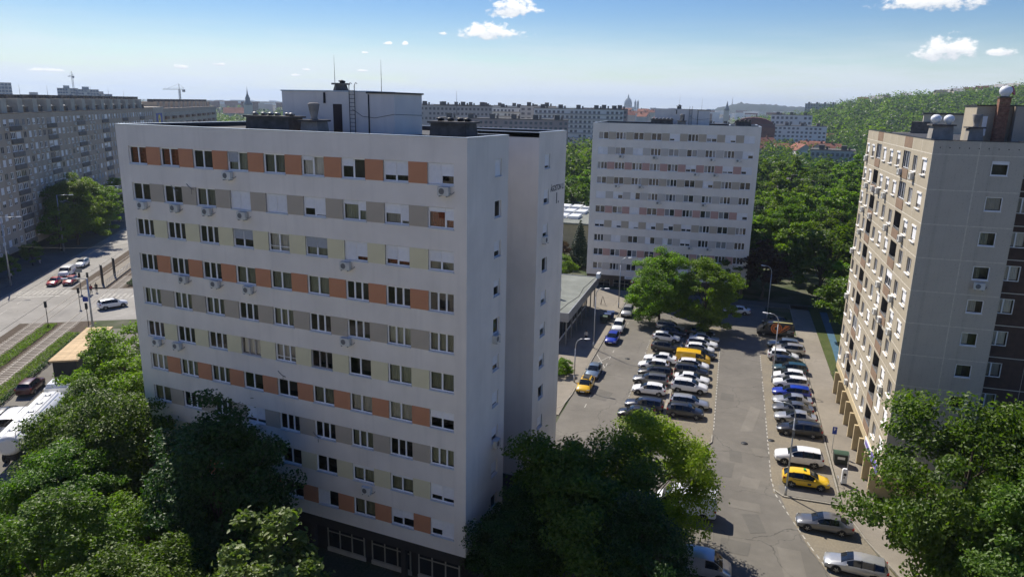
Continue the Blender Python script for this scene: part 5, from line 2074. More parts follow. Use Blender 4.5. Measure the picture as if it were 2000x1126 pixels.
# yellow-walled school behind the left end of the distant block
x, y = (-41.0, 128.0)
yb = tag(empty('low_building', (x, y, 0), LA), 'low flat-roofed building with cream and orange wall left of the distant block', 'building')
b = MB()
b.box(-20, 0, 0, 12, 40, 6.4)
b.box(-14, -.06, 0, 1.0, -.003, 6.2, 1)
b.build('wall', ['yellow_wall', 'orange_wall'], yb)
MB().box(-20.4, -.4, 6.41, 12.4, 40.4, 6.8).build('roof', 'roof_pale', yb)
for k in range(3):
    b = MB()
    for q in range(5):
        b.box(-9 + q * 3.2, 6 + k * 9, 6.81, -6.4 + q * 3.2, 11 + k * 9, 7.5)
    b.build('rooflight_row', 'white_vent', yb)
# dark flat-roofed villa half hidden in the wood
x, y = at_bearing(-0.034, 268)
vl = tag(empty('villa', (x, y, 0), .1), 'dark flat-roofed villa half hidden in the wood', 'house')
MB().box(-6, -5, 0, 6, 5, 11.2).build('wall', 'concrete', vl)
b = MB()
b.box(-6.4, -5.4, 11.203, 6.4, 5.4, 11.8)
b.box(-2, -2, 11.803, 0, 0, 13.4)
b.build('roof', 'concrete_dark', vl)

# ------------------------------------------------------------------ hills
def ridge(name, prof, dist, depth, mat, kind='structure', label=None, seed=0, rough=2.0):
    """prof: (bearing, height) along the crest; slopes down towards the place and behind"""
    az = np.linspace(prof[0][0], prof[-1][0], 120)
    hz = np.interp(az, [p[0] for p in prof], [p[1] for p in prof])
    g = np.random.default_rng(seed)
    V, F = [], []
    rows = 14
    for j in range(rows):
        f = j / (rows - 1)
        d = dist + (f - .7) * depth
        k = math.sin(min(1.0, f / .7) * math.pi / 2) ** 1.3 if f <= .7 else math.cos((f - .7) / .3 * math.pi / 2)
        for i in range(120):
            x, y = at_bearing(az[i], d)
            V.append((x, y, max(-3, hz[i] * k + (g.normal() * rough if 0 < f < 1 else -2))))
    for j in range(rows - 1):
        for i in range(119):
            F.append((j * 120 + i, j * 120 + i + 1, (j + 1) * 120 + i + 1, (j + 1) * 120 + i))
    me = raw_mesh(name, np.array(V), np.array(F), [mat])
    me.polygons.foreach_set('use_smooth', [True] * len(F))
    o = put(name, me)
    setting(o)
    return o, np.array(V)


HILL = [(-0.16, 0), (-0.10, 8), (-0.053, 14), (-0.041, 18), (-0.021, 27), (0.01, 35), (0.032, 40), (0.065, 45), (0.106, 50), (0.141, 55), (0.179, 60), (0.26, 68), (0.36, 72), (0.5, 70)]
hill, HV = ridge('hill', HILL, 1250, 900, 'far_ground', seed=3)
FARH = [(-0.22, 0), (-0.16, 2), (-0.149, 8), (-0.14, 33), (-0.1214, 54), (-0.109, 60), (-0.078, 57), (-0.0415, 46), (0.0, 42), (0.2, 50)]
mat_ground('far_wood', (0.010, 0.020, 0.012), (0.016, 0.028, 0.014), (0.03, 0.035, 0.03), 0.01)
hill2, _ = ridge('hill', FARH, 4300, 1600, 'far_wood', seed=5, rough=4)
HORI = [(-1.3, 6), (-1.0, 8), (-0.85, 9), (-0.78, 14), (-0.72, 10), (-0.66, 14), (-0.6, 10), (-0.5, 6), (-0.4, 6), (-0.3, 8), (-0.2, 8)]
hill3, _ = ridge('hill', HORI, 5200, 2000, 'far_wood', seed=6, rough=3)
x, y = at_bearing(-0.1215, 4300)
tw = tag(empty('lookout_tower', (x, y, 52), 0), 'thin mast standing on top of the far blue hill', 'tower')
b = MB()
b.tube((0, 0, -4), (0, 0, 24), 3.0, 2.0, 8)
b.tube((0, 0, 24), (0, 0, 46), 1.2, .6, 6)
b.build('mast', 'far_grey', tw)


# far woods: crowns of small leaf clumps, one mass
def forest(name, P, S, label, mat, per=34, leaf=2.4, seed=1):
    g = np.random.default_rng(seed)
    n = len(P)
    u = g.normal(size=(n, per, 3))
    u /= np.linalg.norm(u, axis=2)[..., None]
    r = g.uniform(.45, 1.0, (n, per, 1)) ** .5
    off = u * r * S[:, None, None] * np.array([4.6, 4.6, 5.2])
    Q = P[:, None, :] + off + np.array([0, 0, 6.5]) * S[:, None, None]
    Nn = u * .7 + np.array([0, 0, .5]) + g.normal(size=u.shape) * .35
    Nn /= np.linalg.norm(Nn, axis=2)[..., None]
    V, F = leaf_cards(Q.reshape(-1, 3), Nn.reshape(-1, 3), leaf, g, .8)
    o = put(name, raw_mesh(name, V, F, [mat]))
    return tag(o, label, 'wood', kind='stuff')


g = np.random.default_rng(8)


def hill_height(az, d, prof=HILL, dist=1250, depth=900):
    f = (d - dist) / depth + .7
    k = np.where(f <= .7, np.sin(np.clip(f / .7, 0, 1) * np.pi / 2) ** 1.3, np.cos(np.clip((f - .7) / .3, 0, 1) * np.pi / 2))
    return np.interp(az, [p[0] for p in prof], [p[1] for p in prof]) * k


az = g.uniform(-0.115, 0.25, 3600)
d = 640 + 640 * g.uniform(0, 1, 3600) ** .8
keep = ~((np.abs(az + 0.0485) < .026) & (d < 700)) & ~((np.abs(az + 0.016) < .02) & (d > 1130) & (d < 1250))
az, d = az[keep], d[keep]
P = np.stack([21.42 + np.sin(az) * d, -40.73 + np.cos(az) * d, hill_height(az, d)], 1)
_sp = g.random(len(P))
_sz = g.uniform(.75, 1.2, len(P)) + .9 * g.random(len(P)) ** 3
for lo, hi, mt_, lb_ in ((0, .55, 'leaf_far', 'mid-green wood covering the hillside beyond the panel block'), (.55, .8, 'leaf_dark', 'darker trees standing among the hillside wood'), (.8, 1.01, 'leaf_bright', 'lighter yellow-green trees standing among the hillside wood')):
    q = (_sp >= lo) & (_sp < hi)
    forest('hillside_wood', P[q] - np.array([0, 0, 3.0]), _sz[q], lb_, mt_, 36, 2.3, int(lo * 10) + 2)
_hs = [(0.045, 1150), (0.052, 1190), (0.11, 1180), (0.118, 1215), (0.127, 1160), (0.150, 1190), (0.158, 1225), (0.168, 1170), (0.179, 1215), (0.03, 1220), (0.075, 1225), (0.138, 1225)]
for q, (az_, d_) in enumerate(sorted(_hs)):
    x, y = at_bearing(az_, d_)
    r = tag(empty('hillside_villa', (x, y, float(hill_height(az_, d_)) + 5), rt.uniform(-.4, .4)), f'{ORD[q]} pale villa from the left near the top of the wooded hill', 'house', 'villas on the wooded hill')
    MB().box(-7, -5, -6, 7, 5, 6).build('wall', rt.choice(['far_white', 'far_beige']), r)
    b = MB()
    b.quad([(-7.5, -5.5, 6), (7.5, -5.5, 6), (7.5, 0, 10), (-7.5, 0, 10)])
    b.quad([(7.5, 5.5, 6), (-7.5, 5.5, 6), (-7.5, 0, 10), (7.5, 0, 10)])
    b.build('roof', rt.choice(['concrete_dark', 'far_grey', 'far_grey', 'roof_dkred']), r)
    wb = MB()
    for k in range(4):
        wb.box(-5.5 + k * 3, -5.06, 1, -4 + k * 3, -5.002, 3.4)
    tag(wb.build('distant_windows', 'far_window', r), kind='stuff')
az = g.uniform(-0.135, 0.09, 1100)
d = 330 + 420 * g.uniform(0, 1, 1100)
P = np.stack([21.42 + np.sin(az) * d, -40.73 + np.cos(az) * d, np.zeros(len(az))], 1)
_sp = g.random(len(P))
for lo, hi, mt_, lb_ in ((0, .4, 'leaf_far', 'mid-green trees growing between the far town houses'), (.4, .65, 'leaf_dark', 'dark trees growing between the far town houses')):
    q = (_sp >= lo) & (_sp < hi)
    forest('town_trees', P[q], g.uniform(.65, 1.25, q.sum()), lb_, mt_, 44, 1.6, int(lo * 10) + 3)
az = g.uniform(-0.37, -0.26, 240)
d = 300 + 140 * g.uniform(0, 1, 240)
P = np.stack([21.42 + np.sin(az) * d, -40.73 + np.cos(az) * d, np.zeros(len(az))], 1)
forest('park_trees', P, g.uniform(1.05, 1.6, 240), 'trees in front of the white balconied slab left of the distant block', 'leaf_far', 44, 1.6, 4)
az = g.uniform(-0.80, -0.66, 900)
d = 420 + 900 * g.uniform(0, 1, 900)
P = np.stack([21.42 + np.sin(az) * d, -40.73 + np.cos(az) * d, np.zeros(len(az))], 1)
forest('plain_trees', P, g.uniform(.8, 1.3, 900), 'mass of trees around the church left of the lift house', 'leaf_far', 30, 2.4, 5)
az = g.uniform(-1.15, -0.20, 3000)
d = 1500 + 3000 * g.uniform(0, 1, 3000)
P = np.stack([21.42 + np.sin(az) * d, -40.73 + np.cos(az) * d, np.zeros(len(az))], 1)
forest('plain_wood', P, g.uniform(1.0, 1.9, 3000), 'hazy belt of trees along the far horizon', 'leaf_far', 16, 4.5, 6)
# houses of the far city that read as one pale mass
b = MB()
for i in range(420):
    az_ = rt.uniform(-0.80, -0.02)
    d_ = rt.uniform(1600, 4200)
    x, y = at_bearing(az_, d_)
    w, h = rt.uniform(14, 46), rt.uniform(12, 30)
    ca, sa = math.cos(az_), math.sin(az_)
    p = [(x + u * ca - v * -sa, y - u * sa + v * ca) for u, v in ((-w / 2, 0), (w / 2, 0), (w / 2, 14), (-w / 2, 14))]
    b.prism(p, 0, h, rt.choice([0, 0, 1, 2]))
tag(b.build('distant_city', ['far_white', 'far_beige', 'roof_red']), 'pale hazy mass of far city houses on the horizon', 'city', kind='stuff')
# roof bushes of ground cover along the tracks: mown hedges
def hedge(name, label, s0, t0, s1, t1, h, n, mat='leaf_green', leaf=.16):
    gg = np.random.default_rng(int(abs(s0 * 7 + t0)))
    s, t = gg.uniform(s0, s1, n), gg.uniform(t0, t1, n)
    z = h * gg.uniform(0.2, 1.0, n) ** .5 * (0.85 + .25 * np.sin(s * 1.7) * np.cos(t * 2.1))
    P = np.stack([-137.1 + AU[0] * s + AN[0] * t, 61 + AU[1] * s + AN[1] * t, z], 1)
    N = gg.normal(size=(n, 3)) * .5 + np.array([0, 0, .8])
    N /= np.linalg.norm(N, axis=1)[:, None]
    V, F = leaf_cards(P, N, leaf, gg)
    o = put(name, raw_mesh(name, V, F, [mat]))
    return tag(o, label, 'hedge', kind='stuff')


hedge('ground_cover', 'low green ground cover between the two tram tracks', -100, 22.2, -53.2, 24.1, .35, 11000, 'leaf_bright')
hedge('ground_cover', 'mown green strip beside the nearer tram track', -110, 27.0, -58.5, 28.9, .35, 12000, 'leaf_bright')
hedge('hedge', 'dark low hedge between the mown strip and the side road', -110, 28.95, -60, 29.6, .55, 6000, 'leaf_dark')
hedge('hedge', 'dark low hedge at the end of the tram platform', -29, 27.4, -22, 29.0, .8, 2500, 'leaf_dark')


# unseen block added behind the viewpoint to bounce sunlight onto the near block's front
vb = tag(empty('bounce_block', (0, -54.0, 0), 0), 'cream rendered block facing the near block, on which the viewpoint stands', 'apartment block')
MB().box(-36, -13, 0, 50, 0, 42).build('wall', 'stucco_cream', vb)
wm_ = MB().box(0, 0.004, 0, 1.7, .05, 1.35).mesh('window', 'pane_far')
for r in range(13):
    for c in range(24):
        put('window', wm_, vb, (-34.6 + c * 3.5, 0, 4.2 + r * 2.8))
MB().box(-36.3, -13.3, 42.003, 50.3, .3, 42.5).build('roof', 'roof_felt', vb)

# ------------------------------------------------------------------ vehicles
mat_dark_glass('car_glass', (0.012, 0.015, 0.018), 0.03, rnd=False)
mat_plain('tyre', (0.018, 0.018, 0.019), 0.85, var=0.15, scale=6)
mat_plain('rim', (0.34, 0.35, 0.36), 0.35, metal=0.7, var=0.1)
mat_plain('black_trim', (0.02, 0.021, 0.022), 0.6, var=0.1)
mat_plain('headlamp', (0.62, 0.65, 0.68), 0.12, var=0.1, spec=0.8)
mat_plain('tail_red', (0.30, 0.012, 0.012), 0.25, var=0.1)
mat_plain('plate', (0.75, 0.76, 0.76), 0.5, var=0.05)
CARCOL = {'white': (0.78, 0.79, 0.79), 'silver': (0.46, 0.47, 0.48), 'grey': (0.16, 0.165, 0.175), 'dgrey': (0.055, 0.058, 0.064), 'black': (0.012, 0.012, 0.014), 'navy': (0.018, 0.026, 0.055), 'blue': (0.010, 0.035, 0.36),
          'bluegrey': (0.20, 0.26, 0.33), 'yellow': (0.75, 0.44, 0.008), 'taxi': (0.85, 0.53, 0.005), 'red': (0.42, 0.012, 0.012), 'beige': (0.50, 0.47, 0.42), 'burgundy': (0.07, 0.006, 0.012), 'teal': (0.02, 0.06, 0.075), 'red2': (0.36, 0.03, 0.02)}
for n_, c_ in CARCOL.items():
    mat_paint('paint_' + n_, c_, 0.55 if n_ in ('silver', 'grey', 'dgrey', 'bluegrey', 'beige') else 0.0)

# stations from nose to tail: x, z low, z belt, z top, half width low, belt, top
HATCH = [(2.10, .40, .56, .62, .50, .62, .46), (2.00, .24, .63, .74, .70, .80, .62), (1.62, .18, .71, .85, .78, .865, .70), (1.08, .18, .80, .97, .80, .88, .68), (.70, .18, .86, 1.22, .80, .885, .64), (.26, .18, .89, 1.41, .80, .89, .60),
         (-.24, .18, .91, 1.47, .80, .89, .60), (-.34, .18, .91, 1.47, .80, .89, .60), (-1.08, .18, .94, 1.44, .80, .89, .59), (-1.26, .18, .95, 1.42, .80, .885, .585), (-1.62, .18, .97, 1.36, .79, .88, .57), (-1.96, .20, .98, 1.06, .75, .85, .64), (-2.08, .34, .80, .88, .62, .76, .58)]
SEDAN = [(2.28, .40, .56, .62, .50, .62, .46), (2.18, .24, .63, .73, .70, .80, .62), (1.75, .18, .70, .84, .78, .865, .70), (1.05, .18, .79, .95, .80, .88, .68), (.62, .18, .85, 1.20, .80, .885, .63), (.18, .18, .88, 1.38, .80, .89, .59),
         (-.30, .18, .90, 1.43, .80, .89, .59), (-.40, .18, .90, 1.43, .80, .89, .59), (-1.05, .18, .93, 1.38, .80, .89, .57), (-1.18, .18, .94, 1.34, .80, .885, .56), (-1.68, .18, .96, 1.08, .79, .87, .62), (-2.16, .22, .95, 1.03, .74, .83, .66), (-2.28, .36, .78, .86, .60, .74, .56)]
WAGON = [(2.30, .40, .56, .62, .50, .62, .46), (2.20, .24, .63, .73, .70, .80, .62), (1.78, .18, .71, .85, .78, .87, .70), (1.10, .18, .80, .97, .81, .89, .68), (.70, .18, .86, 1.22, .81, .895, .64), (.24, .18, .89, 1.41, .81, .90, .60),
         (-.28, .18, .91, 1.47, .81, .90, .60), (-.38, .18, .91, 1.47, .81, .90, .60), (-1.15, .18, .93, 1.46, .81, .90, .60), (-1.27, .18, .93, 1.46, .81, .90, .60), (-1.92, .18, .96, 1.40, .80, .89, .58), (-2.18, .22, .98, 1.06, .75, .84, .66), (-2.30, .36, .80, .88, .62, .76, .58)]
SUV = [(x * .98, zl + .06, zb + .13, zt + .20, a * 1.02, b_ * 1.03, c * 1.03) for x, zl, zb, zt, a, b_, c in WAGON]
CROSS = [(x * .96, zl + .03, zb + .07, zt + (.09 if zt > .9 else .07), a * 1.01, b_ * 1.015, c * (1.0 if zt < 1.2 else .98)) for x, zl, zb, zt, a, b_, c in HATCH]
CROSS = [((x * 1.05 if x > 0 else x * 1.07),) + t for x, *t in CROSS for t in [tuple(t)]]
VAN = [(2.45, .42, .66, .74, .60, .70, .55), (2.36, .26, .78, .92, .78, .88, .74), (2.05, .22, .92, 1.12, .84, .93, .80), (1.72, .22, 1.02, 1.26, .85, .94, .82), (1.42, .22, 1.06, 1.55, .85, .94, .82), (1.02, .22, 1.08, 1.84, .85, .945, .84),
       (.35, .22, 1.10, 1.93, .85, .945, .87), (.25, .22, 1.10, 1.93, .85, .945, .87), (-.60, .22, 1.12, 1.95, .85, .945, .88), (-.70, .22, 1.12, 1.95, .85, .945, .88), (-2.10, .22, 1.14, 1.94, .85, .94, .88), (-2.36, .24, 1.14, 1.86, .84, .92, .86), (-2.45, .36, .95, 1.05, .80, .88, .80)]
BIGVAN = [(x * 1.14, zl + .04, zb * 1.08, zt * 1.25, a * 1.05, b_ * 1.06, c * 1.06) for x, zl, zb, zt, a, b_, c in VAN]
CAB = {'hatch': (HATCH, 1.29, -1.29, .315, 10), 'sedan': (SEDAN, 1.40, -1.30, .315, 9), 'wagon': (WAGON, 1.38, -1.33, .32, 10), 'suv': (SUV, 1.36, -1.36, .36, 10), 'cross': (CROSS, 1.30, -1.32, .34, 10), 'van': (VAN, 1.55, -1.50, .34, 99), 'bigvan': (BIGVAN, 1.75, -1.75, .36, 99)}
_cars = {}


def car_kit(kind):
    if kind in _cars:
        return _cars[kind]
    st, xf, xr, wr, rearseg = CAB[kind]
    isvan = 'van' in kind
    rings = []
    for x, zl, zb, zt, wl_, wb, wt in st:
        mid = (zl + zb) / 2
        rings.append([(x, 0, zl), (x, wl_, zl), (x, wb - .01, zl + .16), (x, wb + .012, mid + .08), (x, wb - .02, zb), (x, wt, zt - .045), (x, wt * .72, zt), (x, 0, zt + .018)])
    groups = {'body': MB(), 'windscreen': MB(), 'rear_window': MB(), 'sl': MB(), 'sr': MB()}
    nst = len(st)
    side_segs = {4, 5, 7, 9} if not isvan else {3, 4, 5}
    if kind in ('hatch', 'wagon', 'suv', 'cross'):
        side_segs = {4, 5, 7, 9}
    if kind == 'sedan':
        side_segs = {4, 5, 7}
    ws_segs = {3, 4} if not isvan else {3, 4}
    rear = {10} if kind in ('hatch', 'wagon', 'suv', 'cross') else ({9} if kind == 'sedan' else ({11} if isvan else set()))
    for i in range(nst - 1):
        for j in range(7):
            for sgn in (1, -1):
                q = [rings[i][j], rings[i + 1][j], rings[i + 1][j + 1], rings[i][j + 1]]
                q = [(p[0], p[1] * sgn, p[2]) for p in q]
                if sgn > 0:
                    q = q[::-1]
                g_ = 'body'
                if j == 4 and i in side_segs:
                    g_ = 'sl' if sgn > 0 else 'sr'
                elif j in (5, 6) and i in ws_segs:
                    g_ = 'windscreen'
                elif j in (5, 6) and i in rear:
                    g_ = 'rear_window'
                if g_ in ('sl', 'sr'):
                    # glass a little smaller than its opening: painted rim above and below
                    a, b2, c, d = [Vector(v) for v in q]
                    lo = (a, b2) if abs(a.z - b2.z) < .3 and a.z < c.z else (a, b2)
                    pts = [Vector(rings[i][4]), Vector(rings[i + 1][4]), Vector(rings[i + 1][5]), Vector(rings[i][5])]
                    pts = [Vector((p.x, p.y * sgn, p.z)) for p in pts]
                    l0, l1, u1, u0 = pts
                    k0, k1 = .05, .90
                    g0, g1, h1, h0 = l0.lerp(u0, k0), l1.lerp(u1, k0), l1.lerp(u1, k1), l0.lerp(u0, k1)
                    for grp, quad_ in ((g_, [g0, g1, h1, h0]), ('body', [l0, l1, g1, g0]), ('body', [h0, h1, u1, u0])):
                        groups[grp].quad([tuple(v) for v in (quad_ if sgn < 0 else quad_[::-1])], 0, True)
                    continue
                groups[g_].quad(q, 1 if (g_ == 'body' and (j in (0, 1) or (j == 4 and not isvan and i in ((6, 8) if kind != 'sedan' else (6,))))) else 0, True)
    for ring, rev in ((rings[0], False), (rings[-1], True)):
        full = ring + [(p[0], -p[1], p[2]) for p in ring[-2:0:-1]]
        groups['body'].quad(full if rev else full[::-1], 0)
    out = {}
    for g_, b in groups.items():
        me = b.mesh({'sl': 'side_window', 'sr': 'side_window'}.get(g_, g_), ['paint_white', 'black_trim'] if g_ == 'body' else ['car_glass'])
        if g_ == 'body':
            import bmesh
            bm = bmesh.new()
            bm.from_mesh(me)
            bmesh.ops.remove_doubles(bm, verts=bm.verts, dist=.002)
            bm.to_mesh(me)
            bm.free()
            me.set_sharp_from_angle(angle=R_(38))
        out[g_] = me
    L = st[0][0]
    Wd = max(s[5] for s in st)
    w = MB()
    w.lathe([(wr * .55, -.10), (wr * .93, -.10), (wr, -.06), (wr, .06), (wr * .93, .10), (wr * .55, .10)], n=18)
    out['tyre'] = w.mesh('wheel', 'tyre')
    w = MB()
    w.lathe([(wr * .66, 0), (wr * .64, .012), (wr * .2, .004), (wr * .16, .02), (.001, .02)], n=18)
    for k in range(5):
        t = k * 2 * math.pi / 5
        w.box(-.03, .04, .004, .03, wr * .62, .024)
        for q in range(8):
            x0, y0, z0 = w.v[-8 + q]
            w.v[-8 + q] = (x0 * math.cos(t) - y0 * math.sin(t), x0 * math.sin(t) + y0 * math.cos(t), z0)
    out['rim'] = w.mesh('rim', 'rim')
    a = MB()
    n = 14
    rr_ = wr + .075
    pts = [(rr_ * math.cos(math.pi * i / n), .0, rr_ * math.sin(math.pi * i / n)) for i in range(n + 1)]
    a.quad([(p[0], 0, p[2]) for p in pts] + [(-rr_, 0, -wr * .45), (rr_, 0, -wr * .45)])
    out['arch'] = a.mesh('wheel_arch', 'black_trim')
    hl = MB()
    fx, fz, fw = st[1][0], st[1][2], st[1][5]
    hl.quad([(fx + .07, .42, fz - .02), (fx + .015, fw - .05, fz - .01), (fx - .24, fw + .035, fz + .06), (fx - .10, fw - .08, fz + .115), (fx + .03, .45, fz + .085)])
    out['headlight'] = hl.mesh('headlight', 'headlamp')
    tx, tz, tw_ = st[-2][0], st[-2][2], st[-2][5]
    tl = MB()
    tl.box(tx - .075, tw_ - .20, tz - .20, tx + .10, tw_ + .022, tz - .02)
    out['taillight'] = tl.mesh('taillight', 'tail_red')
    mr = MB()
    mr.box(-.06, 0, 0, .06, .19, .13)
    out['mirror'] = mr.mesh('mirror', 'paint_white')
    gr = MB()
    gr.box(L - .06, -.42, .40 if not isvan else .5, L + .014, .42, .54 if not isvan else .66)
    out['grille'] = gr.mesh('grille', 'black_trim')
    pl_ = MB()
    pl_.box(L + .015, -.26, .42, L + .024, .26, .53)
    out['plate'] = pl_.mesh('number_plate', 'plate')
    out['dims'] = (xf, xr, wr, Wd, L, st)
    _cars[kind] = out
    return out


def paint(o, mat, slot=0):
    o.material_slots[slot].link = 'OBJECT'
    o.material_slots[slot].material = MATS[mat]


def vehicle(kind, colour, x, y, heading, label, group=None, name='parked_car', cat='car', roof=None, rails=False, s=1.0, z=0.03):
    k = car_kit(kind)
    xf, xr, wr, Wd, L, st = k['dims']
    r = empty(name, (x, y, z), heading)
    if s != 1.0:
        r.scale = (s, s, s)
    tag(r, label, cat, group)
    pc = 'paint_' + colour
    b = put('body', k['body'], r)
    paint(b, pc)
    put('windscreen', k['windscreen'], r)
    if len(k['rear_window'].polygons):
        put('rear_window', k['rear_window'], r)
    put('side_window', k['sl'], r)
    put('side_window', k['sr'], r)
    for xx in (xf, xr):
        for sg_ in (1, -1):
            w = put('wheel', k['tyre'], r, (xx, sg_ * (Wd - .085), wr))
            w.rotation_euler = (R_(-90 * sg_), 0, 0)
            rm = put('rim', k['rim'], w, (0, 0, .088))
            ar = put('wheel_arch', k['arch'], r, (xx, sg_ * (Wd + .006), wr))
            if sg_ > 0:
                ar.rotation_euler = (0, 0, math.pi)
    for sg_ in (1, -1):
        put('headlight', k['headlight'], r, scale=(1, sg_, 1))
        put('taillight', k['taillight'], r, scale=(1, sg_, 1))
        mi = put('mirror', k['mirror'], r, (st[4][0] - .02, sg_ * (st[4][5] - .06), st[4][2] + .02), scale=(1, sg_, 1))
        paint(mi, pc)
    put('grille', k['grille'], r)
    put('number_plate', k['plate'], r)
    if rails:
        for sg_ in (1, -1):
            m = cached(('rail', kind), lambda: MB().path([(st[5][0] - .1, 0, 0), (st[5][0] - .2, 0, .05), (st[9][0] - .3, 0, .05), (st[9][0] - .42, 0, -.02)], [.018] * 4, 6).mesh('roof_rail', 'metal_grey'))
            put('roof_rail', m, r, (0, sg_ * (st[6][6] - .04), st[6][3] + .0))
    if roof:
        zt = st[7][3]
        m = cached(('roofp', kind, roof), lambda: MB().box(st[8][0] - .5, -st[7][6] * .7, zt + .020, st[5][0] - .15, st[7][6] * .7, zt + .027).mesh('roof_overlay', roof))
        put('roof_overlay', m, r)
    return r


LFT, RGT, CAMW = LA + math.pi, LA, LA - math.pi / 2
GW, GE, GR, GS = 'cars in the west row of the car park', 'cars in the middle row of the car park', 'cars parked by the right-hand pavement', 'cars at the left kerb'
rc_ = random.Random(4)


def lotcar(kind, colour, a, b, h, label, grp, **k):
    x, y = lot(a, b)
    return vehicle(kind, colour, x, y, h + rc_.uniform(-.025, .025), label, grp, **k)


# west row
lotcar('wagon', 'silver', 9.3, 72.2, RGT, 'silver estate car nearest the twin trees in the west row', GW, rails=True)
lotcar('hatch', 'navy', 10.0, 69.2, RGT, 'dark blue hatchback second from the twin trees in the west row', GW)
lotcar('hatch', 'white', 9.2, 66.2, RGT, 'off-white hatchback beside the dark blue one in the west row', GW)
lotcar('cross', 'dgrey', 9.6, 61.3, RGT, 'dark grey tall hatchback with a gap on both sides in the west row', GW)
lotcar('sedan', 'white', 9.3, 56.0, LFT, 'white saloon next to the yellow van in the west row', GW)
lotcar('hatch', 'white', 8.7, 53.0, LFT, 'white low hatchback between the white saloon and the black car', GW)
lotcar('wagon', 'black', 9.2, 50.3, LFT, 'black estate car with red rear lights in the west row', GW)
lotcar('wagon', 'grey', 8.9, 47.4, LFT, 'mid-grey estate car beside the white hatchback nearest the camera', GW, rails=True)
lotcar('hatch', 'white', 9.1, 43.9, LFT, 'clean white hatchback nearest the camera in the west row', GW)
lotcar('wagon', 'navy', 9.1, 38.9, LFT, 'dark blue estate car beside the tree in the west row', GW)
lotcar('hatch', 'black', 8.5, 35.9, LFT, 'black car half hidden by the yellow-green tree', GW)
# middle row
lotcar('sedan', 'black', 14.1, 70.6, RGT, 'black saloon in the tree shade at the far end of the middle row', GE)
lotcar('sedan', 'silver', 14.8, 67.7, RGT, 'silver saloon second from the far end of the middle row', GE)
lotcar('wagon', 'white', 14.6, 65.0, RGT, 'white estate car third from the far end of the middle row', GE)
lotcar('hatch', 'white', 14.4, 62.3, RGT, 'white hatchback two places behind the yellow van', GE)
lotcar('hatch', 'dgrey', 14.6, 59.9, RGT, 'dark car tucked right behind the yellow van', GE)
lotcar('van', 'yellow', 13.7, 57.2, RGT, 'yellow panel van in the middle row of the car park', GE, name='panel_van', cat='van', s=.98)
lotcar('cross', 'white', 13.9, 54.6, RGT, 'white tall car in front of the yellow van', GE)
lotcar('suv', 'dgrey', 13.8, 52.1, RGT, 'dark grey tall car between two white ones in the middle row', GE)
lotcar('sedan', 'white', 14.0, 49.4, RGT, 'white coupe-roofed car in the middle row', GE)
lotcar('suv', 'white', 13.9, 46.3, RGT, 'white off-roader with roof rails in the middle row', GE, rails=True)
lotcar('wagon', 'silver', 14.2, 41.3, RGT, 'silver estate car second from the island in the middle row', GE)
lotcar('cross', 'dgrey', 13.9, 38.4, RGT, 'dark grey tall hatchback nearest the island in the middle row', GE)
# left kerb
lotcar('cross', 'silver', 1.5, 78.4, CAMW, 'silver-grey off-roader at the far end of the left kerb', GS)
lotcar('suv', 'white', 1.4, 68.9, CAMW, 'white off-roader behind the blue car at the left kerb', GS)
lotcar('hatch', 'blue', 1.4, 62.9, CAMW, 'bright blue hatchback at the left kerb', GS)
lotcar('sedan', 'bluegrey', 1.3, 48.0, CAMW, 'blue-grey saloon behind the yellow car at the left kerb', GS)
lotcar('hatch', 'yellow', 1.25, 42.6, CAMW, 'yellow hatchback with black roof nearest at the left kerb', GS, roof='black_trim')
# right pavement strip
lotcar('sedan', 'black', 25.9, 81.3, LFT, 'black saloon in the shade beyond the black van', GR)
bv = lotcar('bigvan', 'black', 25.4, 74.8, LFT, 'black delivery van with large orange emblem', GR, name='delivery_van', cat='van')
lotcar('hatch', 'white', 29.5 - 1.2, 71.9, LFT, 'white car showing only its tail behind the black van', GR) if False else None
lotcar('wagon', 'bluegrey', 26.3, 69.0, LFT, 'blue-grey estate car next to the black delivery van', GR, rails=True)
lotcar('suv', 'beige', 26.9, 66.1, LFT, 'beige off-roader second from the black van', GR)
lotcar('cross', 'white', 26.0, 63.2, RGT, 'white off-roader behind the tall lamp post', GR)
lotcar('hatch', 'black', 26.5, 60.6, RGT, 'black hatchback behind the dark green-blue car', GR)
lotcar('wagon', 'teal', 26.6, 58.0, LFT, 'dark teal estate car behind the white hatchback pair', GR)
lotcar('hatch', 'white', 26.3, 55.0, LFT, 'white hatchback just beyond the curved lamp post', GR)
lotcar('suv', 'white', 26.3, 52.0, LFT, 'white people carrier beside the bright blue estate', GR, s=.96)
lotcar('wagon', 'blue', 26.2, 48.9, LFT, 'bright blue estate car by the right-hand pavement', GR)
lotcar('sedan', 'silver', 26.1, 46.1, LFT, 'silver saloon in front of the bright blue estate', GR)
lotcar('sedan', 'grey', 26.0, 43.5, LFT, 'darker grey saloon between two silver saloons', GR)
lotcar('sedan', 'silver', 26.1, 40.9, LFT, 'light silver saloon beside the black estate', GR)
lotcar('wagon', 'black', 26.3, 37.6, LFT, 'large glossy black estate car by the right-hand pavement', GR, rails=True, s=1.03)
lotcar('suv', 'white', 25.7, 30.3, LFT, 'white off-roader beside the yellow taxi', GR, s=1.03)
tx = lotcar('cross', 'taxi', 26.0, 25.7, RGT, 'bright yellow taxi with chequered stripe', GR, name='taxi', cat='taxi')
lotcar('sedan', 'grey', 26.9, 18.2, LFT, 'metallic grey saloon alone on the gravel corner', GR)
lotcar('wagon', 'silver', 28.6, 12.6, LFT - .10, 'silver estate car at the bottom right beside the tree', GR)
lotcar('sedan', 'silver', 30.4, 9.2, LFT - .10, 'silver car cut by the bottom edge next to the silver estate', GR)
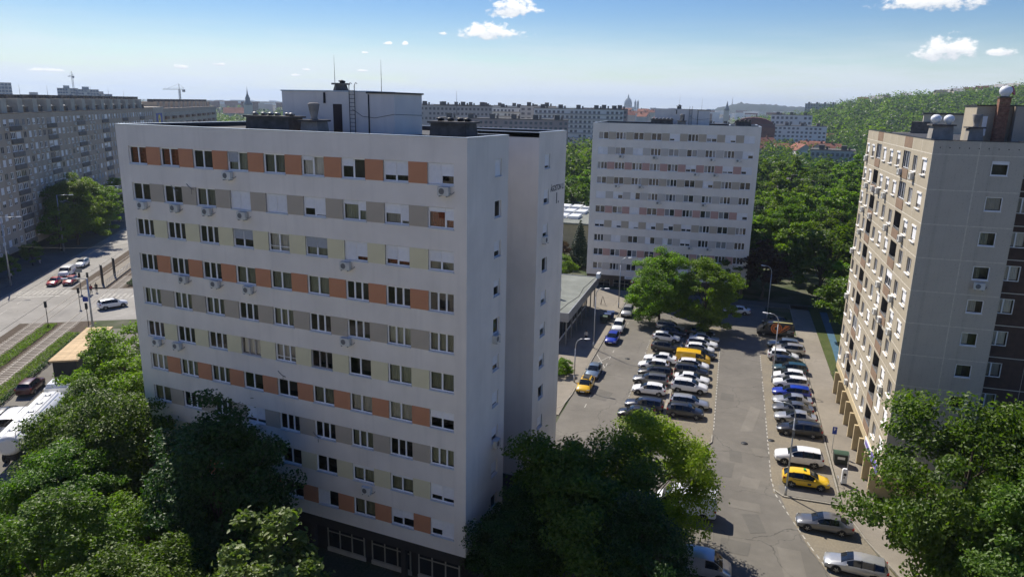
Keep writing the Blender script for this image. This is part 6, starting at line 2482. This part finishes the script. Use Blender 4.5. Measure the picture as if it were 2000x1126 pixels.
lotcar('sedan', 'white', 19.6, 86.2, LFT, 'white saloon in the shade at the end of the street', None)
lotcar('bigvan', 'white', 15.2, 17.0, LFT, 'white high-roofed van half hidden by the yellow-green tree', None, name='panel_van', cat='van')
lotcar('van', 'silver', 17.0, 8.6, RGT, 'silver-grey small van at the bottom edge in dappled shade', None, name='panel_van', cat='van', s=.95)
# taxi fittings
b = MB()
b.box(-.30, -.16, 1.56, -.10, .16, 1.70)
ts = b.build('roof_sign', 'sign_green', tx)
o = put('lettering', text_mesh('TAXI', .13, .002, 'sign_white'), ts, (-.20, -.163, 1.63))
o.rotation_euler = (R_(90), 0, 0)
b = MB()
for i in range(26):
    for j in range(2):
        if (i + j) % 2 == 0:
            b.box(.75 - i * .075, -.922, .86 + j * .05, .75 - (i + 1) * .075, -.912, .86 + (j + 1) * .05)
b.build('chequered_stripe', 'black_trim', tx)
MB().box(.10, -.926, .50, .42, -.915, .70).build('door_emblem', 'letter_dark', tx)
# emblem on the black van's side (towards the camera: local +y side when it faces left)
b = MB()
cx, cz = -.1, 1.52


def ring(b, r0, r1, a0, a1, y, n=26):
    for i in range(n):
        t0, t1 = a0 + (a1 - a0) * i / n, a0 + (a1 - a0) * (i + 1) / n
        b.quad([(cx + r0 * math.cos(t0), y, cz + r0 * math.sin(t0)), (cx + r1 * math.cos(t0), y, cz + r1 * math.sin(t0)), (cx + r1 * math.cos(t1), y, cz + r1 * math.sin(t1)), (cx + r0 * math.cos(t1), y, cz + r0 * math.sin(t1))])


mat_plain('roof_edge_sunlight', (0.60, 0.55, 0.22), 0.5, var=0.1)
mat_plain('emblem_orange', (0.55, 0.15, 0.03), 0.5, var=0.08)
YV = 0.0
ring(b, .66, .84, .0, 2 * math.pi, YV)
ring(b, .28, .58, .0, 2 * math.pi, YV)
b.quad([(cx - .62, YV, cz - .50), (cx - .95, YV, cz - .22), (cx - 1.95, YV, cz + .60), (cx - 1.25, YV, cz + .62)])
b.quad([(cx - .30, YV, cz - .84), (cx - .80, YV, cz - .62), (cx - 2.05, YV, cz + .46), (cx - 1.85, YV, cz + .12)])
side_y = lambda z: 1.022 + (0.0 if z < 1.2 else -(z - 1.2) * .070 / 1.13) + .012
b.v = [(x_, side_y(z_), z_) for x_, y_, z_ in b.v]
b.build('emblem', 'emblem_orange', bv)
b = MB()
for i in range(7):
    b.box(-1.75 - i * .13, 1.03, 1.20, -1.84 - i * .13, 1.042, 1.33)
    if i < 4:
        b.box(-1.70 - i * .13, 1.03, .98, -1.79 - i * .13, 1.042, 1.10)
b.build('lettering', 'letter_pale', bv)
b = MB()
b.box(-2.4, .50, 2.452, .5, .80, 2.472)
b.build('roof_overlay', 'roof_edge_sunlight', bv)  # sunlight along the van's roof edge, painted as a pale yellow strip

# avenue traffic
AVH = AV + math.pi
x, y = ave(-25.6, 14.0)
vehicle('sedan', 'red', x, y, AVH, 'bright red low sports car on the avenue', 'cars driving on the avenue', name='car', s=.95)
x, y = ave(-25.4, 16.7)
vehicle('hatch', 'red2', x, y, AVH, 'duller red hatchback beside the sports car on the avenue', 'cars driving on the avenue', name='car')
x, y = ave(-18.2, 13.7)
wv = vehicle('van', 'white', x, y, AVH, 'white van with blue flank behind the red cars', 'cars driving on the avenue', name='panel_van', cat='van')
MB().box(-2.3, .950, .45, -.2, .958, 1.05).build('flank_stripe', 'paint_blue', wv)
x, y = ave(-10.0, 13.8)
vehicle('suv', 'white', x, y, AVH, 'white off-roader at the back of the avenue queue', 'cars driving on the avenue', name='car', roof='black_trim')
x, y = ave(-44.3, 29.4)
vehicle('suv', 'white', x, y, math.atan2(2.1 * AU[1] + 3.2 * AN[1], 2.1 * AU[0] + 3.2 * AN[0]), 'white off-roader crossing the tram tracks into the side street', None, name='car')
x, y = ave(-82.0, 31.0)
vehicle('suv', 'burgundy', x, y, AV, 'dark red car between the kiosk and the tanker lorry', 'cars on the side road by the tracks', name='car')
x, y = ave(-90.4, 31.4)
vehicle('hatch', 'black', x, y, AV, 'black car beside the tank of the lorry', 'cars on the side road by the tracks', name='car')
x, y = ave(-92.6, 33.6)
vehicle('van', 'white', x, y, AV, 'white van roof at the left edge beside the tanker', 'cars on the side road by the tracks', name='panel_van', cat='van')
# tanker lorry
x, y = ave(-103, 37.0)
tk = tag(empty('tanker_lorry', (x, y, .02), AV), 'white tanker lorry with walkway and hatches on its tank', 'lorry')
b = MB()
n = 24
prof = [(0.0, .55), (.12, .85), (.35, .97), (.8, 1.0), (11.2, 1.0), (11.65, .97), (11.88, .85), (12.0, .55)]
k0 = len(b.v)
for xx, f in prof:
    for i in range(n):
        t = 2 * math.pi * i / n
        b.v.append((xx, 1.24 * f * math.cos(t), 2.35 + 1.05 * f * math.sin(t)))
for q in range(len(prof) - 1):
    for i in range(n):
        j = (i + 1) % n
        b.f.append((k0 + q * n + i, k0 + q * n + j, k0 + (q + 1) * n + j, k0 + (q + 1) * n + i))
        b.m.append(0)
        b.sm.append(True)
b.f.append(tuple(k0 + i for i in reversed(range(n))))
b.f.append(tuple(k0 + (len(prof) - 1) * n + i for i in range(n)))
b.m += [0, 0]
b.sm += [False, False]
tnk = b.build('tank', 'paint_white', tk)
for i in range(5):
    b = MB()
    b.lathe([(.30, 0), (.30, .10), (.22, .15), (.05, .16)], (1.6 + i * 2.2, 0.05, 3.36), 12)
    for a_ in range(6):
        t = a_ * math.pi / 3
        b.tube((1.6 + i * 2.2 + .38 * math.cos(t), .05 + .38 * math.sin(t), 3.33), (1.6 + i * 2.2 + .38 * math.cos(t), .05 + .38 * math.sin(t), 3.46), .03, n=5)
    b.build('hatch', 'galv', tnk)
MB().box(.5, .55, 3.24, 11.5, .98, 3.29).build('walkway', 'galv', tk)
b = MB()
b.path([(.6, -.62, 3.25), (.6, -.62, 3.52), (11.3, -.62, 3.52), (11.3, -.62, 3.25)], [.03] * 4, 6)
b.path([(.6, 1.0, 3.25), (.6, 1.0, 3.6), (11.3, 1.0, 3.6), (11.3, 1.0, 3.25)], [.03] * 4, 6)
b.build('handrail', 'metal_dark', tk)
b = MB()
b.box(.4, -.5, .75, 14.4, .5, 1.28)
b.build('chassis', 'black_trim', tk)
b = MB()
b.box(12.5, -1.22, .6, 14.7, 1.22, 3.35)
b.frustum(12.6, -1.15, 14.6, 1.15, 3.353, 3.75, .18)
cb = b.build('cab', 'paint_white', tk)
MB().box(14.703, -1.1, 1.9, 14.72, 1.1, 2.95).build('windscreen', 'car_glass', cb)
for sg_ in (1, -1):
    MB().box(13.5, sg_ * 1.223 - .004, 1.95, 14.5, sg_ * 1.223 + .004, 2.8).build('side_window', 'car_glass', cb)
wm = MB()
wm.lathe([(.2, -.15), (.5, -.15), (.52, -.1), (.52, .1), (.5, .15), (.2, .15)], n=18)
wmm = wm.mesh('wheel', 'tyre')
for xx in (1.8, 3.1, 4.4, 10.9, 13.8):
    for sg_ in (1, -1):
        o = put('wheel', wmm, tk, (xx, sg_ * 1.05, .52))
        o.rotation_euler = (R_(90), 0, 0)
        put('rim', cached('trim', lambda: MB().lathe([(.3, 0), (.25, .02), (.08, .01), (.001, .03)], n=14).mesh('rim', 'rim')), o, (0, 0, -.18 if sg_ > 0 else .15))

# ------------------------------------------------------------------ lamps, signs, bins, people
def curved_lamp(x, y, h, ang, arm, label, group='street lamps around the car park', z=0.03):
    r = tag(empty('street_lamp', (x, y, z), ang), label, 'street lamp', group)
    b = MB()
    b.tube((0, 0, 0), (0, 0, .9), .11, .11, 10)
    b.tube((0, 0, .9), (0, 0, h - 1.4), .085, .06, 10)
    b.build('pole', 'galv', r)
    b = MB()
    b.path([(0, 0, h - 1.4), (.05, 0, h - .8), (.25, 0, h - .35), (.65, 0, h - .08), (arm * .72, 0, h)], [.06, .055, .05, .045, .042], 8)
    b.build('arm', 'galv', r)
    b = MB()
    b.lathe([(.05, -.42), (.11, -.30), (.15, 0), (.13, .25), (.04, .36)], n=10)
    m = b.mesh('lamp_head', 'white_vent')
    o = put('lamp_head', m, r, (arm, 0, h + .01), scale=(.55, 1, 1))
    o.rotation_euler = (0, R_(84), 0)
    return r


LFTA, RGTA = LA + math.pi, LA
curved_lamp(21.32, 25.69, 9.2, LFTA + .1, 1.6, 'tall curved street lamp standing in front of the yellow taxi')
curved_lamp(17.9, 55.75, 9.3, LFTA, 1.7, 'tall curved street lamp between the white parked cars')
curved_lamp(14.8, 86.9, 9.2, LFTA, 1.5, 'tall curved street lamp behind the black delivery van')
curved_lamp(-7.4, 58.3, 9.2, RGTA, 1.6, 'curved street lamp on the left pavement beside the pavilion roof', z=.12)
curved_lamp(-9.9, 81.5, 9.2, RGTA, 1.6, 'curved street lamp in front of the distant block shop signs', z=.12)
curved_lamp(-5.6, 44.0, 6.0, RGTA, 1.5, 'lower curved lamp close to the corner of the near block', z=.12)
# second fixture half-way up the nearest lamp
def avenue_lamp(s, t, h, ang, label, arm=1.8):
    x, y = ave(s, t)
    r = tag(empty('street_lamp', (x, y, .02), ang), label, 'street lamp', 'street lamps on the avenue')
    MB().tube((0, 0, 0), (0, 0, h), .16, .10, 10).build('pole', 'galv', r)
    MB().tube((-.1, 0, h - .08), (arm, 0, h + .02), .06, .05, 8).build('arm', 'galv', r)
    MB().frustum(arm - .1, -.16, arm + .8, .16, h - .04, h + .10, .05).build('lamp_head', 'white_vent', r)
    return r


avenue_lamp(7.1, 4.6, 13.0, math.atan2(AN[1], AN[0]), 'tall straight lamp post in front of the sunlit avenue tree', 2.6)
avenue_lamp(-26.1, 6.8, 13.0, math.atan2(AN[1], AN[0]), 'tall straight lamp post at the left edge of the avenue', 2.6)
avenue_lamp(33.9, 6.6, 12.0, math.atan2(AN[1], AN[0]), 'distant straight lamp post near the corner of the near block', 2.6)
avenue_lamp(-60.8, 31.5, 9.0, math.atan2(-AN[1], -AN[0]), 'thick grey lamp post behind the timber kiosk roof', 2.6)


def signal(s, t, h, label, big=False, blue=False):
    x, y = ave(s, t)
    r = tag(empty('traffic_light', (x, y, .03), AV + math.pi / 2), label, 'traffic light', 'traffic lights at the tram crossing')
    MB().tube((0, 0, 0), (0, 0, h), .06, .05, 8).build('pole', 'metal_dark', r)
    b = MB()
    b.box(-.16, -.16, h - .95, .16, .14, h + .05)
    hd = b.build('signal_head', 'metal_dark', r)
    for i, m in enumerate(('sign_red', 'sign_yellow', 'sign_green')):
        MB().tube((0, -.17, h - .12 - i * .30), (0, -.19, h - .12 - i * .30), .10, n=10).build('lens', 'black_trim', hd)
    if blue:
        b = MB()
        b.box(-.38, -.03, h + .25, .38, .0, h + 1.0)
        sgn = b.build('crossing_sign', 'sign_blue', r)
        MB().quad([(-.28, -.034, h + .35), (.28, -.034, h + .35), (0, -.034, h + .90)]).build('symbol', 'sign_white', sgn)
    if big:
        MB().box(-.55, -.05, h + .1, .55, 0.0, h + .75).build('backboard', 'metal_grey', r)
    return r


signal(-52.6, 22.4, 3.6, 'single traffic light standing in the ground cover between the tracks')
signal(-43.2, 24.0, 3.4, 'traffic light on the small island in the tram crossing')
signal(-54.5, 28.8, 3.6, 'traffic light carrying a blue pedestrian sign by the nearer track', blue=True)
signal(-33.4, 22.4, 3.8, 'traffic light at the platform end beside the waiting pair')
signal(-32.6, 20.8, 3.6, 'traffic light with grey board at the platform end', big=True)
for s, t, lb, m in ((-26.8, 22.7, 'tall dark advertising pillar on the tram platform, nearer one', 'sign_blue'), (-20.4, 23.0, 'dark advertising pillar on the tram platform, farther one', 'door_brown')):
    x, y = ave(s, t)
    r = tag(empty('advertising_pillar', (x, y, .22), AV + .5), lb, 'advertising pillar')
    MB().box(-.55, -.12, 0, .55, .12, 3.6).build('panel', 'metal_dark', r)
    MB().box(-.50, -.135, .9, .50, -.123, 2.6).build('poster', m, r)
    MB().box(-.50, -.135, 2.8, .50, -.123, 3.5).build('header', 'letter_pale', r)
x, y = ave(-29, 24.0)
fn = tag(empty('platform_railing', (x, y, .22), AV), 'thin metal railing along the tram platform edge', 'railing')
for i in range(28):
    MB().tube((i * 1.0, 0, 0), (i * 1.0, 0, 1.05), .025, n=6).build('post', 'galv', fn)
for z in (.55, 1.05):
    MB().tube((0, 0, z), (27, 0, z), .022, n=6).build('rail', 'galv', fn)
# overhead wires and their span wires
for t, lb in ((20.8, 'overhead contact wire of the farther tram track'), (25.8, 'overhead contact wire of the nearer tram track')):
    b = MB()
    p0, p1 = ave(-120, t), ave(120, t)
    b.tube((*p0, 5.8), (*p1, 5.8), .022, n=5)
    tag(b.build('overhead_wire', 'metal_dark'), lb, 'wire')
for s, lb in ((7.1, 'span wire from the tall avenue lamp post'), (-26.1, 'span wire from the lamp post at the left edge')):
    b = MB()
    p0, p1 = ave(s, 4.8), ave(s + 6, 36)
    pts = []
    for i in range(9):
        f = i / 8
        pts.append((p0[0] + (p1[0] - p0[0]) * f, p0[1] + (p1[1] - p0[1]) * f, 8.0 - 1.5 * math.sin(f * math.pi)))
    b.path(pts, [.02] * 9, 5)
    tag(b.build('span_wire', 'metal_dark'), lb, 'wire')

# waste container, parking machine, sign, hoop, blue bins
x, y = lot(29.75, 31.4)
bn = tag(empty('waste_container', (x, y, .12), LA), 'large green wheeled waste container on the pavement', 'bin')
mat_plain('bin_green', (0.035, 0.075, 0.045), 0.6, var=0.15, scale=3)
mat_plain('bin_dark', (0.03, 0.04, 0.035), 0.65, var=0.15, scale=3)
mat_plain('bin_blue', (0.015, 0.05, 0.17), 0.55, var=0.15, scale=3)


def bin_body(b, w, d, h, mi=0):
    k = len(b.v)
    i = .07
    b.v += [(-w / 2 + i, -d / 2 + i, .16), (w / 2 - i, -d / 2 + i, .16), (w / 2 - i, d / 2 - i, .16), (-w / 2 + i, d / 2 - i, .16), (-w / 2, -d / 2, h), (w / 2, -d / 2, h), (w / 2, d / 2, h), (-w / 2, d / 2, h)]
    for q in ((0, 3, 2, 1), (4, 5, 6, 7), (0, 1, 5, 4), (2, 3, 7, 6), (3, 0, 4, 7), (1, 2, 6, 5)):
        b.f.append(tuple(k + j for j in q))
        b.m.append(mi)
        b.sm.append(False)
    b.box(-w / 2 - .05, -d / 2 - .05, h - .08, w / 2 + .05, -d / 2 - .003, h - .01, mi)
    b.box(-w / 2 - .05, d / 2 + .003, h - .08, w / 2 + .05, d / 2 + .05, h - .01, mi)


def bin_lid(b, w, d, h):
    n = 6
    for i in range(n):
        t0, t1 = -1 + 2 * i / n, -1 + 2 * (i + 1) / n
        z0, z1 = h + .16 * (1 - t0 * t0), h + .16 * (1 - t1 * t1)
        b.quad([(-w / 2 - .03, t0 * d / 2, z0 + .01), (w / 2 + .03, t0 * d / 2, z0 + .01), (w / 2 + .03, t1 * d / 2, z1 + .01), (-w / 2 - .03, t1 * d / 2, z1 + .01)])
    for s_ in (-1, 1):
        b.quad([(s_ * (w / 2 + .03), (-1 + 2 * i / n) * d / 2, h + .16 * (1 - (-1 + 2 * i / n) ** 2) + .01) for i in range(n + 1)][::s_])


def container(root, w, d, h, bm, lm):
    b = MB()
    bin_body(b, w, d, h)
    b.build('body', bm, root)
    b = MB()
    bin_lid(b, w, d, h)
    b.build('lid', lm, root)
    for xx in (-w / 2 + .15, w / 2 - .15):
        for yy in (-d / 2 + .15, d / 2 - .15):
            o = put('wheel', cached('binwheel', lambda: MB().tube((-.03, 0, .09), (.03, 0, .09), .09, n=10).mesh('wheel', 'black_trim')), root, (xx, yy, 0))


container(bn, 1.35, 1.05, 1.22, 'bin_dark', 'bin_green')
MB().box(-.35, -.555, .70, .35, -.535, .98).build('label_plate', 'plate', bn)
for i, (a, b_, lb) in enumerate(((-1.5, 72.0, 'dark wheeled bin nearest the camera on the left pavement'), (-1.2, 73.6, 'wheeled bin with blue lid, middle of the three on the left pavement'), (-0.9, 75.1, 'wheeled bin with blue lid, last of the three on the left pavement'), (1.8, 91.0, 'blue bin in the shade in front of the distant block shop'))):
    x, y = lot(a, b_)
    r = tag(empty('wheeled_bin', (x, y, .12), LA + .1 * i), lb, 'bin', 'wheeled bins')
    container(r, 1.2, 1.0, 1.15, 'bin_dark' if i < 2 else 'bin_blue', 'bin_green' if i == 0 else 'bin_blue')
x, y = lot(29.55, 27.0)
pm = tag(empty('parking_machine', (x, y, .12), LA), 'white parking ticket machine with a thin solar mast on the pavement', 'parking machine')
b = MB()
b.box(-.26, -.20, .0, .26, .20, .12, 1)
b.box(-.24, -.18, .12, .24, .18, 1.45)
b.frustum(-.24, -.18, .24, .18, 1.453, 1.62, .07)
b.build('cabinet', ['white_vent', 'black_trim'], pm)
MB().box(-.13, -.19, .95, .13, -.182, 1.2).build('display', 'letter_dark', pm)
MB().box(-.10, -.19, .70, .02, -.182, .82).build('ticket_slot', 'black_trim', pm)
MB().box(.12, -.03, 1.62, .20, .03, 3.1).build('mast', 'galv', pm)
x, y = lot(28.95, 26.7)
hp = tag(MB().path([(0, -.3, 0), (0, -.3, .75), (0, -.2, .85), (0, .2, .85), (0, .3, .75), (0, .3, 0)], [.03] * 6, 8).build('bicycle_hoop', 'galv', None, (x, y, .12), LA), 'metal bicycle hoop next to the parking machine', 'bicycle stand')
x, y = lot(29.25, 33.7)
ps = tag(empty('parking_sign', (x, y, .12), LA), 'small blue parking sign on a pole behind the waste container', 'sign')
MB().tube((0, 0, 0), (0, 0, 2.9), .03, n=8).build('pole', 'galv', ps)
sp_ = MB().box(-.22, -.045, 2.15, .22, -.03, 2.95).build('sign_plate', 'sign_blue', ps)
o = put('lettering', text_mesh('P', .42, .002, 'sign_white'), sp_, (0, -.048, 2.65))
o.rotation_euler = (R_(90), 0, 0)
# second lamp fixture, camera and box on the nearest lamp are separate small things
b = MB()
b.box(-.10, -.30, 6.0, .14, -.09, 6.75)
tag(b.build('junction_box', 'metal_grey', None, (21.32, 25.69, .03)), 'grey box fixed half-way up the lamp post by the taxi', 'box')
# tripod of stakes on the pavement and one-way sign near the far shop
x, y = lot(-3.7, 83.2)
st_ = tag(empty('planting_stakes', (x, y, .12), .3), 'three leaning wooden stakes on the pavement near the pavilion', 'stakes')
for k in range(3):
    t = k * 2.1
    MB().tube((.55 * math.cos(t), .55 * math.sin(t), 0), (.08 * math.cos(t), .08 * math.sin(t), 1.5), .04, n=6).build('stake', 'bark', st_)
x, y = lot(0.2, 92.8)
ne = tag(empty('road_sign', (x, y, .12), LA), 'round red and white road sign in front of the shop window', 'sign')
MB().tube((0, 0, 0), (0, 0, 2.2), .03, n=6).build('pole', 'galv', ne)
MB().tube((0, -.04, 2.4), (0, -.055, 2.4), .32, n=18).build('disc', 'sign_red', ne)
MB().tube((0, -.056, 2.4), (0, -.062, 2.4), .22, n=18).build('face', 'sign_white', ne)
# planter wall at the block corner
x, y = lot(-5.6, 54.0)
pw_ = tag(MB().box(-.15, -2.2, 0, .15, 2.2, .7).build('planter_wall', 'brick', None, (x, y, .12), LA), 'low brick planter wall near the corner of the near block', 'wall')

# bicycles parked by the panel block arcade
def bicycle(x, y, rz, label, lean=.12):
    r = tag(empty('bicycle', (x, y, .14), rz), label, 'bicycle', 'bicycles by the arcade')
    wm = cached('bikewheel', lambda: _torus(.33, .022).mesh('wheel', 'black_trim'))
    for xx in (-.52, .52):
        put('wheel', wm, r, (xx, 0, .35))
    b = MB()
    for p, q in (((-.52, 0, .35), (-.12, 0, .32)), ((-.12, 0, .32), (.40, 0, .72)), ((-.12, 0, .32), (-.26, 0, .85)), ((-.24, 0, .78), (.36, 0, .82)), ((-.52, 0, .35), (-.25, 0, .78)), ((.52, 0, .35), (.34, 0, .98))):
        b.tube(p, q, .018, n=6)
    b.build('frame', 'metal_grey', r)
    MB().tube((.32, -.28, 1.0), (.32, .28, 1.0), .015, n=6).build('handlebar', 'metal_dark', r)
    MB().frustum(-.38, -.07, -.12, .07, .86, .92, .02).build('saddle', 'black_trim', r)
    r.rotation_euler = (lean, 0, rz)


def _torus(R, q):
    b = MB()
    n, m = 20, 6
    for i in range(n):
        for j in range(m):
            a, c = 2 * math.pi * i / n, 2 * math.pi * j / m
            b.v.append(((R + q * math.cos(c)) * math.cos(a), q * math.sin(c), (R + q * math.cos(c)) * math.sin(a)))
    for i in range(n):
        for j in range(m):
            b.f.append((i * m + j, i * m + (j + 1) % m, ((i + 1) % n) * m + (j + 1) % m, ((i + 1) % n) * m + j))
            b.m.append(0)
            b.sm.append(True)
    return b


for a, b_, rz, lb in ((32.6, 58.6, .3, 'bicycle leaning nearest the arcade wall'), (32.9, 60.2, 1.9, 'bicycle standing behind the one nearest the arcade'), (33.2, 57.4, 1.2, 'bicycle at the edge of the blue footpath')):
    x, y = lot(a, b_)
    bicycle(x, y, rz, lb)


# people: one continuous skinned body each
mat_plain('skin', (0.45, 0.28, 0.20), 0.6, var=0.05)
mat_plain('hair', (0.03, 0.02, 0.015), 0.7, var=0.1)
mat_plain('cloth_dark', (0.02, 0.022, 0.03), 0.9, var=0.15, scale=6)
mat_plain('cloth_pale', (0.55, 0.52, 0.47), 0.9, var=0.1, scale=6)
mat_plain('cloth_blue', (0.08, 0.10, 0.22), 0.9, var=0.1, scale=6)
mat_plain('cloth_red', (0.30, 0.06, 0.06), 0.9, var=0.1, scale=6)


def person(x, y, rz, label, top='cloth_pale', legs='cloth_dark', stride=.22, z=.12, carry=False):
    v = [(0, 0, .95), (0, 0, 1.15), (.01, 0, 1.38), (.02, 0, 1.50), (.03, 0, 1.60), (.03, 0, 1.74),
         (0, .19, 1.42), (-.06 - stride * .4, .24, 1.14), (.04 - stride * .5, .24, .90), (.08 - stride * .5, .24, .80),
         (0, -.19, 1.42), (stride * .3 - .03, -.24, 1.14), (stride * .7 + .06, -.24, .92), (stride * .8 + .10, -.24, .83),
         (0, .10, .88), (stride * .5 + .05, .10, .50), (stride, .10, .10), (stride + .16, .11, .045),
         (0, -.10, .88), (-stride * .25 + .04, -.10, .50), (-stride, -.10, .12), (-stride + .14, -.11, .045)]
    e = [(0, 1), (1, 2), (2, 3), (3, 4), (4, 5), (2, 6), (6, 7), (7, 8), (8, 9), (2, 10), (10, 11), (11, 12), (12, 13), (0, 14), (14, 15), (15, 16), (16, 17), (0, 18), (18, 19), (19, 20), (20, 21)]
    rad = [.15, .14, .16, .055, .095, .07, .07, .05, .035, .04, .07, .05, .035, .04, .10, .068, .045, .04, .10, .068, .045, .04]
    me = bpy.data.meshes.new('body')
    me.from_pydata(v, e, [])
    o = bpy.data.objects.new('person', me)
    col.objects.link(o)
    sk = o.modifiers.new('skin', 'SKIN')
    sk.use_smooth_shade = True
    for i, d in enumerate(me.skin_vertices[0].data):
        d.radius = (rad[i], rad[i])
        d.use_root = i == 0
    ss = o.modifiers.new('sub', 'SUBSURF')
    ss.levels = ss.render_levels = 1
    dg = bpy.context.evaluated_depsgraph_get()
    m2 = bpy.data.meshes.new_from_object(o.evaluated_get(dg))
    col.objects.unlink(o)
    bpy.data.objects.remove(o)
    for m in ('skin', top, legs, 'black_trim'):
        m2.materials.append(MATS[m])
    for p in m2.polygons:
        c = p.center
        arm = abs(c.y) > .17
        p.material_index = 0 if c.z > 1.49 or (arm and c.z < .95 and c.z > .7) else (1 if c.z > .98 or (arm and c.z > .85) else (2 if c.z > .10 else 3))
        p.use_smooth = True
    m2.update()
    r = tag(empty('person', (x, y, z), rz), label, 'person')
    put('body', m2, r)
    b = MB()
    b.lathe([(.03, .135), (.075, .11), (.10, .04), (.098, -.03), (.085, -.07)], (.015, 0, 1.645), 12)
    b.build('hair', 'hair', r)
    return r


x, y = lot(-2.4, 61.4)
person(x, y, LA - math.pi / 2, 'person in a pale top walking on the shaded left pavement')
x, y = ave(-33.0, 23.5)
person(x, y, AV, 'person in dark clothes waiting at the tram platform end', 'cloth_dark', 'cloth_dark', .03, .05)
x, y = ave(-34.2, 23.0)
person(x, y, AV + .5, 'person in a red top beside the tram crossing', 'cloth_red', 'cloth_dark', .10, .05)
x, y = ave(-22, 5.2)
person(x, y, AV, 'person with a white top on the shaded avenue pavement, nearer one', 'cloth_pale', 'cloth_dark', .2, .13)
x, y = ave(-6.5, 4.6)
person(x, y, AV + math.pi, 'person in blue on the shaded avenue pavement by the small tree', 'cloth_blue', 'cloth_pale', .2, .13)

# ------------------------------------------------------------------ air
HAZE = 0.00011
if HAZE > 0:
    m = bpy.data.materials.new('haze')
    m.use_nodes = True
    nt = m.node_tree
    nt.nodes.clear()
    mo = nt.nodes.new('ShaderNodeOutputMaterial')
    pv = nt.nodes.new('ShaderNodeVolumePrincipled')
    pv.inputs['Color'].default_value = (0.66, 0.80, 1.0, 1)
    pv.inputs['Density'].default_value = HAZE
    pv.inputs['Anisotropy'].default_value = 0.3
    nt.links.new(pv.outputs[0], mo.inputs['Volume'])
    b = MB()
    b.box(-9500, -3000, -6, 9500, 12500, 160)
    hz = b.build('haze', m)
    tag(hz, 'thin pale summer haze over the city', 'haze', kind='stuff')
